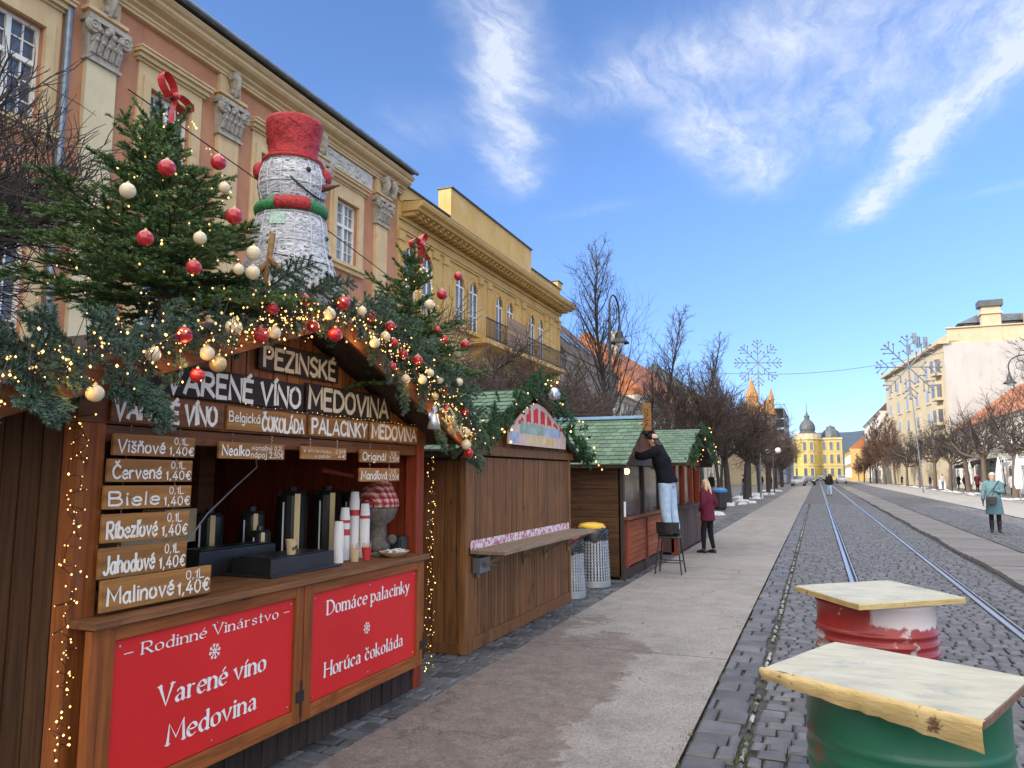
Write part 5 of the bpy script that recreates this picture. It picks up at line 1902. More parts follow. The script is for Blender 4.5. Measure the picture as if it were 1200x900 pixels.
# ==== the second stall: shut up, green shingles, garland
def shingle_roof(mb, x0, x1, ya, za, yb, zb, row=.16, w=.17, rng=None):
    """courses of shingles from eave (ya,za) up to ridge (yb,zb), running along X"""
    rng = rng or random.Random(int(ya * 10))
    L = math.hypot(yb - ya, zb - za)
    d = np.array((0, (yb - ya) / L, (zb - za) / L))
    n = np.cross((1, 0, 0), d)
    if n[2] < 0:
        n = -n
    k = int(L / row) + 1
    O = np.array((0, ya, za))
    sgn = 1 if yb > ya else -1
    for r_ in range(k):
        s0, s1 = r_ * row, min(L, r_ * row + row * 1.25)
        x = x0 - (w / 2 if r_ % 2 else 0)
        while x < x1:
            a, b = max(x + .004, x0), min(x + w - .004, x1)
            x += w
            if b - a < .02:
                continue
            t0 = .018 + rng.uniform(0, .006)
            p = [O + np.array((a, 0, 0)) + d * s0 + n * t0, O + np.array((b, 0, 0)) + d * s0 + n * t0,
                 O + np.array((b, 0, 0)) + d * s1 + n * .006, O + np.array((a, 0, 0)) + d * s1 + n * .006]
            q = [O + np.array((a, 0, 0)) + d * s0, O + np.array((b, 0, 0)) + d * s0]
            mb.add(p + q, [(0, 1, 2, 3) if sgn > 0 else (3, 2, 1, 0), (4, 5, 1, 0)])


def gable_roof(parent, x0, x1, y0, y1, ze, zr, flash=True):
    yc = (y0 + y1) / 2
    mb = MB()
    for ya, yb in ((y0, yc), (y1, yc)):
        mb.hexa([(x0, ya, ze - .05), (x1, ya, ze - .05), (x1, yb, zr - .05), (x0, yb, zr - .05), (x0, ya, ze), (x1, ya, ze), (x1, yb, zr), (x0, yb, zr)])
    rf = mb.build('roof', 'dark_rail', parent)
    mb = MB()
    shingle_roof(mb, x0 - .01, x1 + .01, y0 - .02, ze, yc, zr)
    shingle_roof(mb, x0 - .01, x1 + .01, y1 + .02, ze, yc, zr)
    mb.build('shingles', 'shingle', rf)
    if flash:
        mb = MB()
        for s in (-1, 1):
            mb.hexa([(x0, yc, zr + .03), (x1 + .02, yc, zr + .03), (x1 + .02, yc + s * .15, zr - .03), (x0, yc + s * .15, zr - .03),
                     (x0, yc, zr + .04), (x1 + .02, yc, zr + .04), (x1 + .02, yc + s * .15, zr - .02), (x0, yc + s * .15, zr - .02)])
        mb.build('ridge_cap', 'blue_flashing', rf)
    return rf


S2 = thing('market_stall', 'closed brown timber stall with green shingle roof and a fold down shelf', 'market stall', (-4.1, 8.1, 0))
X2, A2, B2 = -3.09, 6.48, 9.70
mb = MB()
plank_wall(mb, (X2 - 2.1, A2, .06), (1, 0, 0), (0, 0, 1), (0, -1, 0), 2.07, 1.72, .12, .02)
mb.box(X2 - 2.1, X2 - .03, A2 + .001, B2 - .001, .06, 1.78)
plank_wall(mb, (X2 - .03, B2, .06), (-1, 0, 0), (0, 0, 1), (0, 1, 0), 2.07, 1.72, .12, .02)
mb.build('wall', 'closed_boards', S2)
mb = MB()
plank_wall(mb, (X2 - .03, A2 + .05, .12), (0, 1, 0), (0, 0, 1), (1, 0, 0), 3.12, .76, .085, .022)
mb.build('front_panel', 'closed_boards', S2)
for ya, yb in ((A2 + .06, 8.0), (8.02, B2 - .06)):
    mb = MB()
    plank_wall(mb, (X2 - .03, ya, .96), (0, 1, 0), (0, 0, 1), (1, 0, 0), yb - ya, .86, .16, .024, .002)
    mb.build('shutter', 'closed_boards', S2)
mb = MB()
mb.box(X2 - .05, X2 + .012, A2 - .02, A2 + .05, .0, 1.84)
mb.box(X2 - .05, X2 + .01, B2 - .05, B2 + .02, .0, 1.84)
mb.box(X2 - .03, X2 + .018, A2 + .05, B2 - .05, 0, .12)
mb.box(X2 - 2.1, X2 - .05, A2 - .03, A2 - .0205, 0, .10)
mb.box(X2 - .04, X2 + .03, A2 - .1, B2 + .1, 1.84, 1.93)
mb.build('frame', 'closed_boards', S2, bevel=.003)
mb = MB()
mb.box(X2 + .002, X2 + .36, A2 + .1, B2 + .02, .90, .935)
sh = mb.build('shelf', 'grey_shelf', S2, bevel=.004)
for y in (6.75, 8.0, 8.7, 9.6):
    mb = MB()
    mb.bar((X2 + .01, y, .72), (X2 + .28, y, .89), .03, .03)
    mb.box(X2 - .004, X2 + .02, y - .02, y + .02, .66, .895)
    mb.build('bracket', 'grey_shelf', sh)
mb = MB()
mb.box(X2 + .012, X2 + .09, 6.62, 6.86, .72, .86)
mb.tube([(X2 + .06, 6.86, .78), (X2 + .09, 7.0, .76), (X2 + .07, 7.1, .82), (X2 + .05, 7.1, .9)], .012, 6)
mb.build('socket_box', 'zinc', S2)
material('lace', (.68, .60, .62), (.42, .12, .16), 22, rough=.8, bump=0, mixrange=(.48, .56))
mb = MB()
mb.box(X2 - .004, X2 + .006, A2 + .12, B2 - .05, .937, 1.02)
tag(mb.build('trim_ribbon', 'lace'), 'pink and white patterned ribbon along the closed stall shelf', 'ribbon')
gz2 = lambda y: 1.86 + (2.62 - 1.86) * (1 - abs(y - 8.09) / 1.95)
mb = MB()
plank_wall(mb, (X2 - .03, A2 - .05, 1.93), (0, 1, 0), (0, 0, 1), (1, 0, 0), 3.3, .7, .13, .02, top=lambda x: gz2(A2 - .05 + x) - 1.98)
mb.build('gable', 'closed_boards', S2)
gable_roof(S2, X2 - 2.4, X2 + .07, 8.09 - 1.95, 8.09 + 1.95, 1.86, 2.62, False)
# the poster in its gable: red stripes above, pale picture below (a plain stand-in)
material('poster_blue', (.14, .28, .48), (.45, .5, .55), 6, rough=.4, bump=0)
material('poster_gold', (.55, .34, .06), (.62, .5, .36), 9, rough=.4, bump=0)
material('poster_pink', (.55, .38, .32), (.62, .48, .40), 9, rough=.4, bump=0)
material('poster_green', (.14, .27, .22), (.35, .45, .4), 9, rough=.4, bump=0)
PX = X2 + .075
outl = [(7.32, 1.97), (9.26, 1.97), (9.28, 2.12), (8.9, 2.3), (8.45, 2.44), (8.2, 2.47), (7.95, 2.43), (7.6, 2.26), (7.33, 2.1)]
mb = MB()
mb.prism(outl, (PX, 0, 0), (0, 1, 0), (0, 0, 1), (1, 0, 0), .02)
ps = mb.build('gable_poster', 'poster_pink'); tag(ps, 'arched poster with red strokes and a pale picture in the closed stall gable', 'poster')
mb = MB()
for k in range(13):
    y = 7.62 + k * .118
    top = np.interp(y, [7.33, 7.6, 7.95, 8.2, 8.45, 8.9, 9.28], [2.06, 2.22, 2.39, 2.43, 2.40, 2.26, 2.08]) - .02
    mb.obox((PX + .021, y + .02 * (-1) ** k, (2.235 + top) / 2), (.0008, 0, 0), (0, .036, .008 * (-1) ** k), (0, 0, max(.02, (top - 2.235) / 2)))
mb.build('lettering', 'banner_red', ps)
mb = MB()
mb.box(PX + .0205, PX + .0215, 7.36, 7.62, 1.99, 2.1)
mb.m = 1; mb.box(PX + .0205, PX + .0216, 7.64, 8.42, 2.10, 2.225)
mb.m = 2; mb.box(PX + .0205, PX + .0214, 7.9, 8.8, 1.985, 2.09)
mb.m = 3; mb.box(PX + .0205, PX + .0215, 8.44, 9.05, 2.10, 2.21)
mb.build('picture', ['poster_blue', 'poster_green', 'poster_gold', 'poster_blue'], ps)

# ==== the third stall: where the man on the stool works
S3 = thing('market_stall', 'dark timber stall with green roof, blue ridge and orange slatted counter', 'market stall', (-3.9, 13.2, 0))
X3, A3, B3 = -2.87, 11.84, 14.95
mb = MB()
z = .05
rng = random.Random(9)
while z < 1.76:
    h_ = .115
    mb.box(X3 - 2.1, X3 - .06, A3, A3 + .03, z, z + h_ - .006)
    mb.box(X3 - 2.1, X3 - .06, B3 - .03, B3, z, z + h_ - .006)
    z += h_
mb.box(X3 - 2.1, X3 - 2.05, A3 + .03, B3 - .03, .05, 1.78)
mb.box(X3 - 2.08, X3 - .06, A3 + .01, A3 + .028, .05, 1.77)
mb.build('wall', 'hut_boards', S3)
mb = MB()
for y in (A3, 13.35, B3 - .09):
    mb.box(X3 - .09, X3, y, y + .09, 0, 1.80)
mb.box(X3 - .09, X3 + .01, A3 - .02, B3 + .02, 1.80, 1.92)
mb.box(X3 - .08, X3 - .01, A3 + .09, B3 - .09, 0, .16)
mb.build('frame', 'dark_boards', S3, bevel=.004)
for ya, yb in ((A3 + .1, 13.34), (13.46, B3 - .1)):
    mb = MB()
    mb.box(X3 - .01, X3 + .03, ya, ya + .07, .18, .92)
    mb.box(X3 - .01, X3 + .03, yb - .07, yb, .18, .92)
    mb.m = 1
    z = .2
    while z < .88:
        mb.box(X3 - .005, X3 + .022, ya + .07, yb - .07, z, z + .082)
        z += .088
    mb.build('counter_panel', ['red_post', 'slat_orange'], S3)
mb = MB()
mb.box(X3 - .25, X3 + .08, A3 + .02, B3 - .02, .925, .965)
mb.build('counter_top', 'brown_rail', S3, bevel=.004)
mb = MB()
mb.box(X3 - .05, X3 - .042, A3 + .1, 13.34, .97, 1.79)
mb.box(X3 - .05, X3 - .042, 13.45, B3 - .1, .97, 1.79)
mb.build('window_glass', 'shop_glass', S3)
gz3 = lambda y: 1.80 + (2.66 - 1.80) * (1 - abs(y - 13.3) / 1.75)
mb = MB()
plank_wall(mb, (X3 - .03, A3, 1.92), (0, 1, 0), (0, 0, 1), (1, 0, 0), B3 - A3, .8, .13, .02, top=lambda x: gz3(A3 + x) - 1.97)
mb.build('gable', 'brown_rail', S3)
gable_roof(S3, X3 - 2.5, X3 + .12, 13.3 - 1.75, 13.3 + 1.75, 1.80, 2.66)
mb = MB()
mb.box(X3 - .6, X3 - .4, 12.2, 14.5, 1.0, 1.25)
for k in range(8):
    mb.ball((X3 - .5, 12.35 + .28 * k, 1.3), .07, 8, 6)
mb.build('goods', 'kraft', S3)
mb = MB(); mb.ball((X3 - .03, 12.2, 1.70), .05, 10, 8)
material('warm_lamp', (1, .7, .3), emit=(1, .62, .22), estr=4.0, bump=0)
mb.build('lamp', 'warm_lamp', S3)
mb = MB(); mb.box(X3 + .002, X3 + .012, A3 - .005, A3 + .09, .98, 1.22)
mb.build('price_sheet', 'paper_white', S3)
mb = MB(); mb.tube([(-3.6, 12.48, 2.17), (-3.6, 12.46, 2.30)], .025, 6)
mb.build('vent_hook', 'black_steel', S3)

# ==== the fourth stall
S4 = thing('market_stall', 'farthest stall with dark red posts, plum counter and green roof', 'market stall', (-3.7, 17.7, 0))
X4, A4, B4 = -2.75, 15.9, 19.4
mb = MB()
mb.box(X4 - 2.0, X4 - .06, A4, A4 + .04, .05, 1.85)
mb.box(X4 - 2.0, X4 - .06, B4 - .04, B4, .05, 1.85)
mb.box(X4 - 2.0, X4 - 1.95, A4 + .04, B4 - .04, .05, 1.85)
mb.build('wall', 'plum_boards', S4)
mb = MB()
for y in (A4, 17.0, 18.2, B4 - .12):
    mb.box(X4 - .12, X4, y, y + .12, .0, 1.86)
mb.box(X4 - .12, X4 + .02, A4 - .02, B4 + .02, 1.86, 1.98)
mb.build('frame', 'red_post', S4, bevel=.004)
mb = MB()
plank_wall(mb, (X4 - .02, A4 + .12, .05), (0, 1, 0), (0, 0, 1), (1, 0, 0), B4 - A4 - .24, .88, .15, .03)
mb.build('counter_panel', 'plum_boards', S4)
mb = MB()
mb.box(X4 - .3, X4 + .14, A4 - .05, B4 + .05, .94, .98)
mb.build('counter_top', 'dark_rail', S4)
mb = MB()
mb.box(X4 - .07, X4 - .062, A4 + .12, 17.0, .98, 1.86)
mb.box(X4 - .07, X4 - .062, 17.12, 18.2, .98, 1.86)
mb.build('window_glass', 'shop_glass', S4)
gz4 = lambda y: 1.88 + (2.68 - 1.88) * (1 - abs(y - 17.65) / 2.05)
mb = MB()
plank_wall(mb, (X4 - .03, A4, 1.98), (0, 1, 0), (0, 0, 1), (1, 0, 0), B4 - A4, .8, .15, .02, top=lambda x: gz4(A4 + x) - 2.03)
mb.build('gable', 'red_post', S4)
gable_roof(S4, X4 - 2.4, X4 + .28, 17.65 - 2.05, 17.65 + 2.05, 1.88, 2.68, False)
# ------------------------------------------------------------------ fir greens
material('fir_needles', (.066, .135, .042), (.125, .20, .06), 3.5, rough=.6, bump=0, rv=.7)
material('blue_needles', (.048, .098, .064), (.085, .142, .098), 3.0, rough=.6, bump=0, rv=.5)
material('garland_needles', (.022, .085, .035), (.045, .13, .05), 3.0, rough=.55, bump=0, rv=.55)
material('fir_wood', (.085, .06, .045), (.05, .036, .028), 9, rough=.9, bump=0)
material('bauble_red', (.46, .012, .02), (.40, .01, .018), 3, rough=.22, bump=0, coat=.5)
material('bauble_matt_red', (.45, .025, .035), (.40, .02, .03), 3, rough=.5, bump=0)
material('bauble_cream', (.70, .60, .40), (.64, .52, .32), 3, rough=.25, bump=0, coat=.4)
material('bauble_gold', (.62, .47, .22), (.55, .40, .18), 3, rough=.4, metal=.4, bump=0)
material('bow_red', (.52, .015, .02), (.40, .01, .015), 9, rough=.35, bump=.1, sheen=.4)
material('bulb_warm', (1, .7, .35), emit=(1.0, .50, .12), estr=1.5, bump=0)

nrng = np.random.default_rng(99)


def uneven_bulbs():
    m = MATS['bulb_warm']; W = NT(m.node_tree)
    b = next(n for n in m.node_tree.nodes if n.type == 'BSDF_PRINCIPLED')
    at = W.n('ShaderNodeAttribute', attribute_name='rv').outputs['Fac']
    W.put(b.inputs['Emission Strength'], W.math('MULTIPLY_ADD', W.math('POWER', at, 2.0), 2.6, .35))


uneven_bulbs()


class Greens:
    def __init__(self, nl=.024, nw=.0028, per=1300, flat=.55):
        self.wood = MB(); self.tri = []; self.rv = []
        self.nl, self.nw, self.per, self.flat = nl, nw, per, flat

    def needle_rows(self, p, q, scale=1.0, up=(0, 0, 1)):
        p = np.asarray(p, float); q = np.asarray(q, float)
        L = np.linalg.norm(q - p)
        n = max(6, int(self.per * L / max(.6, scale)))
        t = nrng.random(n)
        ax = (q - p) / max(L, 1e-6)
        u, v = frame(ax, up)                 # u sideways, v up
        a = nrng.uniform(0, 2 * math.pi, n)
        ca, sa = np.cos(a), np.sin(a) * self.flat + .25
        lean = nrng.uniform(.45, .95, n)
        d = ax * lean[:, None] + (np.outer(ca, u) + np.outer(sa, v)) * 1.0
        d /= np.linalg.norm(d, axis=1, keepdims=True)
        base = p + np.outer(t, q - p)
        l = self.nl * scale * nrng.uniform(.7, 1.2, n) * (1 - .35 * t)
        s = np.cross(d, nrng.normal(size=(n, 3)))
        s /= np.maximum(np.linalg.norm(s, axis=1, keepdims=True), 1e-6)
        w = self.nw * scale
        T = np.stack([base - s * w, base + s * w, base + d * l[:, None]], 1)
        self.tri.append(T.reshape(-1, 3))
        tone = nrng.random()
        self.rv.append(np.clip(tone * .6 + nrng.random(n) * .4 + .12 * (t - .5), 0, 1))

    def frond(self, p, d, L, up=(0, 0, 1), droop=.12, n=9, scale=1.0, side=.42, sub=True):
        """A flat branch: main axis with paired side twigs, each clothed in needles."""
        d = unit(d); p = np.asarray(p, float)
        pts = [p]
        k = 5
        dd = d.copy()
        for i in range(k):
            dd = unit(dd + np.array((nrng.normal(0, .05), nrng.normal(0, .05), -droop / k + (.05 if i > 2 else 0))))
            pts.append(pts[-1] + dd * L / k)
        self.wood.tube(pts, np.linspace(.006, .0016, k + 1) * (L / .45) ** .5, 4, caps=False)
        for i in range(k):
            self.needle_rows(pts[i], pts[i + 1], scale, up)
        for j in range(n):
            t = .15 + .8 * (j + nrng.random() * .6) / n
            i = min(int(t * k), k - 1)
            b = pts[i] + (pts[i + 1] - pts[i]) * (t * k - i)
            ax = unit(pts[i + 1] - pts[i])
            u, v = frame(ax, up)
            s = 1 if j % 2 else -1
            dr = unit(ax * .75 + u * s * .8 + v * nrng.normal(0, .14))
            l = L * side * (1.05 - t * .75) * nrng.uniform(.75, 1.15)
            e = b + dr * l
            e[2] -= droop * l * .4
            self.wood.tube([b, e], [.0025, .001], 3, caps=False)
            self.needle_rows(b, e, scale, up)
            if sub and l > .11:
                for s2 in (-1, 1):
                    m_ = b + (e - b) * nrng.uniform(.35, .6)
                    u2, _ = frame(dr, up)
                    e2 = m_ + unit(dr * .8 + u2 * s2 * .7) * l * .45
                    self.needle_rows(m_, e2, scale, up)

    def build(self, root, needle_mat, leafname='foliage'):
        w = self.wood.build('branches', 'fir_wood', root)
        V = np.concatenate(self.tri)
        mb = MB()
        mb.add(V, np.arange(len(V)).reshape(-1, 3), np.concatenate(self.rv))
        return mb.build(leafname, needle_mat, root)


def fir(name, label, base, H, Rad, lean, seed, group=None, per=820):
    global nrng
    nrng = np.random.default_rng(seed)
    t = thing(name, label, 'fir tree', base, group)
    base = np.asarray(base, float)
    top = base + np.array((lean[0], lean[1], H))
    mb = MB()
    mb.tube([base, base + (top - base) * .5, top], [.035, .022, .006], 8)
    mb.build('trunk', 'fir_wood', t)
    g = Greens(.029, .0031, per)
    lev = 9
    for k in range(lev):
        f = k / (lev - 1)
        h = .14 + .76 * f
        c = base + (top - base) * h
        nb = int(10 - 4 * f)
        for i in range(nb):
            a = 2 * math.pi * (i + .5 * (k % 2) + nrng.uniform(-.25, .25)) / nb
            r = Rad * (1.0 - f) ** .9 * nrng.uniform(.62, 1.18) + .11
            r *= 1 - .22 * max(0, math.cos(a))
            el = .14 + .75 * f + nrng.normal(0, .1)
            d = np.array((math.cos(a) * math.cos(el), math.sin(a) * math.cos(el), math.sin(el)))
            g.frond(c + np.array((0, 0, nrng.uniform(-.05, .05))), d, r, droop=.05 + .2 * (1 - f), n=int(8 + 7 * (1 - f)), side=.46)
    for i in range(5):
        a = i * 1.26 + .4
        g.frond(base + (top - base) * .9, (math.cos(a) * .75, math.sin(a) * .75, .8), .24, droop=-.05, n=3, side=.3, sub=False)
    g.needle_rows(base + (top - base) * .86, top)
    g.build(t, 'fir_needles')
    return t


fir('fir_tree', 'big cut fir tree on the left roof slope with a red bow on its tip', (-3.18, 2.95, 2.40), 1.13, .80, (.05, -.15), 5, 'fir trees on the first stall')
fir('fir_tree', 'smaller cut fir tree on the right roof slope with a red bow on its tip', (-3.02, 5.12, 2.12), 1.36, .70, (.0, .19), 9, 'fir trees on the first stall', per=780)

# the lit garland along the gable
nrng = np.random.default_rng(4)
gar = thing('fir_garland', 'thick garland of bluish fir boughs along the gable of the first stall', 'garland', (-2.65, 3.7, 2.4))
gg = Greens(.027, .003, 1000, flat=.8)
P_ = np.array([(1.35, 1.88), (1.75, 2.0), (2.1, 2.11), (2.5, 2.22), (2.9, 2.40), (3.35, 2.58), (3.75, 2.63), (4.2, 2.52), (4.7, 2.33), (5.1, 2.17), (5.5, 1.97), (5.72, 1.86)])
for k in range(150):
    t = nrng.random() * (len(P_) - 1)
    i = min(int(t), len(P_) - 2)
    y, z = P_[i] + (P_[i + 1] - P_[i]) * (t - i)
    left = y < 3.0
    right = y > 4.6
    x = -2.70 + nrng.normal(0, .08)
    a = nrng.uniform(0, 2 * math.pi)
    d = np.array((.35 + nrng.normal(0, .3), math.cos(a), math.sin(a) * .75 - (.12 if left else .1)))
    L = nrng.uniform(.13, .25)
    gg.frond((x, y, z + nrng.normal(.03, .05)), d, L, droop=.45, n=7, scale=1.0, side=.42, up=(1, 0, .3), sub=False)
for (y, z, dy, dz, L) in ((2.15, 2.12, .45, -.4, .32), (2.3, 2.1, .5, -.5, .3), (2.0, 2.02, -.7, -.2, .40), (1.75, 1.93, -.7, -.1, .36), (2.35, 2.1, .15, -.8, .30), (1.9, 2.02, .3, -.6, .2),
                         (2.05, 2.15, -.8, .25, .34), (1.9, 2.1, -1, .15, .32), (2.3, 2.22, -.9, .3, .32), (1.7, 2.05, -1, .2, .4), (5.5, 1.98, .4, -.6, .34), (5.6, 1.9, .2, -.8, .26), (5.35, 2.1, .8, -.1, .36),
                         (3.1, 2.6, .3, .6, .34), (3.5, 2.68, .6, .5, .3), (3.9, 2.68, .7, .35, .32), (4.2, 2.6, .7, .4, .34), (4.6, 2.45, .6, .5, .38), (4.9, 2.3, .7, .5, .4), (5.1, 2.25, .8, .4, .4), (5.3, 2.15, .9, .2, .38), (5.45, 2.05, .9, -.1, .34), (5.2, 2.1, .5, .7, .36), (5.5, 1.95, .6, -.6, .3), (4.8, 2.2, .2, .9, .34), (5.0, 2.05, .4, -.5, .26)):
    gg.frond((-2.68, y, z), (.45 + nrng.normal(0, .15), dy, dz), L, droop=.35, n=13, scale=1.1, side=.48, up=(1, 0, .4))
gg.build(gar, 'blue_needles')

# baubles: (kind, y, z, r)
B_LEFT = [('R', 2.6, 3.12, .042), ('R', 2.93, 3.28, .04), ('R', 3.06, 3.03, .045), ('R', 2.5, 2.74, .038), ('R', 2.8, 2.68, .038), ('C', 2.39, 2.93, .036), ('C', 2.98, 3.16, .03), ('C', 2.83, 2.84, .033), ('C', 3.22, 2.87, .041), ('C', 3.22, 2.76, .04), ('C', 3.11, 2.75, .03)]
B_GL = [('R', 2.48, 2.26, .037), ('C', 2.78, 2.35, .04), ('C', 2.32, 2.15, .032), ('C', 2.62, 2.2, .034), ('G', 2.69, 2.16, .039), ('R', 2.57, 2.09, .033), ('C', 2.06, 1.96, .034)]
B_TOP = [('R', 2.95, 2.34, .041), ('R', 3.03, 2.49, .032), ('R', 3.28, 2.59, .034), ('R', 3.64, 2.65, .042), ('C', 3.51, 2.56, .035), ('C', 3.05, 2.37, .032), ('G', 3.22, 2.42, .029), ('R', 3.36, 2.46, .034), ('R', 3.57, 2.45, .041)]
B_RIGHT = [('C', 3.84, 2.64, .032), ('R', 3.94, 2.63, .033), ('C', 3.99, 2.47, .033), ('C', 4.11, 2.53, .034), ('R', 4.17, 2.61, .034), ('R', 4.22, 2.51, .029), ('R', 4.34, 2.45, .035), ('R', 4.54, 2.44, .036), ('R', 4.2, 2.35, .028), ('C', 4.38, 2.29, .029), ('C', 4.61, 2.31, .033), ('C', 4.72, 2.37, .031), ('C', 4.86, 2.34, .035), ('C', 5.19, 2.36, .033), ('R', 4.97, 2.28, .038), ('G', 4.8, 2.21, .028), ('R', 4.98, 2.14, .029), ('R', 5.3, 2.14, .034), ('C', 5.33, 1.98, .034), ('G', 5.08, 1.98, .036), ('C', 5.33, 1.88, .04), ('R', 5.38, 1.82, .037)]
B_FIR2 = [('R', 5.53, 3.3, .036), ('R', 5.24, 3.08, .042), ('C', 5.03, 2.95, .04), ('C', 5.51, 2.65, .035), ('R', 5.68, 2.74, .044), ('R', 5.29, 2.72, .034), ('R', 5.17, 2.78, .027)]
proto = {}
kn = {'R': 'red', 'C': 'cream', 'G': 'gold'}


def bauble(kind, x, y, z, r, label, group):
    if kind not in proto:
        t = thing('bauble', label, 'bauble', (0, 0, 0), group)
        mb = MB(); mb.ball((0, 0, 0), 1.0, 20, 14)
        mb.build('globe', {'R': 'bauble_red', 'C': 'bauble_cream', 'G': 'bauble_gold'}[kind], t, smooth=True)
        mb = MB(); mb.lathe([(.2, .95), (.22, 1.0), (.22, 1.15), (.1, 1.17), (0, 1.17)], (0, 0, 0), 10)
        mb.tube([(.09 * math.cos(a), 0, 1.24 + .09 * math.sin(a)) for a in np.linspace(0, 6.28, 10)], .02, 4)
        mb.build('cap', 'brass', t)
        proto[kind] = t
    else:
        t = copy_tree(proto[kind], label=label, group=group)
    t.location = (x, y, z); t.scale = (r, r, r)
    return t


B_LEFT = [(k, y * .86, 1.65 + (z - 1.65) * .86, r * .86) for k, y, z, r in B_LEFT]
for lst, x, where in ((B_LEFT, -2.45, 'hanging in the big left fir tree'), (B_GL, -2.56, 'on the left slope of the lit garland'), (B_TOP, -2.54, 'in the garland above the PEZINSKÉ board'),
                      (B_RIGHT, -2.54, 'on the right slope of the lit garland'), (B_FIR2, -2.72, 'hanging in the smaller right fir tree')):
    n = {k: sum(1 for q in lst if q[0] == k) for k in 'RCG'}
    zs = {k: sorted(q[2] for q in lst if q[0] == k) for k in 'RCG'}
    for k, y, z, r in lst:
        pre = ''
        if n[k] > 1:
            if z == zs[k][-1]:
                pre = 'highest '
            elif z == zs[k][0]:
                pre = 'lowest '
        lb = '%sshiny %s bauble %s' % (pre, kn[k], where)
        bauble(k, x, y, z, r, lb, '%s baubles %s' % (kn[k], where))


# strings of fairy lights
def light_string(label, pts, r=.0055, wire=True, group=None):
    pts = np.asarray(pts, float)
    t = thing('light_string', label, 'fairy lights', tuple(pts[0]), group)
    if wire:
        mb = MB(); mb.tube(pts, .0022, 3, caps=False); mb.build('wire', 'wire_black', t)
    oc = np.array([(1, 0, 0), (-1, 0, 0), (0, 1, 0), (0, -1, 0), (0, 0, 1), (0, 0, -1)], float)
    of = np.array([(0, 2, 4), (2, 1, 4), (1, 3, 4), (3, 0, 4), (2, 0, 5), (1, 2, 5), (3, 1, 5), (0, 3, 5)])
    mb = MB()
    rr = r * nrng.uniform(.45, 1.45, len(pts))
    V = (pts[:, None, :] + oc[None] * rr[:, None, None] + np.array((.006, 0, 0))).reshape(-1, 3)
    Fc = (of[None] + 6 * np.arange(len(pts))[:, None, None]).reshape(-1, 3)
    mb.add(V, Fc, np.repeat(nrng.random(len(pts)), 8))
    b = mb.build('bulbs', 'bulb_warm', t)
    b['kind'] = 'stuff'


nrng = np.random.default_rng(12)


def cloudline(poly, n, sx, sy, x):
    poly = np.asarray(poly, float)
    out = []
    for i in np.linspace(0, len(poly) - 1.001, n):
        k = int(i)
        y, z = poly[k] + (poly[k + 1] - poly[k]) * (i - k)
        out.append((x + abs(nrng.normal(0, .04)), y + nrng.normal(0, sx), z + nrng.normal(0, sy)))
    return out


light_string('warm fairy lights wound densely through the left slope of the garland', cloudline([(1.6, 1.97), (2.0, 2.10), (2.5, 2.22), (3.0, 2.40), (3.3, 2.5)], 230, .05, .065, -2.57))
light_string('warm fairy lights along the upper middle of the garland', cloudline([(2.7, 2.33), (3.2, 2.5), (3.6, 2.56), (4.0, 2.5), (4.3, 2.42)], 150, .05, .055, -2.56))
light_string('warm fairy lights through the right slope of the garland', cloudline([(4.1, 2.5), (4.6, 2.33), (5.0, 2.17), (5.45, 1.92)], 165, .05, .07, -2.56))
fl = []
for i in range(120):
    f = nrng.random() ** 1.3
    a = nrng.uniform(-1.9, 1.5)
    r = .62 * (1 - f) ** .8 + .05
    fl.append((-3.16 + r * .9 * math.cos(a), 2.93 + r * math.sin(a) * .95, 2.45 + 1.15 * f))
fl.sort(key=lambda q: q[2])
light_string('warm fairy lights wound up the big left fir tree', fl, .0055, False)
fl = []
for i in range(60):
    f = nrng.random() ** 1.2
    a = nrng.uniform(-1.9, 1.5)
    r = .42 * (1 - f) ** .8 + .04
    fl.append((-3.0 + r * .9 * math.cos(a), 5.17 + .15 * f + r * math.sin(a) * .95, 2.3 + 1.1 * f))
fl.sort(key=lambda q: q[2])
light_string('warm fairy lights wound up the smaller right fir tree', fl, .0055, False)
light_string('strand of fairy lights hanging down the left front corner of the first stall', [(FX + .02 + abs(nrng.normal(0, .02)), 2.30 + nrng.normal(0, .028), 1.9 - i * .0150 + nrng.normal(0, .02)) for i in range(124)], .0045)
light_string('strand of fairy lights hanging in the dark gap right of the first stall', [(FX + .03 + abs(nrng.normal(0, .02)), 5.475 + nrng.normal(0, .03), 1.8 - i * .0165 + nrng.normal(0, .02)) for i in range(104)], .0044)
light_string('thin strand of tiny lights running level above the lintel boards', [(FX + .035, 3.3 + i * .05, 2.04 - .012 * abs(math.sin(i * .5))) for i in range(39)], .0024)

# the glow of the lit bulbs in the garland
for gy, gz_ in ((1.95, 1.98), (2.5, 2.14), (2.95, 2.33), (3.45, 2.5), (3.95, 2.46), (4.5, 2.28), (5.0, 2.08), (5.4, 1.9)):
    ld = bpy.data.lights.new('bulb_glow', 'POINT')
    ld.energy = .55; ld.color = (1.0, .52, .18); ld.shadow_soft_size = .06
    lo_ = bpy.data.objects.new('bulb_glow', ld)
    lo_.location = (-2.56, gy, gz_)
    COL.objects.link(lo_)

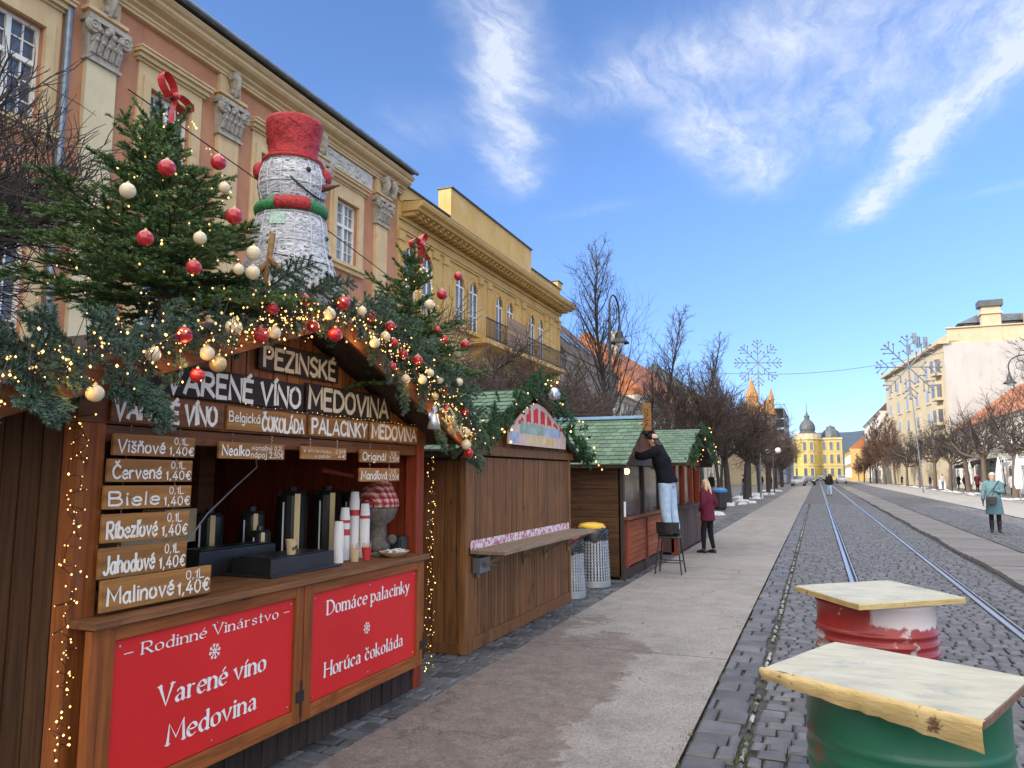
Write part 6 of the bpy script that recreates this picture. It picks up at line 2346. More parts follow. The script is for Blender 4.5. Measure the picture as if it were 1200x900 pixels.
# red bows on the tree tips
def bow(label, c, s, rot):
    t = thing('ribbon_bow', label, 'bow', c, 'red bows on the fir tips')
    c = np.asarray(c, float)
    mb = MB()

    def band(pts, w):
        pts = [c + s * np.array((q[0], q[1] * math.cos(rot) - q[2] * math.sin(rot), q[1] * math.sin(rot) + q[2] * math.cos(rot))) for q in pts]
        V = []
        for i, p in enumerate(pts):
            tdir = pts[min(i + 1, len(pts) - 1)] - pts[max(i - 1, 0)]
            n = unit(np.cross(unit(tdir), (.8, .1, .25)))
            n2 = np.cross(unit(tdir), n)
            V += [p - n2 * w * s, p + n2 * w * s]
        V = np.array(V)
        off = np.array((.004, 0, 0))
        k = len(pts)
        mb.add(np.concatenate([V, V + off]), [(2 * i, 2 * i + 1, 2 * i + 3, 2 * i + 2) for i in range(k - 1)] + [(2 * k + 2 * i, 2 * k + 2 * i + 2, 2 * k + 2 * i + 3, 2 * k + 2 * i + 1) for i in range(k - 1)])
    for sg in (-1, 1):
        band([(.02 * math.sin(a), sg * (.5 - .5 * math.cos(a)) * .95, .28 * math.sin(a) + .25 * (.5 - .5 * math.cos(a))) for a in np.linspace(0, 2 * math.pi, 14)], .16)
        band([(.03, 0, 0), (.06, sg * .18, -.35), (.04, sg * .3, -.7), (.1, sg * .5, -1.1)], .14)
    mb.build('ribbon', 'bow_red', t)
    mb = MB(); mb.ball(c + np.array((.02, 0, 0)), .16 * s, 10, 8); mb.build('knot', 'bow_red', t, smooth=True)


bow('big red ribbon bow on the tip of the left fir tree', (-3.05, 2.80, 3.62), .125, -.55)
bow('red ribbon bow on the tip of the right fir tree', (-2.98, 5.32, 3.55), .14, .5)

# ------------------------------------------------------------------ snowman of wire and fairy-light mesh
material('mesh_white', (.40, .40, .42), (.64, .64, .66), 1.0, stretch=(30, 30, 110), rough=.5, bump=.5, bscale=1.5, mixrange=(.44, .56), detail=3)


def open_weave(name, cover, sc):
    m = MATS[name]; W = NT(m.node_tree)
    b = next(n for n in m.node_tree.nodes if n.type == 'BSDF_PRINCIPLED')
    co = W.n('ShaderNodeTexCoord').outputs['Object']
    a = W.noise(W.mapping(co, (sc * .5, sc * .5, sc * 2.0)), 1.0, 2, .5)
    W.put(b.inputs['Alpha'], W.smooth(a, cover - .02, cover + .02))


open_weave('mesh_white', .385, 70)
material('mesh_red', (.50, .018, .02), (.30, .01, .012), 1.0, stretch=(60, 60, 60), rough=.5, bump=.9, bscale=1.5, mixrange=(.45, .55), detail=3)
material('mesh_green', (.03, .27, .07), (.02, .14, .04), 1.0, stretch=(70, 70, 70), rough=.5, bump=.9, bscale=1.5, mixrange=(.45, .55), detail=3)
material('mesh_palegreen', (.25, .48, .33), (.5, .6, .54), 1.0, stretch=(70, 70, 70), rough=.5, bump=.6, bscale=1.5, mixrange=(.45, .55))
material('mesh_brown', (.30, .15, .04), (.16, .08, .025), 40, rough=.7, bump=.6)
material('nose_brown', (.16, .05, .04), (.10, .03, .03), 20, rough=.5, bump=.2)
material('mesh_wire', (.66, .66, .68), (.55, .55, .58), 10, rough=.4, bump=0)
SX, SY, SZ = -3.02, 3.74, 2.60
K = 1.0
sn = thing('snowman', 'big white wire mesh snowman with red hat and green scarf on the stall ridge', 'snowman', (SX, SY, SZ))
c = (SX, SY, SZ)
body = [(.27, 0), (.32, .06), (.325, .14), (.305, .24), (.262, .36), (.235, .46), (.225, .56), (.21, .64), (.17, .70), (.165, .72), (.19, .76), (.205, .84), (.20, .92), (.175, 1.0), (.14, 1.04)]
mb = MB()
mb.lathe(body, c, 36)
mb.build('body', 'mesh_white', sn, smooth=True)
mb = MB()
for k in range(14):
    a = 2 * math.pi * k / 14 + .1
    mb.tube([(SX + (r + .004) * math.cos(a), SY + (r + .004) * math.sin(a), SZ + h) for r, h in body], .0035, 4, caps=False)
for r, h in body[1::2]:
    mb.tube([(SX + (r + .005) * math.cos(a), SY + (r + .005) * math.sin(a), SZ + h) for a in np.linspace(0, 2 * math.pi, 30)[:-1]], .0035, 4, closed=True)
# the fine glittering windings
rg = np.random.default_rng(8)
for k in range(260):
    h = rg.uniform(.02, 1.0); a0 = rg.uniform(0, 6.28); da = rg.uniform(.4, 1.2); sl = rg.normal(0, .06)
    pts = []
    for j in range(7):
        hh = h + sl * j / 6 + .01 * math.sin(j * 2 + k)
        r = np.interp(hh, [q[1] for q in body], [q[0] for q in body]) + .006
        a = a0 + da * j / 6
        pts.append((SX + r * math.cos(a), SY + r * math.sin(a), SZ + hh))
    mb.tube(pts, .0019, 3, caps=False)
mb.build('wire_frame', 'mesh_wire', sn)
mb = MB()
hat = [(.13, 1.0), (.155, 1.0), (.155, 1.06), (.15, 1.08), (.158, 1.14), (.178, 1.27), (.173, 1.29), (.10, 1.30), (0, 1.303)]
mb.lathe(hat, c, 28)
mb.lathe([(.15, 1.0), (.19, 1.0), (.192, 1.022), (.155, 1.04)], c, 28)
for k in range(90):
    h = rg.uniform(1.08, 1.25); a0 = rg.uniform(0, 6.28)
    pts = [(SX + (np.interp(h, [1.08, 1.14, 1.27], [.152, .158, .178]) + .005) * math.cos(a0 + j * .12), SY + (np.interp(h, [1.08, 1.14, 1.27], [.152, .158, .178]) + .005) * math.sin(a0 + j * .12), SZ + h + .02 * math.sin(j + k)) for j in range(5)]
    mb.tube(pts, .0016, 3, caps=False)
mb.build('hat', 'mesh_red', sn, smooth=True)
for s in (-1, 1):
    mb = MB(); mb.ball((SX + s * .78 * .2, SY + s * .63 * .2, SZ + .95), .054, 12, 9, (.8, .8, 1.1)); mb.build('ear_muff', 'mesh_red', sn, smooth=True)
mb = MB()
pts = [(SX + .205 * math.cos(a), SY + .205 * math.sin(a), SZ + .70 + .012 * math.sin(a)) for a in np.linspace(0, 2 * math.pi, 28)[:-1]]
mb.tube(pts, .025, 8, closed=True, flat=1.5)
sc = mb.build('scarf', 'mesh_green', sn, smooth=True)
mb = MB()
pts = [(SX + .215 * math.cos(a), SY + .215 * math.sin(a), SZ + .705 + .012 * math.sin(a)) for a in np.linspace(-1.35, -.4, 10)]
mb.tube(pts, .0275, 8, flat=1.5)
mb.build('scarf_front', 'mesh_red', sc, smooth=True)
rb_ = lambda h: np.interp(h, [q[1] for q in body], [q[0] for q in body])


def onbody(a, h, o=.012):
    r = rb_(h) + o
    return np.array((SX + r * math.cos(a), SY + r * math.sin(a), SZ + h))


mb = MB(); d_ = np.array((math.cos(.2), math.sin(.2), .12)); p = onbody(.2, .84, -.02)
mb.tube([p, p + d_ * .06, p + d_ * .14], [.026, .02, .004], 10); mb.build('nose', 'nose_brown', sn, smooth=True)
for a in (-.42, .55):
    mb = MB(); mb.ball(onbody(a, .925, .004), .017, 8, 6); mb.build('eye', 'black_plastic', sn, smooth=True)
mb = MB(); mb.tube([onbody(a - .95, .765 + .10 * (a - .95) ** 2, .010) for a in np.linspace(0, 1.5, 12)], .007, 5); mb.build('mouth', 'black_plastic', sn)
for a, h in ((.3, .52), (.3, .40), (.32, .27)):
    mb = MB(); mb.ball(onbody(a, h, .004), .015, 8, 6); mb.build('button', 'black_plastic', sn, smooth=True)
mb = MB()
V = [onbody(a, h, .01) for h in (.55, .63) for a in (-1.45, -1.25, -1.05)]
mb.add(V + [v - np.array((.004, 0, 0)) for v in V], [(0, 1, 4, 3), (1, 2, 5, 4), (6, 9, 10, 7), (7, 10, 11, 8)]); mb.build('pocket', 'mesh_palegreen', sn)
mb = MB(); mb.tube([onbody(-1.4, .5, .006), onbody(-1.35, .36, .008), onbody(-1.0, .34, .008), onbody(-.5, .33, .008), onbody(0, .33, .008), onbody(.4, .34, .008)], .004, 4); mb.build('cable', 'black_plastic', sn)
mb = MB()
mb.tube([(SX + .08, SY - .26, SZ + .47), (SX + .09, SY - .30, SZ + .27), (SX + .07, SY - .33, SZ + .05)], .018, 8)
mb.tube([(SX + .09, SY - .30, SZ + .29), (SX + .02, SY - .37, SZ + .17)], .016, 8)
mb.tube([(SX + .09, SY - .30, SZ + .31), (SX + .20, SY - .25, SZ + .19)], .018, 8)
mb.build('stick_arm', 'mesh_brown', sn, smooth=True)

# sleigh and silver ornament at the right eave
sl = thing('sleigh_ornament', 'little gilded sleigh ornament hanging at the right end of the garland', 'ornament', (-2.5, 5.02, 1.98))
mb = MB()
for x in (-2.53, -2.47):
    mb.tube([(x, 4.86, 2.12), (x, 4.90, 2.13), (x, 5.12, 1.99), (x, 5.16, 1.98)], .008, 5)
    mb.tube([(x, 4.96, 2.085), (x, 4.97, 2.03)], .006, 5); mb.tube([(x, 5.08, 2.01), (x, 5.09, 1.96)], .006, 5)
    mb.tube([(x, 4.9, 2.06), (x, 4.98, 2.02), (x, 5.13, 1.93)], .008, 5)
mb.build('frame', 'brass', sl)
mb = MB(); mb.box(-2.535, -2.465, 4.98, 5.1, 2.02, 2.032); mb.build('seat', 'brass', sl)
material('silver', (.6, .62, .66), (.45, .47, .5), 12, rough=.3, metal=.7, bump=.4)
mb = MB(); mb.lathe([(.0, 0), (.05, .01), (.03, .09), (.012, .12), (.026, .15), (.018, .18), (0, .185)], (-2.56, 4.83, 1.97), 10); mb.ball((-2.57, 4.80, 2.07), .03, 8, 6, (.4, 1.2, 1)); mb.ball((-2.57, 4.87, 2.07), .03, 8, 6, (.4, 1.2, 1))
tag(mb.build('angel_ornament', 'silver', smooth=True), 'small silver angel ornament beside the gilded sleigh', 'ornament')

# ------------------------------------------------------------------ greens of the other stalls
def arch_garland(label, X, poly, n, seed, lights, ln):
    global nrng
    nrng = np.random.default_rng(seed)
    poly = np.asarray(poly, float)
    t = thing('fir_garland', label, 'garland', (X, *poly[len(poly) // 2]))
    g = Greens(.034, .0045, 520, flat=1.0)
    for k in range(n):
        i = nrng.random() * (len(poly) - 1); j = min(int(i), len(poly) - 2)
        y, z = poly[j] + (poly[j + 1] - poly[j]) * (i - j)
        a = nrng.uniform(0, 6.28)
        g.frond((X + nrng.normal(0, .05), y, z + nrng.normal(.03, .03)), (.4 + nrng.normal(0, .3), math.cos(a), math.sin(a) * .7 - .2), nrng.uniform(.11, .21), droop=.3, n=5, side=.5, up=(1, 0, .3), sub=False)
    g.build(t, 'garland_needles')
    pts = []
    for k in range(lights):
        i = (k + nrng.random()) / lights * (len(poly) - 1.001); j = int(i)
        y, z = poly[j] + (poly[j + 1] - poly[j]) * (i - j)
        pts.append((X + .12 + nrng.uniform(0, .06), y + nrng.normal(0, .05), z + nrng.normal(0, .08)))
    light_string(ln, pts, .012, False)


arch_garland('dark green fir garland arched over the gable of the closed stall', -2.96, [(6.1, 1.86), (6.5, 2.02), (7.0, 2.2), (7.5, 2.46), (7.95, 2.66), (8.2, 2.69), (8.7, 2.51), (9.3, 2.2), (9.9, 1.95), (10.15, 1.84)], 175, 31, 34, 'few warm bulbs in the garland of the closed stall')
arch_garland('green fir garland over the front gable of the farthest stall', -2.42, [(15.7, 1.9), (16.5, 2.2), (17.65, 2.72), (18.8, 2.25), (19.6, 1.95)], 120, 32, 16, 'few warm bulbs in the garland of the farthest stall')
so = MB(); so.lathe([(0, 0), (.07, .02), (.085, .07), (.04, .14), (0, .15)], (-2.84, 8.35, 2.52), 12); so.ball((-2.8, 8.27, 2.56), .05, 8, 6, (.5, 1.2, 1))
tag(so.build('silver_bell', 'silver', smooth=True), 'silver bell ornament at the peak of the closed stall garland', 'ornament')
# ------------------------------------------------------------------ barrel tables
material('barrel_red', (.33, .03, .025), (.25, .022, .02), 3, rough=.42, bump=.2, spots=(.42, .36, .35), spot_scale=5.2, spot_range=(.57, .61), coat=.15)
material('barrel_green', (.012, .13, .07), (.010, .10, .055), 3, rough=.4, bump=.2, spots=(.10, .085, .055), spot_scale=5, spot_range=(.60, .63), coat=.15)
material('rust', (.12, .06, .035), (.2, .1, .05), 14, rough=.8, bump=.3)
material('top_cream', (.50, .475, .365), (.40, .38, .29), 6, stretch=(1, 3, 1), rough=.5, bump=.3, spots=(.33, .335, .29), spot_scale=7, spot_range=(.50, .66), spec=.35)
material('gold_tape', (.60, .46, .21), (.48, .35, .14), 8, stretch=(1, 1, 4), rough=.45, metal=.15, bump=.4, bscale=30, spots=(.13, .075, .04), spot_scale=11, spot_range=(.62, .68))
material('top_edge', (.20, .11, .07), (.12, .07, .045), 12, rough=.8, bump=.3)


def red_barrel_mat():
    m = MATS['barrel_red']; W = NT(m.node_tree)
    b = next(n for n in m.node_tree.nodes if n.type == 'BSDF_PRINCIPLED')
    co = W.n('ShaderNodeTexCoord').outputs['Object']
    sx = W.n('ShaderNodeSeparateXYZ'); W.put(sx.inputs[0], co)
    # white paint worn over the upper third, its lower edge ragged and running
    n1 = W.noise(W.mapping(co, (5, 5, .9)), 1.2, 6, .6)
    e = W.math('ADD', sx.outputs[2], W.math('MULTIPLY_ADD', n1, .22, -.11))
    side = W.smooth(W.math('ADD', sx.outputs[0], W.math('MULTIPLY', n1, .5)), .17, .22)
    f = W.math('MULTIPLY', W.smooth(e, .885, .90), side)
    src = b.inputs['Base Color'].links[0].from_socket
    W.put(b.inputs['Base Color'], W.mix(f, src, (.56, .50, .50)))


red_barrel_mat()


def barrel_table(label, cx, cy, corners, z, mat_, th, apron, seed, rib=1.0):
    t = thing('barrel_table', label, 'table', (cx, cy, 0), 'barrel tables on the cobbles')
    R0 = .288
    prof = [(R0 - .01, .0), (R0 + .004, .012), (R0 + .004, .03), (R0, .04)]
    for zc in (.28, .54):
        prof += [(R0, zc - .03), (R0 + .016, zc - .008), (R0 + .016, zc + .008), (R0, zc + .03)]
    for k in range(3):
        zc = .745 + k * .05
        prof += [(R0, zc - .018), (R0 + .004 * rib, zc - .012), (R0 + .013 * rib, zc - .004), (R0 + .013 * rib, zc + .004), (R0 + .004 * rib, zc + .012), (R0, zc + .018)]
    H_ = z - th
    prof += [(R0, H_ - .035), (R0 + .008, H_ - .025), (R0 + .008, H_ - .004), (R0 - .015, H_ - .004), (R0 - .015, H_ - .02), (0, H_ - .02)]
    mb = MB(); mb.lathe(prof, (cx, cy, 0), 56)
    dr = mb.build('drum', mat_, t, smooth=True)
    mb = MB(); mb.lathe([(.03, H_ - .019), (.03, H_ - .005), (0, H_ - .005)], (cx + .15, cy - .1, 0), 12); mb.build('bung', 'rust', dr)
    C = [np.array((*p, 0.)) for p in corners]
    rng_ = np.random.default_rng(seed)
    # board, its corners chipped a little
    mb = MB()
    n = len(C)
    ring = []
    for i in range(n):
        a, b = C[i], C[(i + 1) % n]
        for k in range(8):
            q = a + (b - a) * k / 8
            ctr = sum(C) / n
            q = ctr + (q - ctr) * (1 - (.012 if k == 0 else 0) - .003 * rng_.random())
            ring.append(q)
    m_ = len(ring)
    ctr = sum(C) / n
    top = [(q[0], q[1], z + rng_.normal(0, .0008)) for q in [ctr + (p - ctr) * .99 for p in ring]]
    mid = [(p[0], p[1], z - .004) for p in ring]
    bot = [(p[0], p[1], z - th) for p in ring]
    mb.add(top, [tuple(range(m_))])
    mb.m = 1
    mb.add(top + mid + bot, [(i, (i + 1) % m_, m_ + (i + 1) % m_, m_ + i) for i in range(m_)] + [(m_ + i, m_ + (i + 1) % m_, 2 * m_ + (i + 1) % m_, 2 * m_ + i) for i in range(m_)])
    mb.m = 2
    mb.add(bot, [tuple(reversed(range(m_)))])
    mb.build('table_top', ['top_cream', 'gold_tape' if not apron else 'top_edge', 'top_edge'], t)
    if apron:
        # the gold covering folded over two front edges and hanging down
        for (i, j, drop, mt) in apron:
            a, b = C[i], C[j]
            dirv = unit(b - a); out = np.array((dirv[1], -dirv[0], 0))
            if np.dot(out, a - ctr) < 0:
                out = -out
            mb = MB()
            rows = []
            N_ = 22
            for k in range(N_ + 1):
                p = a + (b - a) * k / N_
                d_ = drop * (1 + .03 * rng_.normal()) * (.40 + .6 * k / N_)
                w = .003 * rng_.normal()
                rows.append([p - out * .012 + np.array((0, 0, z + .0025)), p + out * .004 + np.array((0, 0, z + .0015)), p + out * (.010 + w) + np.array((0, 0, z - .012)),
                             p + out * (.009 + w) + np.array((0, 0, z - d_ * .6)), p + out * (.004 + w * 2) + np.array((0, 0, z - d_))])
            V = np.array(rows).reshape(-1, 3)
            mb.add(V, [(k * 5 + c_, (k + 1) * 5 + c_, (k + 1) * 5 + c_ + 1, k * 5 + c_ + 1) for k in range(N_) for c_ in range(4)])
            mb.build('edge_cover', mt, t, smooth=True)
    return t


barrel_table('green oil drum table with cream board and gold taped edge, nearest the camera', .22, 2.76, [(-.20, 2.63), (.36, 2.28), (.585, 2.82), (.03, 3.15)], 1.03, 'barrel_green', .022, [(0, 1, .075, 'gold_tape')], 3, .35)
barrel_table('red oil drum table with worn white paint under a cream board', .25, 4.55, [(-.155, 4.61), (.155, 4.06), (.675, 4.49), (.36, 5.05)], 1.03, 'barrel_red', .028, None, 4)
mb = MB()

# ------------------------------------------------------------------ perforated litter bins
material('bag_yellow', (.72, .46, .04), (.62, .38, .03), 6, rough=.4, bump=.4, bscale=12)
material('bag_red', (.5, .05, .06), (.4, .04, .05), 6, rough=.4, bump=.4, bscale=12)


def litter_bin(label, x, y, r, h, lid):
    t = thing('litter_bin', label, 'litter bin', (x, y, 0), 'perforated bins between the stalls')
    mb = MB()
    rr = lambda z: r * (1.05 - .12 * z / h)
    n = 34
    rows = int(h / .045)
    for k in range(rows + 1):
        z = .03 + (h - .06) * k / rows
        mb.tube([(x + rr(z) * math.cos(a), y + rr(z) * math.sin(a), z) for a in np.linspace(0, 2 * math.pi, n + 1)[:-1]], .013, 4, closed=True, flat=.4)
    for i in range(n):
        a = 2 * math.pi * i / n
        mb.bar((x + rr(0) * math.cos(a), y + rr(0) * math.sin(a), .01), (x + rr(h) * math.cos(a), y + rr(h) * math.sin(a), h), .028, .003, (math.cos(a), math.sin(a), 0))
    mb.lathe([(rr(0) + .006, 0), (rr(0) + .008, .09), (rr(0) - .004, .09), (rr(0) - .004, 0)], (x, y, 0), n)
    mb.lathe([(rr(h) + .006, h - .05), (rr(h) + .008, h), (rr(h) - .004, h), (rr(h) - .004, h - .05)], (x, y, 0), n)
    mb.build('basket', 'zinc_bin', t)
    mb = MB(); mb.lathe([(rr(0) - .02, .02), (rr(h) - .025, h - .01), (0, h - .01)], (x, y, 0), 24); mb.build('liner', 'bin_bag', t)
    mb = MB()
    P = []
    rg_ = np.random.default_rng(int(x * 100) % 97)
    prof = [(rr(h) + .012, h - .13), (rr(h) + .02, h - .02), (rr(h) + .01, h + .03), (rr(h) - .03, h + .05), (rr(h) - .05, h + .0)]
    nn = 30
    for q, zz in prof:
        for i in range(nn):
            a = 2 * math.pi * i / nn
            P.append((x + (q + rg_.normal(0, .008)) * math.cos(a), y + (q + rg_.normal(0, .008)) * math.sin(a), zz + rg_.normal(0, .014)))
    mb.add(P, [(k * nn + i, k * nn + (i + 1) % nn, (k + 1) * nn + (i + 1) % nn, (k + 1) * nn + i) for k in range(len(prof) - 1) for i in range(nn)])
    mb.build('bag', 'bin_bag', t, smooth=True)
    mb = MB(); mb.lathe([(rr(h) - .03, h + .03), (rr(h) - .02, h + .06), (rr(h) * .75, h + .11), (rr(h) * .3, h + .13), (0, h + .132)], (x, y, 0), 22); mb.build('lid', lid, t, smooth=True)
    return t


litter_bin('perforated grey metal bin with red bag top, beside the closed stall', -3.2, 10.02, .20, .72, 'bag_red')
litter_bin('wider perforated grey metal bin with yellow bag top, before the dark stall wall', -3.2, 11.15, .25, .80, 'bag_yellow')
# black bin by the first row tree
t = thing('street_bin', 'black street bin with blue bag top at the foot of the row tree', 'litter bin', (-4.35, 37.0, 0))
mb = MB(); mb.lathe([(.26, 0), (.32, .1), (.36, .85), (.34, .9), (0, .9)], (-4.35, 37, 0), 18); mb.build('bin', 'black_plastic', t)
material('bag_blue', (.05, .22, .5), (.04, .16, .4), 6, rough=.4, bump=.3)
mb = MB(); mb.lathe([(.37, .82), (.38, .92), (.25, 1.02), (0, 1.04)], (-4.35, 37, 0), 14); mb.build('bag', 'bag_blue', t)

# ------------------------------------------------------------------ bar stool
SXX, SYY, SH = -2.36, 12.95, .62
st = thing('bar_stool', 'black bar stool with a low back that the man stands on', 'stool', (SXX, SYY, 0))
mb = MB()
mb.box(SXX - .17, SXX + .17, SYY - .17, SYY + .17, SH - .035, SH)
mb.build('seat', 'black_plastic', st, bevel=.012)
for sx in (-1, 1):
    for sy in (-1, 1):
        mb = MB(); mb.tube([(SXX + sx * .22, SYY + sy * .2, .0), (SXX + sx * .15, SYY + sy * .14, SH - .03)], .013, 8); mb.build('leg', 'black_steel', st)
mb = MB()
z = .2
for (a, b) in (((-1, -1), (1, -1)), ((1, -1), (1, 1)), ((1, 1), (-1, 1)), ((-1, 1), (-1, -1))):
    mb.tube([(SXX + a[0] * .2, SYY + a[1] * .18, z), (SXX + b[0] * .2, SYY + b[1] * .18, z)], .009, 6)
mb.build('footrest', 'black_steel', st)
mb = MB()
pts = [(SXX + .17 * math.sin(a) * 1.0, SYY - .17 - .0 * a, 0) for a in (0,)]
V = []
for zz in (SH + .06, SH + .24):
    for a in np.linspace(-1, 1, 9):
        V.append((SXX + .19 * a, SYY - .16 - .05 * (1 - a * a) - (zz - SH) * .12, zz))
V2 = [(x, y + .015, z_) for x, y, z_ in V]
mb.add(V + V2, [(i, i + 1, 10 + i, 9 + i) for i in range(8)] + [(18 + i, 27 + i, 28 + i, 19 + i) for i in range(8)] + [(9 + i, 10 + i, 28 + i, 27 + i) for i in range(8)] + [(i, 18 + i, 19 + i, i + 1) for i in range(8)])
mb.build('backrest', 'black_plastic', st)
mb = MB()
for s in (-1, 1):
    mb.tube([(SXX + s * .15, SYY - .14, SH - .03), (SXX + s * .17, SYY - .17, SH + .1)], .011, 6)
mb.build('back_frame', 'black_steel', st)

# ------------------------------------------------------------------ people
material('skin', (.55, .34, .25), (.48, .28, .2), 8, rough=.55, bump=.05)
material('navy_fleece', (.012, .013, .019), (.008, .009, .012), 20, rough=.95, bump=.4, spec=.1)
material('light_denim', (.42, .55, .68), (.30, .42, .56), 6, stretch=(4, 4, 2), rough=.9, bump=1, bscale=4, spec=.15)
material('black_cloth', (.012, .012, .013), (.02, .019, .02), 12, rough=.95, bump=.3, spec=.15)
material('burgundy_wool', (.13, .022, .045), (.09, .015, .03), 10, stretch=(3, 3, 1.5), rough=.95, bump=1, bscale=5, spec=.15)
material('blond_hair', (.62, .47, .28), (.50, .35, .18), 5, stretch=(20, 20, 3), rough=.5, bump=.5)
material('dark_hair', (.05, .035, .025), (.03, .022, .016), 5, stretch=(20, 20, 3), rough=.5, bump=.5)
material('teal_coat', (.12, .22, .25), (.09, .17, .20), 7, stretch=(2, 2, 5), rough=.8, bump=1, bscale=4, spec=.2)
material('grey_knit', (.46, .42, .42), (.36, .33, .33), 25, rough=.9, bump=.5)
material('boot_black', (.018, .016, .016), (.03, .027, .026), 9, rough=.4, bump=.1)
material('bag_leather', (.022, .020, .022), (.035, .03, .03), 9, rough=.35, bump=.15)
material('denim', (.10, .16, .28), (.07, .12, .22), 10, rough=.85, bump=.3)


def limb_pts(a, b, c=None, n=5):
    a, b = np.asarray(a, float), np.asarray(b, float)
    if c is None:
        return [a + (b - a) * k / n for k in range(n + 1)]
    c = np.asarray(c, float)
    out = []
    for k in range(2 * n + 1):
        t = k / (2 * n)
        lin = a + (b - a) * t * 2 if t < .5 else b + (c - b) * (t * 2 - 1)
        q = (1 - t) ** 2 * a + 2 * t * (1 - t) * b + t * t * c
        w = max(0, 1 - abs(t - .5) * 5)
        out.append(lin * (1 - .35 * w) + q * .35 * w)
    return out


def fuse(o, voxel, it=4):
    rm = o.modifiers.new('fuse', 'REMESH'); rm.mode = 'VOXEL'; rm.voxel_size = voxel; rm.use_smooth_shade = True
    sm = o.modifiers.new('smooth', 'SMOOTH'); sm.factor = .5; sm.iterations = it
    return o


def oval_chain(mb, rows, n=16):
    """cross-sections (centre, right axis half, front axis half) lofted into one skin"""
    V = []
    for c, a, b in rows:
        c, a, b = (np.asarray(q, float) for q in (c, a, b))
        for i in range(n):
            t = 2 * math.pi * i / n
            V.append(c + a * math.cos(t) + b * math.sin(t))
    m = len(rows)
    mb.add(V, [(k * n + i, k * n + (i + 1) % n, (k + 1) * n + (i + 1) % n, (k + 1) * n + i) for k in range(m - 1) for i in range(n)] + [tuple(reversed(range(n))), tuple(range((m - 1) * n, m * n))])


def hand(mb, w, d, side_v, s=1.0, curl=.5):
    """palm, four bent fingers of unequal length and a thumb leaving the side of the palm"""
    d = unit(d); sv = unit(np.asarray(side_v, float) - d * np.dot(side_v, d)); nv = np.cross(d, sv)
    w = np.asarray(w, float)
    oval_chain(mb, [(w, sv * .026 * s, nv * .018 * s), (w + d * .05 * s, sv * .042 * s, nv * .015 * s), (w + d * .092 * s, sv * .04 * s, nv * .012 * s)], 10)
    for k, L in enumerate((.072, .082, .076, .058)):
        b = w + d * .085 * s + sv * (.032 - .0215 * k) * s
        q = b + d * L * .5 * s - nv * .01 * s * curl
        e = q + (d * math.cos(curl) - nv * math.sin(curl)) * L * .5 * s
        mb.tube([b, q, e], [.0095 * s, .0088 * s, .0065 * s], 7)
    b = w + d * .03 * s + sv * .034 * s
    mb.tube([b, b + (d * .7 + sv * .7) * .035 * s - nv * .008 * s, b + (d * .95 + sv * .25) * .068 * s - nv * .02 * s], [.012 * s, .0105 * s, .008 * s], 7)


def head(mb, c, fwd, up, s=1.0, ear=True):
    """skull, jaw, brow, nose, lips, eye sockets and ears as one skin; c is the head's centre"""
    up = unit(up); fwd = unit(np.asarray(fwd, float) - up * np.dot(fwd, up)); rt = np.cross(fwd, up)
    c = np.asarray(c, float)
    rows = [(-.118, .030, .030, .048), (-.105, .045, .045, .04), (-.07, .060, .068, .022), (-.03, .069, .086, .01), (.02, .074, .096, .0), (.06, .072, .094, -.006), (.095, .055, .072, -.008), (.115, .028, .038, -.008), (.121, .008, .01, -.008)]
    oval_chain(mb, [(c + up * h * s + fwd * o * s, rt * a * s, fwd * b * s) for h, a, b, o in rows], 18)
    P = lambda x, y, z: c + rt * x * s + fwd * y * s + up * z * s
    mb.tube([P(0, .086, .018), P(0, .102, -.012), P(0, .113, -.03), P(0, .098, -.04)], [.008 * s, .010 * s, .014 * s, .012 * s], 7)
    mb.tube([P(-.024, .086, -.066), P(0, .094, -.064), P(.024, .086, -.066)], [.005 * s, .008 * s, .005 * s], 6)
    mb.tube([P(-.02, .085, -.074), P(0, .092, -.076), P(.02, .085, -.074)], [.005 * s, .007 * s, .005 * s], 6)
    for q in (-1, 1):
        mb.tube([P(q * .05, .075, .022), P(q * .03, .089, .028), P(q * .012, .09, .022)], .007 * s, 6)
        if ear:
            mb.tube([P(q * .073, -.002, .025), P(q * .084, -.014, .015), P(q * .082, -.01, -.015), P(q * .072, .0, -.03)], [.008 * s, .012 * s, .011 * s, .006 * s], 6)


def eyes(parent, c, fwd, up, s=1.0):
    up = unit(up); fwd = unit(np.asarray(fwd, float) - up * np.dot(fwd, up)); rt = np.cross(fwd, up)
    mb = MB()
    for q in (-1, 1):
        mb.ball(np.asarray(c) + rt * q * .031 * s + fwd * .082 * s + up * .004 * s, .011 * s, 8, 6)
    mb.build('eyes', 'black_plastic', parent, smooth=True)


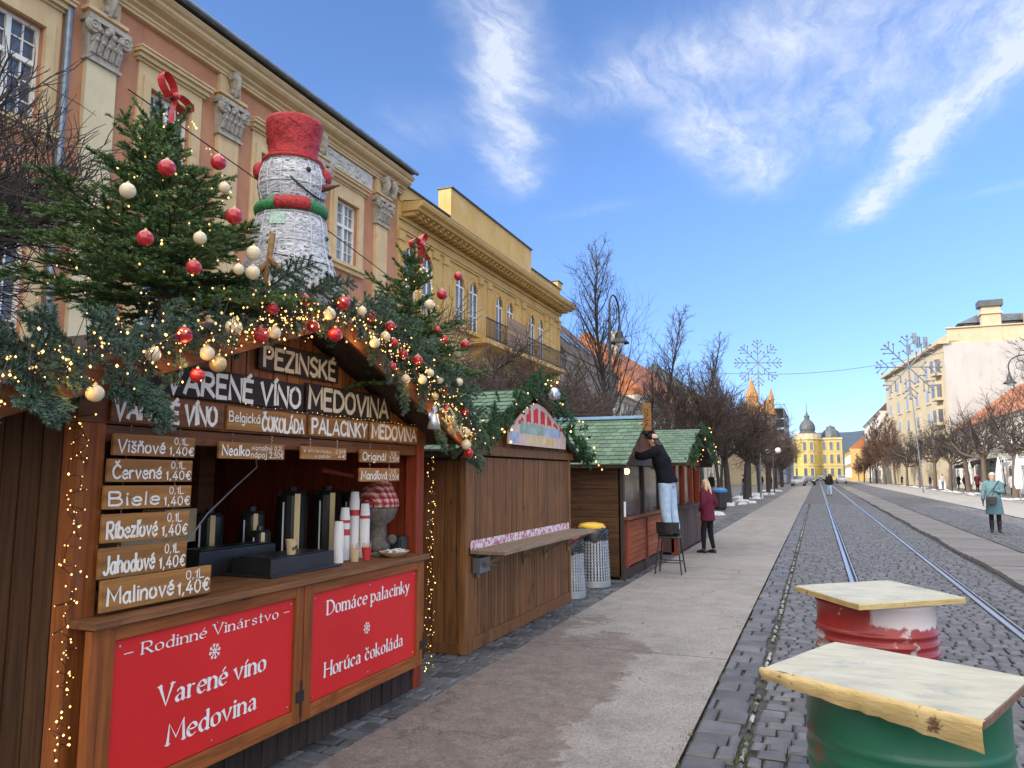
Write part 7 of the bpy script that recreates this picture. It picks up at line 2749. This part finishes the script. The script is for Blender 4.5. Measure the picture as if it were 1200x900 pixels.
def figure(label, base, joints, clothes, facing, voxel=.011, group=None, hat=None, hairm=None, hairlen=0.0, shoe='boot_black', coat_len=None, curl=.6, skirt=None):
    """One person. joints: world points hip_l/r, knee, ankle, shoulder, elbow, wrist, pelvis, chest, neck, head."""
    J = {k: np.asarray(v, float) for k, v in joints.items()}
    fwd = unit(facing)
    up = unit(J['head'] - J['neck'])
    body_up = unit(J['neck'] - J['pelvis'])
    rt = unit(J['shoulder_r'] - J['shoulder_l'])
    fr = unit(np.cross(body_up, rt))
    s = J.get('scale', np.array(1.0)).item() if 'scale' in J else 1.0
    mb = MB()
    head(mb, J['head'], fwd, up, s)
    mb.tube([J['neck'] - body_up * .05 * s, (J['neck'] + J['head']) / 2 - up * .01, J['head'] - up * .06 * s], [.056 * s, .05 * s, .052 * s], 10)
    oval_chain(mb, [(J['pelvis'] - body_up * .1 * s, rt * .13 * s, fr * .09 * s), (J['pelvis'] + body_up * .05 * s, rt * .145 * s, fr * .10 * s), ((J['pelvis'] + J['chest']) / 2, rt * .125 * s, fr * .09 * s),
                    (J['chest'], rt * .15 * s, fr * .105 * s), (J['chest'] + (J['neck'] - J['chest']) * .65, rt * .15 * s, fr * .085 * s), (J['neck'], rt * .06 * s, fr * .055 * s)])
    for q in 'lr':
        mb.tube(limb_pts(J['hip_' + q], J['knee_' + q], J['ankle_' + q]), np.interp(np.linspace(0, 1, 11), [0, .45, .62, 1], [.078, .052, .052, .034]) * s, 10)
        mb.tube(limb_pts(J['shoulder_' + q], J['elbow_' + q], J['wrist_' + q]), np.interp(np.linspace(0, 1, 11), [0, .5, .65, 1], [.048, .038, .038, .025]) * s, 9)
        f = J.get('toe_' + q)
        a = J['ankle_' + q]
        mb.tube([a - np.array((0, 0, .03)), (a + f) / 2 - np.array((0, 0, .02)), f], [.036 * s, .036 * s, .028 * s], 8)
        dw = unit(J['wrist_' + q] - J['elbow_' + q])
        hd = J.get('handdir_' + q, dw)
        hand(mb, J['wrist_' + q], hd, fr if abs(np.dot(fr, hd)) < .9 else rt, s, curl)
    o = mb.build('person', 'skin', loc=base)
    tag(o, label, 'person', group)
    fuse(o, voxel * .75, 2)
    eyes(o, J['head'], fwd, up, s)
    if clothes.get('gloves'):
        for q in 'lr':
            m = MB()
            dw = unit(J['wrist_' + q] - J['elbow_' + q])
            hand(m, J['wrist_' + q] - dw * .02, J.get('handdir_' + q, dw), fr, s * 1.2, curl)
            fuse(m.build('glove', clothes['gloves'], o), .007, 2)
    # trousers
    m = MB()
    oval_chain(m, [(J['pelvis'] - body_up * .12 * s, rt * .15 * s, fr * .112 * s), (J['pelvis'] + body_up * .04 * s, rt * .165 * s, fr * .125 * s), (J['pelvis'] + body_up * .14 * s, rt * .15 * s, fr * .11 * s)])
    for q in 'lr':
        m.tube(limb_pts(J['hip_' + q], J['knee_' + q], J['ankle_' + q] + np.array((0, 0, .01))), np.interp(np.linspace(0, 1, 11), [0, .45, .62, 1], clothes.get('leg_r', [.098, .07, .068, .058])) * s, 12)
    fuse(m.build('trousers', clothes['trousers'], o), voxel)
    # coat or jacket
    m = MB()
    lo = clothes.get('hem', .08)
    fl = clothes.get('flare', 1.0)
    s0_, s = s, s * clothes.get('bulk', 1.0)
    rows = [(J['pelvis'] - np.array((0, 0, lo)) if lo > .1 else J['pelvis'] - body_up * lo, rt * .19 * s * fl, fr * .155 * s * fl), (J['pelvis'] + body_up * .08 * s, rt * .18 * s, fr * .14 * s), ((J['pelvis'] + J['chest']) / 2 + body_up * .03, rt * .165 * s, fr * .13 * s),
            (J['chest'], rt * .185 * s, fr * .14 * s), (J['chest'] + (J['neck'] - J['chest']) * .6, rt * .185 * s, fr * .115 * s), (J['neck'] + body_up * .01, rt * .085 * s, fr * .08 * s), (J['neck'] + body_up * .06 * s, rt * .07 * s, fr * .07 * s)]
    oval_chain(m, rows, 20)
    for q in 'lr':
        w = J['wrist_' + q] - (J['wrist_' + q] - J['elbow_' + q]) * .08
        m.tube([J['chest'] + (J['neck'] - J['chest']) * .5 + (J['shoulder_' + q] - J['chest']) * .5] + list(limb_pts(J['shoulder_' + q], J['elbow_' + q], w)), np.concatenate([[.085 * s], np.interp(np.linspace(0, 1, 11), [0, .5, .62, 1], [.078, .062, .06, .05]) * s]), 12)
    fuse(m.build(clothes.get('name', 'jacket'), clothes['jacket'], o), voxel)
    s = s0_
    for q in 'lr':
        a, f = J['ankle_' + q], J['toe_' + q]
        m = MB()
        d = unit((f - a) * np.array((1, 1, 0)))
        sd = np.array((-d[1], d[0], 0))
        g0 = np.array((a[0], a[1], f[2] - .03)) 
        oval_chain(m, [(g0 - d * .07 * s + np.array((0, 0, .035)), sd * .03 * s, np.array((0, 0, .033))), (g0 - d * .04 * s + np.array((0, 0, .045)), sd * .042 * s, np.array((0, 0, .045))), (g0 + d * .04 * s + np.array((0, 0, .045)), sd * .043 * s, np.array((0, 0, .044))),
                       (g0 + d * .12 * s + np.array((0, 0, .034)), sd * .046 * s, np.array((0, 0, .034))), (g0 + d * .18 * s + np.array((0, 0, .026)), sd * .034 * s, np.array((0, 0, .025)))], 12)
        if clothes.get('boots'):
            m.tube([a - np.array((0, 0, .05)), a + (J['knee_' + q] - a) * .25, a + (J['knee_' + q] - a) * .6], [.05, .056, .066], 12)
        fuse(m.build('shoe', shoe, o), .009)
    c = J['head']
    rts = np.cross(fwd, up)
    if hat:
        m = MB()
        oval_chain(m, [(c + up * h * s + fwd * of * s, rts * a * s, fwd * b * s) for h, a, b, of in ((.028, .086, .108, -.006), (.06, .086, .107, -.008), (.1, .07, .088, -.01), (.128, .04, .05, -.01), (.136, .01, .012, -.01))], 18)
        if hat[1]:
            oval_chain(m, [(c + up * .045 * s + fwd * .085 * s, rts * .068 * s, up * .012 * s), (c + up * .032 * s + fwd * .155 * s, rts * .05 * s, up * .006 * s), (c + up * .03 * s + fwd * .17 * s, rts * .02 * s, up * .004 * s)], 12)
        m.build('cap', hat[0], o, smooth=True)
    if hairm:
        m = MB()
        oval_chain(m, [(c + up * h * s + fwd * of * s, rts * a * s, fwd * b * s) for h, a, b, of in ((-.07 - hairlen, .06, .03, -.075), (-.06 - hairlen * .6, .075, .045, -.07), (-.04, .082, .06, -.055), (.0, .084, .085, -.032), (.05, .083, .100, -.016), (.09, .068, .085, -.012), (.118, .04, .05, -.01), (.13, .01, .012, -.01))], 18)
        if hairlen:
            for q in (-1, 1):
                m.tube([c + rts * q * .06 + up * .06, c + rts * q * .082 + fwd * .02 - up * .02, c + rts * q * .085 + fwd * .03 - up * .1, c + rts * q * .08 + fwd * .05 - up * (.12 + hairlen)], [.03, .035, .036, .02], 8)
        fuse(m.build('hair', hairm, o), .01, 3)
    return o


def stand(x, y, yaw, s=1.0, stride=.0, arms='down', lean=0.0):
    """joints of a standing or walking person at x, y facing yaw (0 = +Y), height 1.70*s"""
    f = np.array((-math.sin(yaw), math.cos(yaw), 0)); r = np.array((math.cos(yaw), math.sin(yaw), 0)); b = np.array((x, y, 0.))
    P = lambda u, v, z: b + r * u * s + f * (v + lean * max(0, z - .9)) * s + np.array((0, 0, z * s))
    J = dict(pelvis=P(0, 0, .93), chest=P(0, .0, 1.25), neck=P(0, -.01, 1.44), head=P(0, .02, 1.585),
             hip_l=P(-.085, 0, .90), hip_r=P(.085, 0, .90), knee_l=P(-.09, .03 + stride * .6, .49), knee_r=P(.09, .03 - stride * .25, .49),
             ankle_l=P(-.09, stride, .085), ankle_r=P(.095, -stride, .085 + abs(stride) * .15), toe_l=P(-.105, stride + .14, .03), toe_r=P(.11, -stride + .14, .03),
             shoulder_l=P(-.18, -.01, 1.39), shoulder_r=P(.18, -.01, 1.39), scale=s)
    if arms == 'down':
        J.update(elbow_l=P(-.24, -.03 - stride * .4, 1.12), elbow_r=P(.24, -.03 + stride * .4, 1.12), wrist_l=P(-.25, .05 - stride * .5, .87), wrist_r=P(.25, .05 + stride * .5, .87))
    elif arms == 'pockets':
        J.update(elbow_l=P(-.27, -.07, 1.13), elbow_r=P(.27, -.07, 1.13), wrist_l=P(-.17, .09, .98), wrist_r=P(.17, .09, .98))
    elif arms == 'front':
        J.update(elbow_l=P(-.24, -.02, 1.13), elbow_r=P(.25, -.04, 1.13), wrist_l=P(-.10, .19, 1.16), wrist_r=P(.27, .06, .89))
    return J


# the man on the stool, reaching up to the gable with both arms (he looks at the roof, towards -X)
m_x, m_y = SXX, SYY
z0 = SH
P = lambda u, v, z: np.array((m_x + u, m_y + v, z0 + z))
J = dict(pelvis=P(-.02, .02, .92), chest=P(-.11, .02, 1.25), neck=P(-.185, .02, 1.46), head=P(-.235, .0, 1.605),
         hip_l=P(-.04, -.085, .88), hip_r=P(-.01, .105, .88), knee_l=P(-.05, -.10, .47), knee_r=P(.03, .12, .47), ankle_l=P(.0, -.10, .085), ankle_r=P(.09, .10, .085),
         toe_l=P(-.14, -.11, .03), toe_r=P(-.06, .12, .03), shoulder_l=P(-.17, -.18, 1.41), shoulder_r=P(-.15, .21, 1.41),
         elbow_l=P(-.43, -.19, 1.32), elbow_r=P(-.27, .22, 1.66), wrist_l=P(-.58, -.12, 1.40), wrist_r=P(-.42, .06, 1.80), scale=1.0,
         handdir_l=np.array((-.3, .1, .9)), handdir_r=np.array((-.35, -.4, .8)))
man = figure('man in dark pullover, cap and light jeans standing on the stool, reaching to the roof', (m_x, m_y, z0), J,
             dict(trousers='light_denim', jacket='navy_fleece', name='pullover', hem=.06, bulk=1.14, leg_r=[.122, .095, .085, .076]), (-1, .1, .2), hat=('black_cloth', True), hairm='dark_hair')
# the plank and drill he holds
mb = MB(); mb.obox((-2.70, 12.95, 2.64), (.07, 0, 0), (0, .012, 0), (.0, .0, .24)); pk = mb.build('sign_plank', 'raw_board', bevel=.003)
tag(pk, 'small upright raw wooden plank held at the roof edge by the man on the stool', 'plank')
tx = MB(); text(tx, 'VÍNO', (-2.68, 12.9365, 2.48), (0, 0, 1), (-1, 0, 0), .3, .06, weight=.16); tx.build('lettering', 'sign_dark', pk)
dm = thing('power_drill', 'black cordless drill in the raised hand of the man on the stool', 'drill', (-2.80, 12.98, 2.42))
mb = MB(); mb.tube([(-2.70, 12.96, 2.50), (-2.86, 13.0, 2.51)], [.032, .028], 10); mb.tube([(-2.76, 12.98, 2.5), (-2.75, 12.98, 2.40)], .02, 8); mb.box(-2.80, -2.70, 12.95, 13.01, 2.35, 2.40); mb.build('housing', 'black_plastic', dm)
mb = MB(); mb.tube([(-2.86, 13.0, 2.51), (-2.93, 13.02, 2.515)], [.014, .008], 8); mb.build('chuck', 'steel', dm)

# woman in burgundy jacket looking on
J = stand(-2.2, 16.55, R(62), .90, .07, 'pockets', .02)
figure('blond woman in burgundy knit jacket and black leggings watching the man on the stool', (-2.2, 16.55, 0), J, dict(trousers='black_cloth', jacket='burgundy_wool', hem=.16, flare=1.02, leg_r=[.095, .066, .064, .045]), (-.85, -.2, .25), hairm='blond_hair', hairlen=.14)
# woman in the teal coat
J = stand(4.68, 25.5, R(172), 1.0, .03, 'front')
w = figure('elderly woman in long teal padded coat, knit hat and gloves walking on the cobbles', (4.68, 25.5, 0), J, dict(trousers='black_cloth', jacket='teal_coat', name='coat', hem=.42, flare=1.22, leg_r=[.09, .062, .062, .05], boots=True, gloves='black_cloth'), (-.15, -1, -.05), hat=('grey_knit', False), hairm='grey_knit')
tb_ = thing('shoulder_bag', 'black leather shoulder bag hanging on the teal coat', 'bag', (4.52, 25.25, .85))
mb = MB(); mb.box(4.44, 4.70, 25.2, 25.29, .80, 1.02); mb.box(4.43, 4.71, 25.185, 25.2, .9, 1.025); mb.build('pouch', 'bag_leather', tb_, bevel=.015)
mb = MB(); mb.tube([(4.46, 25.25, 1.0), (4.62, 25.32, 1.2), (4.82, 25.42, 1.46), (4.84, 25.5, 1.47), (4.8, 25.62, 1.36), (4.70, 25.5, 1.0)], .012, 6); mb.build('strap', 'bag_leather', tb_)
# walking man far down the track
J = stand(.80, 63.5, R(8), 1.02, .14, 'down')
figure('man in black jacket and pale jeans walking away along the tram track', (.80, 63.5, 0), J, dict(trousers='light_denim', jacket='black_cloth', hem=.1), (0, 1, 0), voxel=.02, hairm='dark_hair')

# passers-by far along both pavements
cl = {'k': 'black_cloth', 'n': 'navy_fleece', 'd': 'denim', 'b': 'bag_blue', 'g': 'grey_knit', 'r': 'burgundy_wool', 'l': 'light_denim'}
crowd = [(13.6, 55.0, 'b', 'k', 'person in bright blue jacket at the right edge behind the teal coat'), (13.3, 57.5, 'n', 'd', 'person in dark jacket standing beside the white parasol'),
         (14.2, 63.0, 'k', 'k', 'person in black by the shop fronts left of the teal coat'), (13.5, 66.5, 'g', 'k', 'person in grey beside the leaning pollarded tree'),
         (14.4, 74.0, 'k', 'd', 'person in black jacket and jeans on the right pavement'), (14.0, 83.0, 'r', 'k', 'person in dark red coat on the right pavement'),
         (13.2, 84.5, 'n', 'k', 'person in navy coat next to the dark red coat'), (13.8, 92.0, 'k', 'k', 'person all in black near the snowflake pole'),
         (13.0, 97.0, 'g', 'd', 'person in grey coat walking near the snowflake pole'), (12.6, 104, 'k', 'd', 'person in black on the right pavement beyond the snowflake pole'),
         (12.4, 112, 'b', 'k', 'small person in blue far along the right pavement'), (11.4, 124, 'k', 'k', 'farthest person in black along the right tree row'),
         (-6.6, 52.0, 'n', 'd', 'person in navy between the trees of the left row'), (-5.6, 66.0, 'k', 'k', 'person in black beyond the snow patches on the left'),
         (-5.9, 67.2, 'g', 'd', 'person in grey beside the one in black on the left'), (-5.2, 78.0, 'k', 'd', 'person in black jacket and jeans near the globe lamps'),
         (-4.9, 90.0, 'n', 'k', 'farthest person in navy along the left tree row'), (2.2, 150, 'k', 'k', 'person in black crossing near the white car')]
for i, (x, y, a, b_, lb) in enumerate(crowd):
    J = stand(x, y, i * 1.9, .97 + .05 * math.sin(i * 2.7), .12 * math.sin(i * 3.3), 'pockets' if i % 3 else 'down')
    figure(lb, (x, y, 0), J, dict(trousers=cl[b_], jacket=cl[a], hem=.12 + .18 * (i % 2), flare=1.0 + .12 * (i % 2)), (math.sin(-i * 1.9), math.cos(i * 1.9), 0), voxel=.035, group='passers-by far along the street', hairm='dark_hair')

# ------------------------------------------------------------------ lamps, snowflakes, wire
material('lamp_iron', (.035, .037, .04), (.05, .052, .055), 6, rough=.5, metal=.3, bump=.1)
material('lamp_shade', (.05, .05, .052), (.035, .035, .037), 6, rough=.45, metal=.3, bump=.1)
material('lamp_globe', (.75, .76, .78), (.68, .7, .72), 3, rough=.25, bump=0)


def crook_lamp(label, x, y, H_, dx, dy):
    t = thing('street_lamp', label, 'street lamp', (x, y, 0))
    d = np.array((dx, dy, 0.))
    b = np.array((x, y, 0.))
    mb = MB()
    mb.lathe([(.16, 0), (.16, .25), (.11, .32), (.09, 1.1), (.11, 1.15), (.065, 1.25), (.055, H_ * .6), (.075, H_ * .61), (.075, H_ * .63), (.045, H_ * .65), (.04, H_ - .6)], (x, y, 0), 14)
    mb.build('pole', 'lamp_iron', t)
    r = .62
    top = H_ - .6
    mb = MB()
    arc = [b + np.array((0, 0, top))] + [b + d * (r - r * math.cos(a)) + np.array((0, 0, top + .25 + r * math.sin(a) * .9)) for a in np.linspace(0, math.pi * 1.02, 14)]
    arc += [b + d * (2 * r * .985) + np.array((0, 0, top - .05))]
    mb.tube(arc, .03, 8)
    cc = b + d * (r * 1.1) + np.array((0, 0, top + .35))
    mb.tube([cc + (d * math.cos(a) + np.array((0, 0, 1)) * math.sin(a)) * (.32 - .018 * k) for k, a in enumerate(np.linspace(-2.0, 3.6, 14))], .016, 6)
    mb.build('arm', 'lamp_iron', t)
    e = arc[-1]
    mb = MB(); mb.lathe([(.0, .42), (.05, .40), (.05, .28), (.1, .2), (.14, .02), (.30, -.12), (.31, -.15), (.27, -.14), (.12, -.02), (0, -.02)][::-1], e - np.array((0, 0, .40)), 20); mb.build('shade', 'lamp_shade', t, smooth=False)
    mb = MB(); mb.ball(e - np.array((0, 0, .55)), .15, 14, 9, (1, 1, .8)); mb.build('globe', 'lamp_globe', t, smooth=True)
    return t


crook_lamp('tall dark street lamp with a crook arm and bell shade behind the green roofs', -5.6, 21.7, 6.95, .0, 1.0)
crook_lamp('dark crook arm street lamp at the right edge before the white wall', 10.4, 44.0, 7.4, -.98, .2)
t = thing('globe_lamp', 'street lamp with two white globes at the end of the left tree row', 'street lamp', (-3.7, 73, 0))
mb = MB(); mb.tube([(-3.7, 73, 0), (-3.7, 73, 3.6)], .06, 8); mb.tube([(-4.15, 73, 3.55), (-3.7, 73, 3.45), (-3.25, 73, 3.55)], .035, 6); mb.build('pole', 'lamp_iron', t)
for s in (-1, 1):
    mb = MB(); mb.ball((-3.7 + s * .45, 73, 3.82), .27, 16, 10); mb.build('globe', 'lamp_globe', t, smooth=True)

material('flake_steel', (.20, .22, .27), (.15, .165, .2), 9, rough=.4, metal=.4, bump=0)


def snowflake(label, c, Rr, U, pole_to, group=None, bulbs=True):
    c = np.asarray(c, float); U = unit(U); V = np.array((0, 0, 1.))
    t = thing('metal_snowflake', label, 'snowflake', tuple(c))
    mb = MB()
    dirs = []
    for k in range(8):
        a = math.pi / 2 + k * math.pi / 4
        d = U * math.cos(a) + V * math.sin(a); n = -U * math.sin(a) + V * math.cos(a)
        dirs.append((d, n))
        mb.tube([c, c + d * Rr], .03 * Rr / 1.5, 5)
        for f, l in ((.38, .2), (.62, .3), (.82, .22)):
            for s in (-1, 1):
                mb.tube([c + d * Rr * f, c + d * Rr * (f + l * .72) + n * s * Rr * l * .72], .022 * Rr / 1.5, 4)
    mb.m = 1
    for d, n in dirs:
        mb.ball(c + d * Rr, .045 * Rr, 7, 5)
        for f, l in ((.38, .2), (.62, .3), (.82, .22)):
            for s in (-1, 1):
                mb.ball(c + d * Rr * (f + l * .72) + n * s * Rr * l * .72, .038 * Rr, 7, 5)
    mb.build('star', ['flake_steel', 'flake_steel'], t)
    mb = MB(); mb.tube([c, np.asarray(pole_to, float)], [.035, .07], 8); mb.build('mast', 'flake_steel', t)
    return t


snowflake('metal snowflake on a mast above the left tree row', (-3.6, 56.0, 9.6), 1.62, (1, .35, 0), (-3.75, 56.0, 0))
snowflake('big metal snowflake on a leaning mast above the right tree row', (8.2, 77.0, 11.45), 2.9, (1, .35, 0), (8.75, 77.0, 0))
mb = MB()
pts = [np.array((-13.9, 100, 15.0)) + (np.array((16.0, 111.0, 17.5)) - np.array((-13.9, 100, 15.0))) * k / 24 - np.array((0, 0, 1.3 * math.sin(math.pi * k / 24))) for k in range(25)]
mb.tube(pts, .025, 4)
tag(mb.build('overhead_wire', 'wire_black'), 'thin dark wire strung high across the street', 'wire')
mb = MB()
pts = [np.array((-13.9, 11.5, 10.2)) + (np.array((-13.6, 23.5, 8.3)) - np.array((-13.9, 11.5, 10.2))) * k / 12 + np.array((.6 * math.sin(math.pi * k / 12), 0, -.35 * math.sin(math.pi * k / 12))) for k in range(13)]
mb.tube(pts, .018, 4)
tag(mb.build('overhead_wire', 'wire_black'), 'dark cable slanting across the red palace behind the snowman', 'wire')

# ------------------------------------------------------------------ parked cars far down the street
material('car_white', (.72, .73, .75), (.68, .69, .71), 2, rough=.25, bump=0, coat=.6)
material('car_dark', (.03, .033, .04), (.04, .042, .05), 2, rough=.25, bump=0, coat=.6)
material('car_silver', (.40, .42, .45), (.36, .38, .41), 2, rough=.28, metal=.4, bump=0, coat=.6)
material('tyre', (.02, .02, .02), (.03, .03, .03), 9, rough=.9, bump=.1)
material('lamp_red', (.35, .01, .01), (.3, .01, .01), 4, rough=.2, bump=0)


def car(label, x, y, rz, paint, first=None):
    t = thing('parked_car', label, 'car', (0, 0, 0), 'cars parked at the end of the street')
    W_ = .86
    side = [(-2.1, .3), (-2.15, .62), (-2.05, .92), (-1.2, 1.0), (-.55, 1.42), (.9, 1.46), (1.75, 1.05), (2.08, .98), (2.14, .6), (2.08, .3)]
    mb = MB()
    n = len(side)
    V = []
    for xx, k in ((-W_, .0), (-W_ + .06, 1), (W_ - .06, 1), (W_, 0)):
        for (yy, zz) in side:
            nar = .86 if zz > 1.1 else 1.0
            sc = 1.0 if k == 0 else 1.0
            V.append((xx * nar, yy * (.985 if k == 0 else 1), zz - (.03 if (k == 0 and zz > .9) else 0)))
    mb.add(V, [(j * n + i, j * n + (i + 1) % n, (j + 1) * n + (i + 1) % n, (j + 1) * n + i) for j in range(3) for i in range(n)] + [tuple(reversed(range(n))), tuple(range(3 * n, 4 * n))])
    mb.build('body', paint, t, bevel=.03)
    mb = MB()
    for s in (-1, 1):
        mb.add([(s * (W_ * .945), -1.05, 1.0), (s * (W_ * .945), 1.5, 1.04), (s * W_ * .875, .85, 1.39), (s * W_ * .875, -.5, 1.36)], [(0, 1, 2, 3)])
    mb.add([(-.70, -1.165, 1.045), (.70, -1.165, 1.045), (.64, -.60, 1.40), (-.64, -.60, 1.40)], [(0, 1, 2, 3)])
    mb.add([(-.70, 1.74, 1.09), (.70, 1.74, 1.09), (.64, .98, 1.44), (-.64, .98, 1.44)], [(0, 1, 2, 3)])
    mb.build('glazing', 'window_glass', t)
    for s in (-1, 1):
        for yy in (-1.35, 1.3):
            mb = MB(); mb.lathe([(0, -.1), (.28, -.1), (.31, -.06), (.31, .06), (.28, .1), (0, .1)], (s * (W_ - .06), yy, .31), 18, axis=(1, 0, 0)); w_ = mb.build('wheel', 'tyre', t)
            mb = MB(); mb.lathe([(0, 0), (.19, 0), (.17, .012), (0, .02)], (s * (W_ + .042), yy, .31), 12, axis=(s, 0, 0)); mb.build('rim', 'steel', w_)
        mb = MB(); mb.box(s * .62 - .14, s * .62 + .14, -2.16, -2.1, .66, .84); mb.build('headlight', 'lamp_globe', t)
        mb = MB(); mb.box(s * .66 - .12, s * .66 + .12, 2.09, 2.15, .72, .94); mb.build('tail_light', 'lamp_red', t)
    mb = MB(); mb.box(-.26, .26, -2.17, -2.13, .42, .53); mb.build('number_plate', 'paper_white', t)
    t.location = (x, y, 0); t.rotation_euler = (0, 0, rz)
    return t


car('white car parked facing us on the right of the tram track', 4.2, 158, R(2), 'car_white')
car('silver car parked at the left kerb below the scaffold', -2.6, 118, R(-4), 'car_silver')
car('dark car parked right behind the silver car', -1.3, 127, R(3), 'car_dark')
car('dark car far back beside the yellow domed building', .6, 185, R(0), 'car_dark')

# ------------------------------------------------------------------ right pavement: folded parasols, boards
material('canvas_white', (.74, .73, .71), (.66, .65, .63), 4, stretch=(6, 6, .7), rough=.85, bump=.4)


def parasol(label, x, y, h_, r):
    t = thing('folded_parasol', label, 'parasol', (x, y, 0), 'folded white parasols on the right pavement')
    mb = MB(); mb.tube([(x, y, 0), (x, y, h_)], .035, 8); mb.lathe([(.32, 0), (.32, .07), (.05, .1)], (x, y, 0), 16); mb.build('pole', 'zinc', t)
    mb = MB()
    n = 16
    V = []
    for z, q in ((.75, .7), (1.0, 1.0), (1.8, .8), (2.5, .45), (h_ - .1, .12)):
        for i in range(n):
            a = 2 * math.pi * i / n
            V.append((x + r * q * (1 if i % 2 else .68) * math.cos(a), y + r * q * (1 if i % 2 else .68) * math.sin(a), z))
    mb.add(V, [(k * n + i, k * n + (i + 1) % n, (k + 1) * n + (i + 1) % n, (k + 1) * n + i) for k in range(4) for i in range(n)] + [tuple(range(4 * n, 5 * n))])
    mb.build('canopy', 'canvas_white', t)


parasol('folded white parasol just right of the woman in the teal coat', 11.6, 55.4, 3.0, .28)
parasol('folded white parasol left of the woman in the teal coat', 12.9, 67.6, 3.1, .3)
parasol('folded white parasol farther left on the right pavement', 13.0, 80.2, 3.0, .28)
for (x, y, lb) in ((13.4, 73.0, 'small white pavement board between the right tree trunks'), (13.2, 99.0, 'far white pavement board by the snowflake pole')):
    t = thing('pavement_board', lb, 'board', (x, y, 0))
    mb = MB()
    for s in (-1, 1):
        mb.obox((x, y + s * .18, .5), (.32, 0, 0), (0, -s * .14, .48), (0, .012, .004))
    mb.build('panel', 'canvas_white', t)
for (x, y0, y1, lb) in ((15.2, 64, 72, 'white awning over the shop fronts left of the teal coat'), (15.2, 84, 95, 'dark awning over the shop fronts farther along')):
    mb = MB()
    mb.hexa([(x - 1.2, y0, 2.55), (x + 1.05, y0, 3.2), (x + 1.05, y1, 3.2), (x - 1.2, y1, 2.55), (x - 1.2, y0, 2.62), (x + 1.05, y0, 3.27), (x + 1.05, y1, 3.27), (x - 1.2, y1, 2.62)])
    mb.box(x - 1.22, x - 1.2, y0, y1, 2.3, 2.63)
    tag(mb.build('shop_awning', 'canvas_white' if y0 < 70 else 'black_cloth'), lb, 'awning')
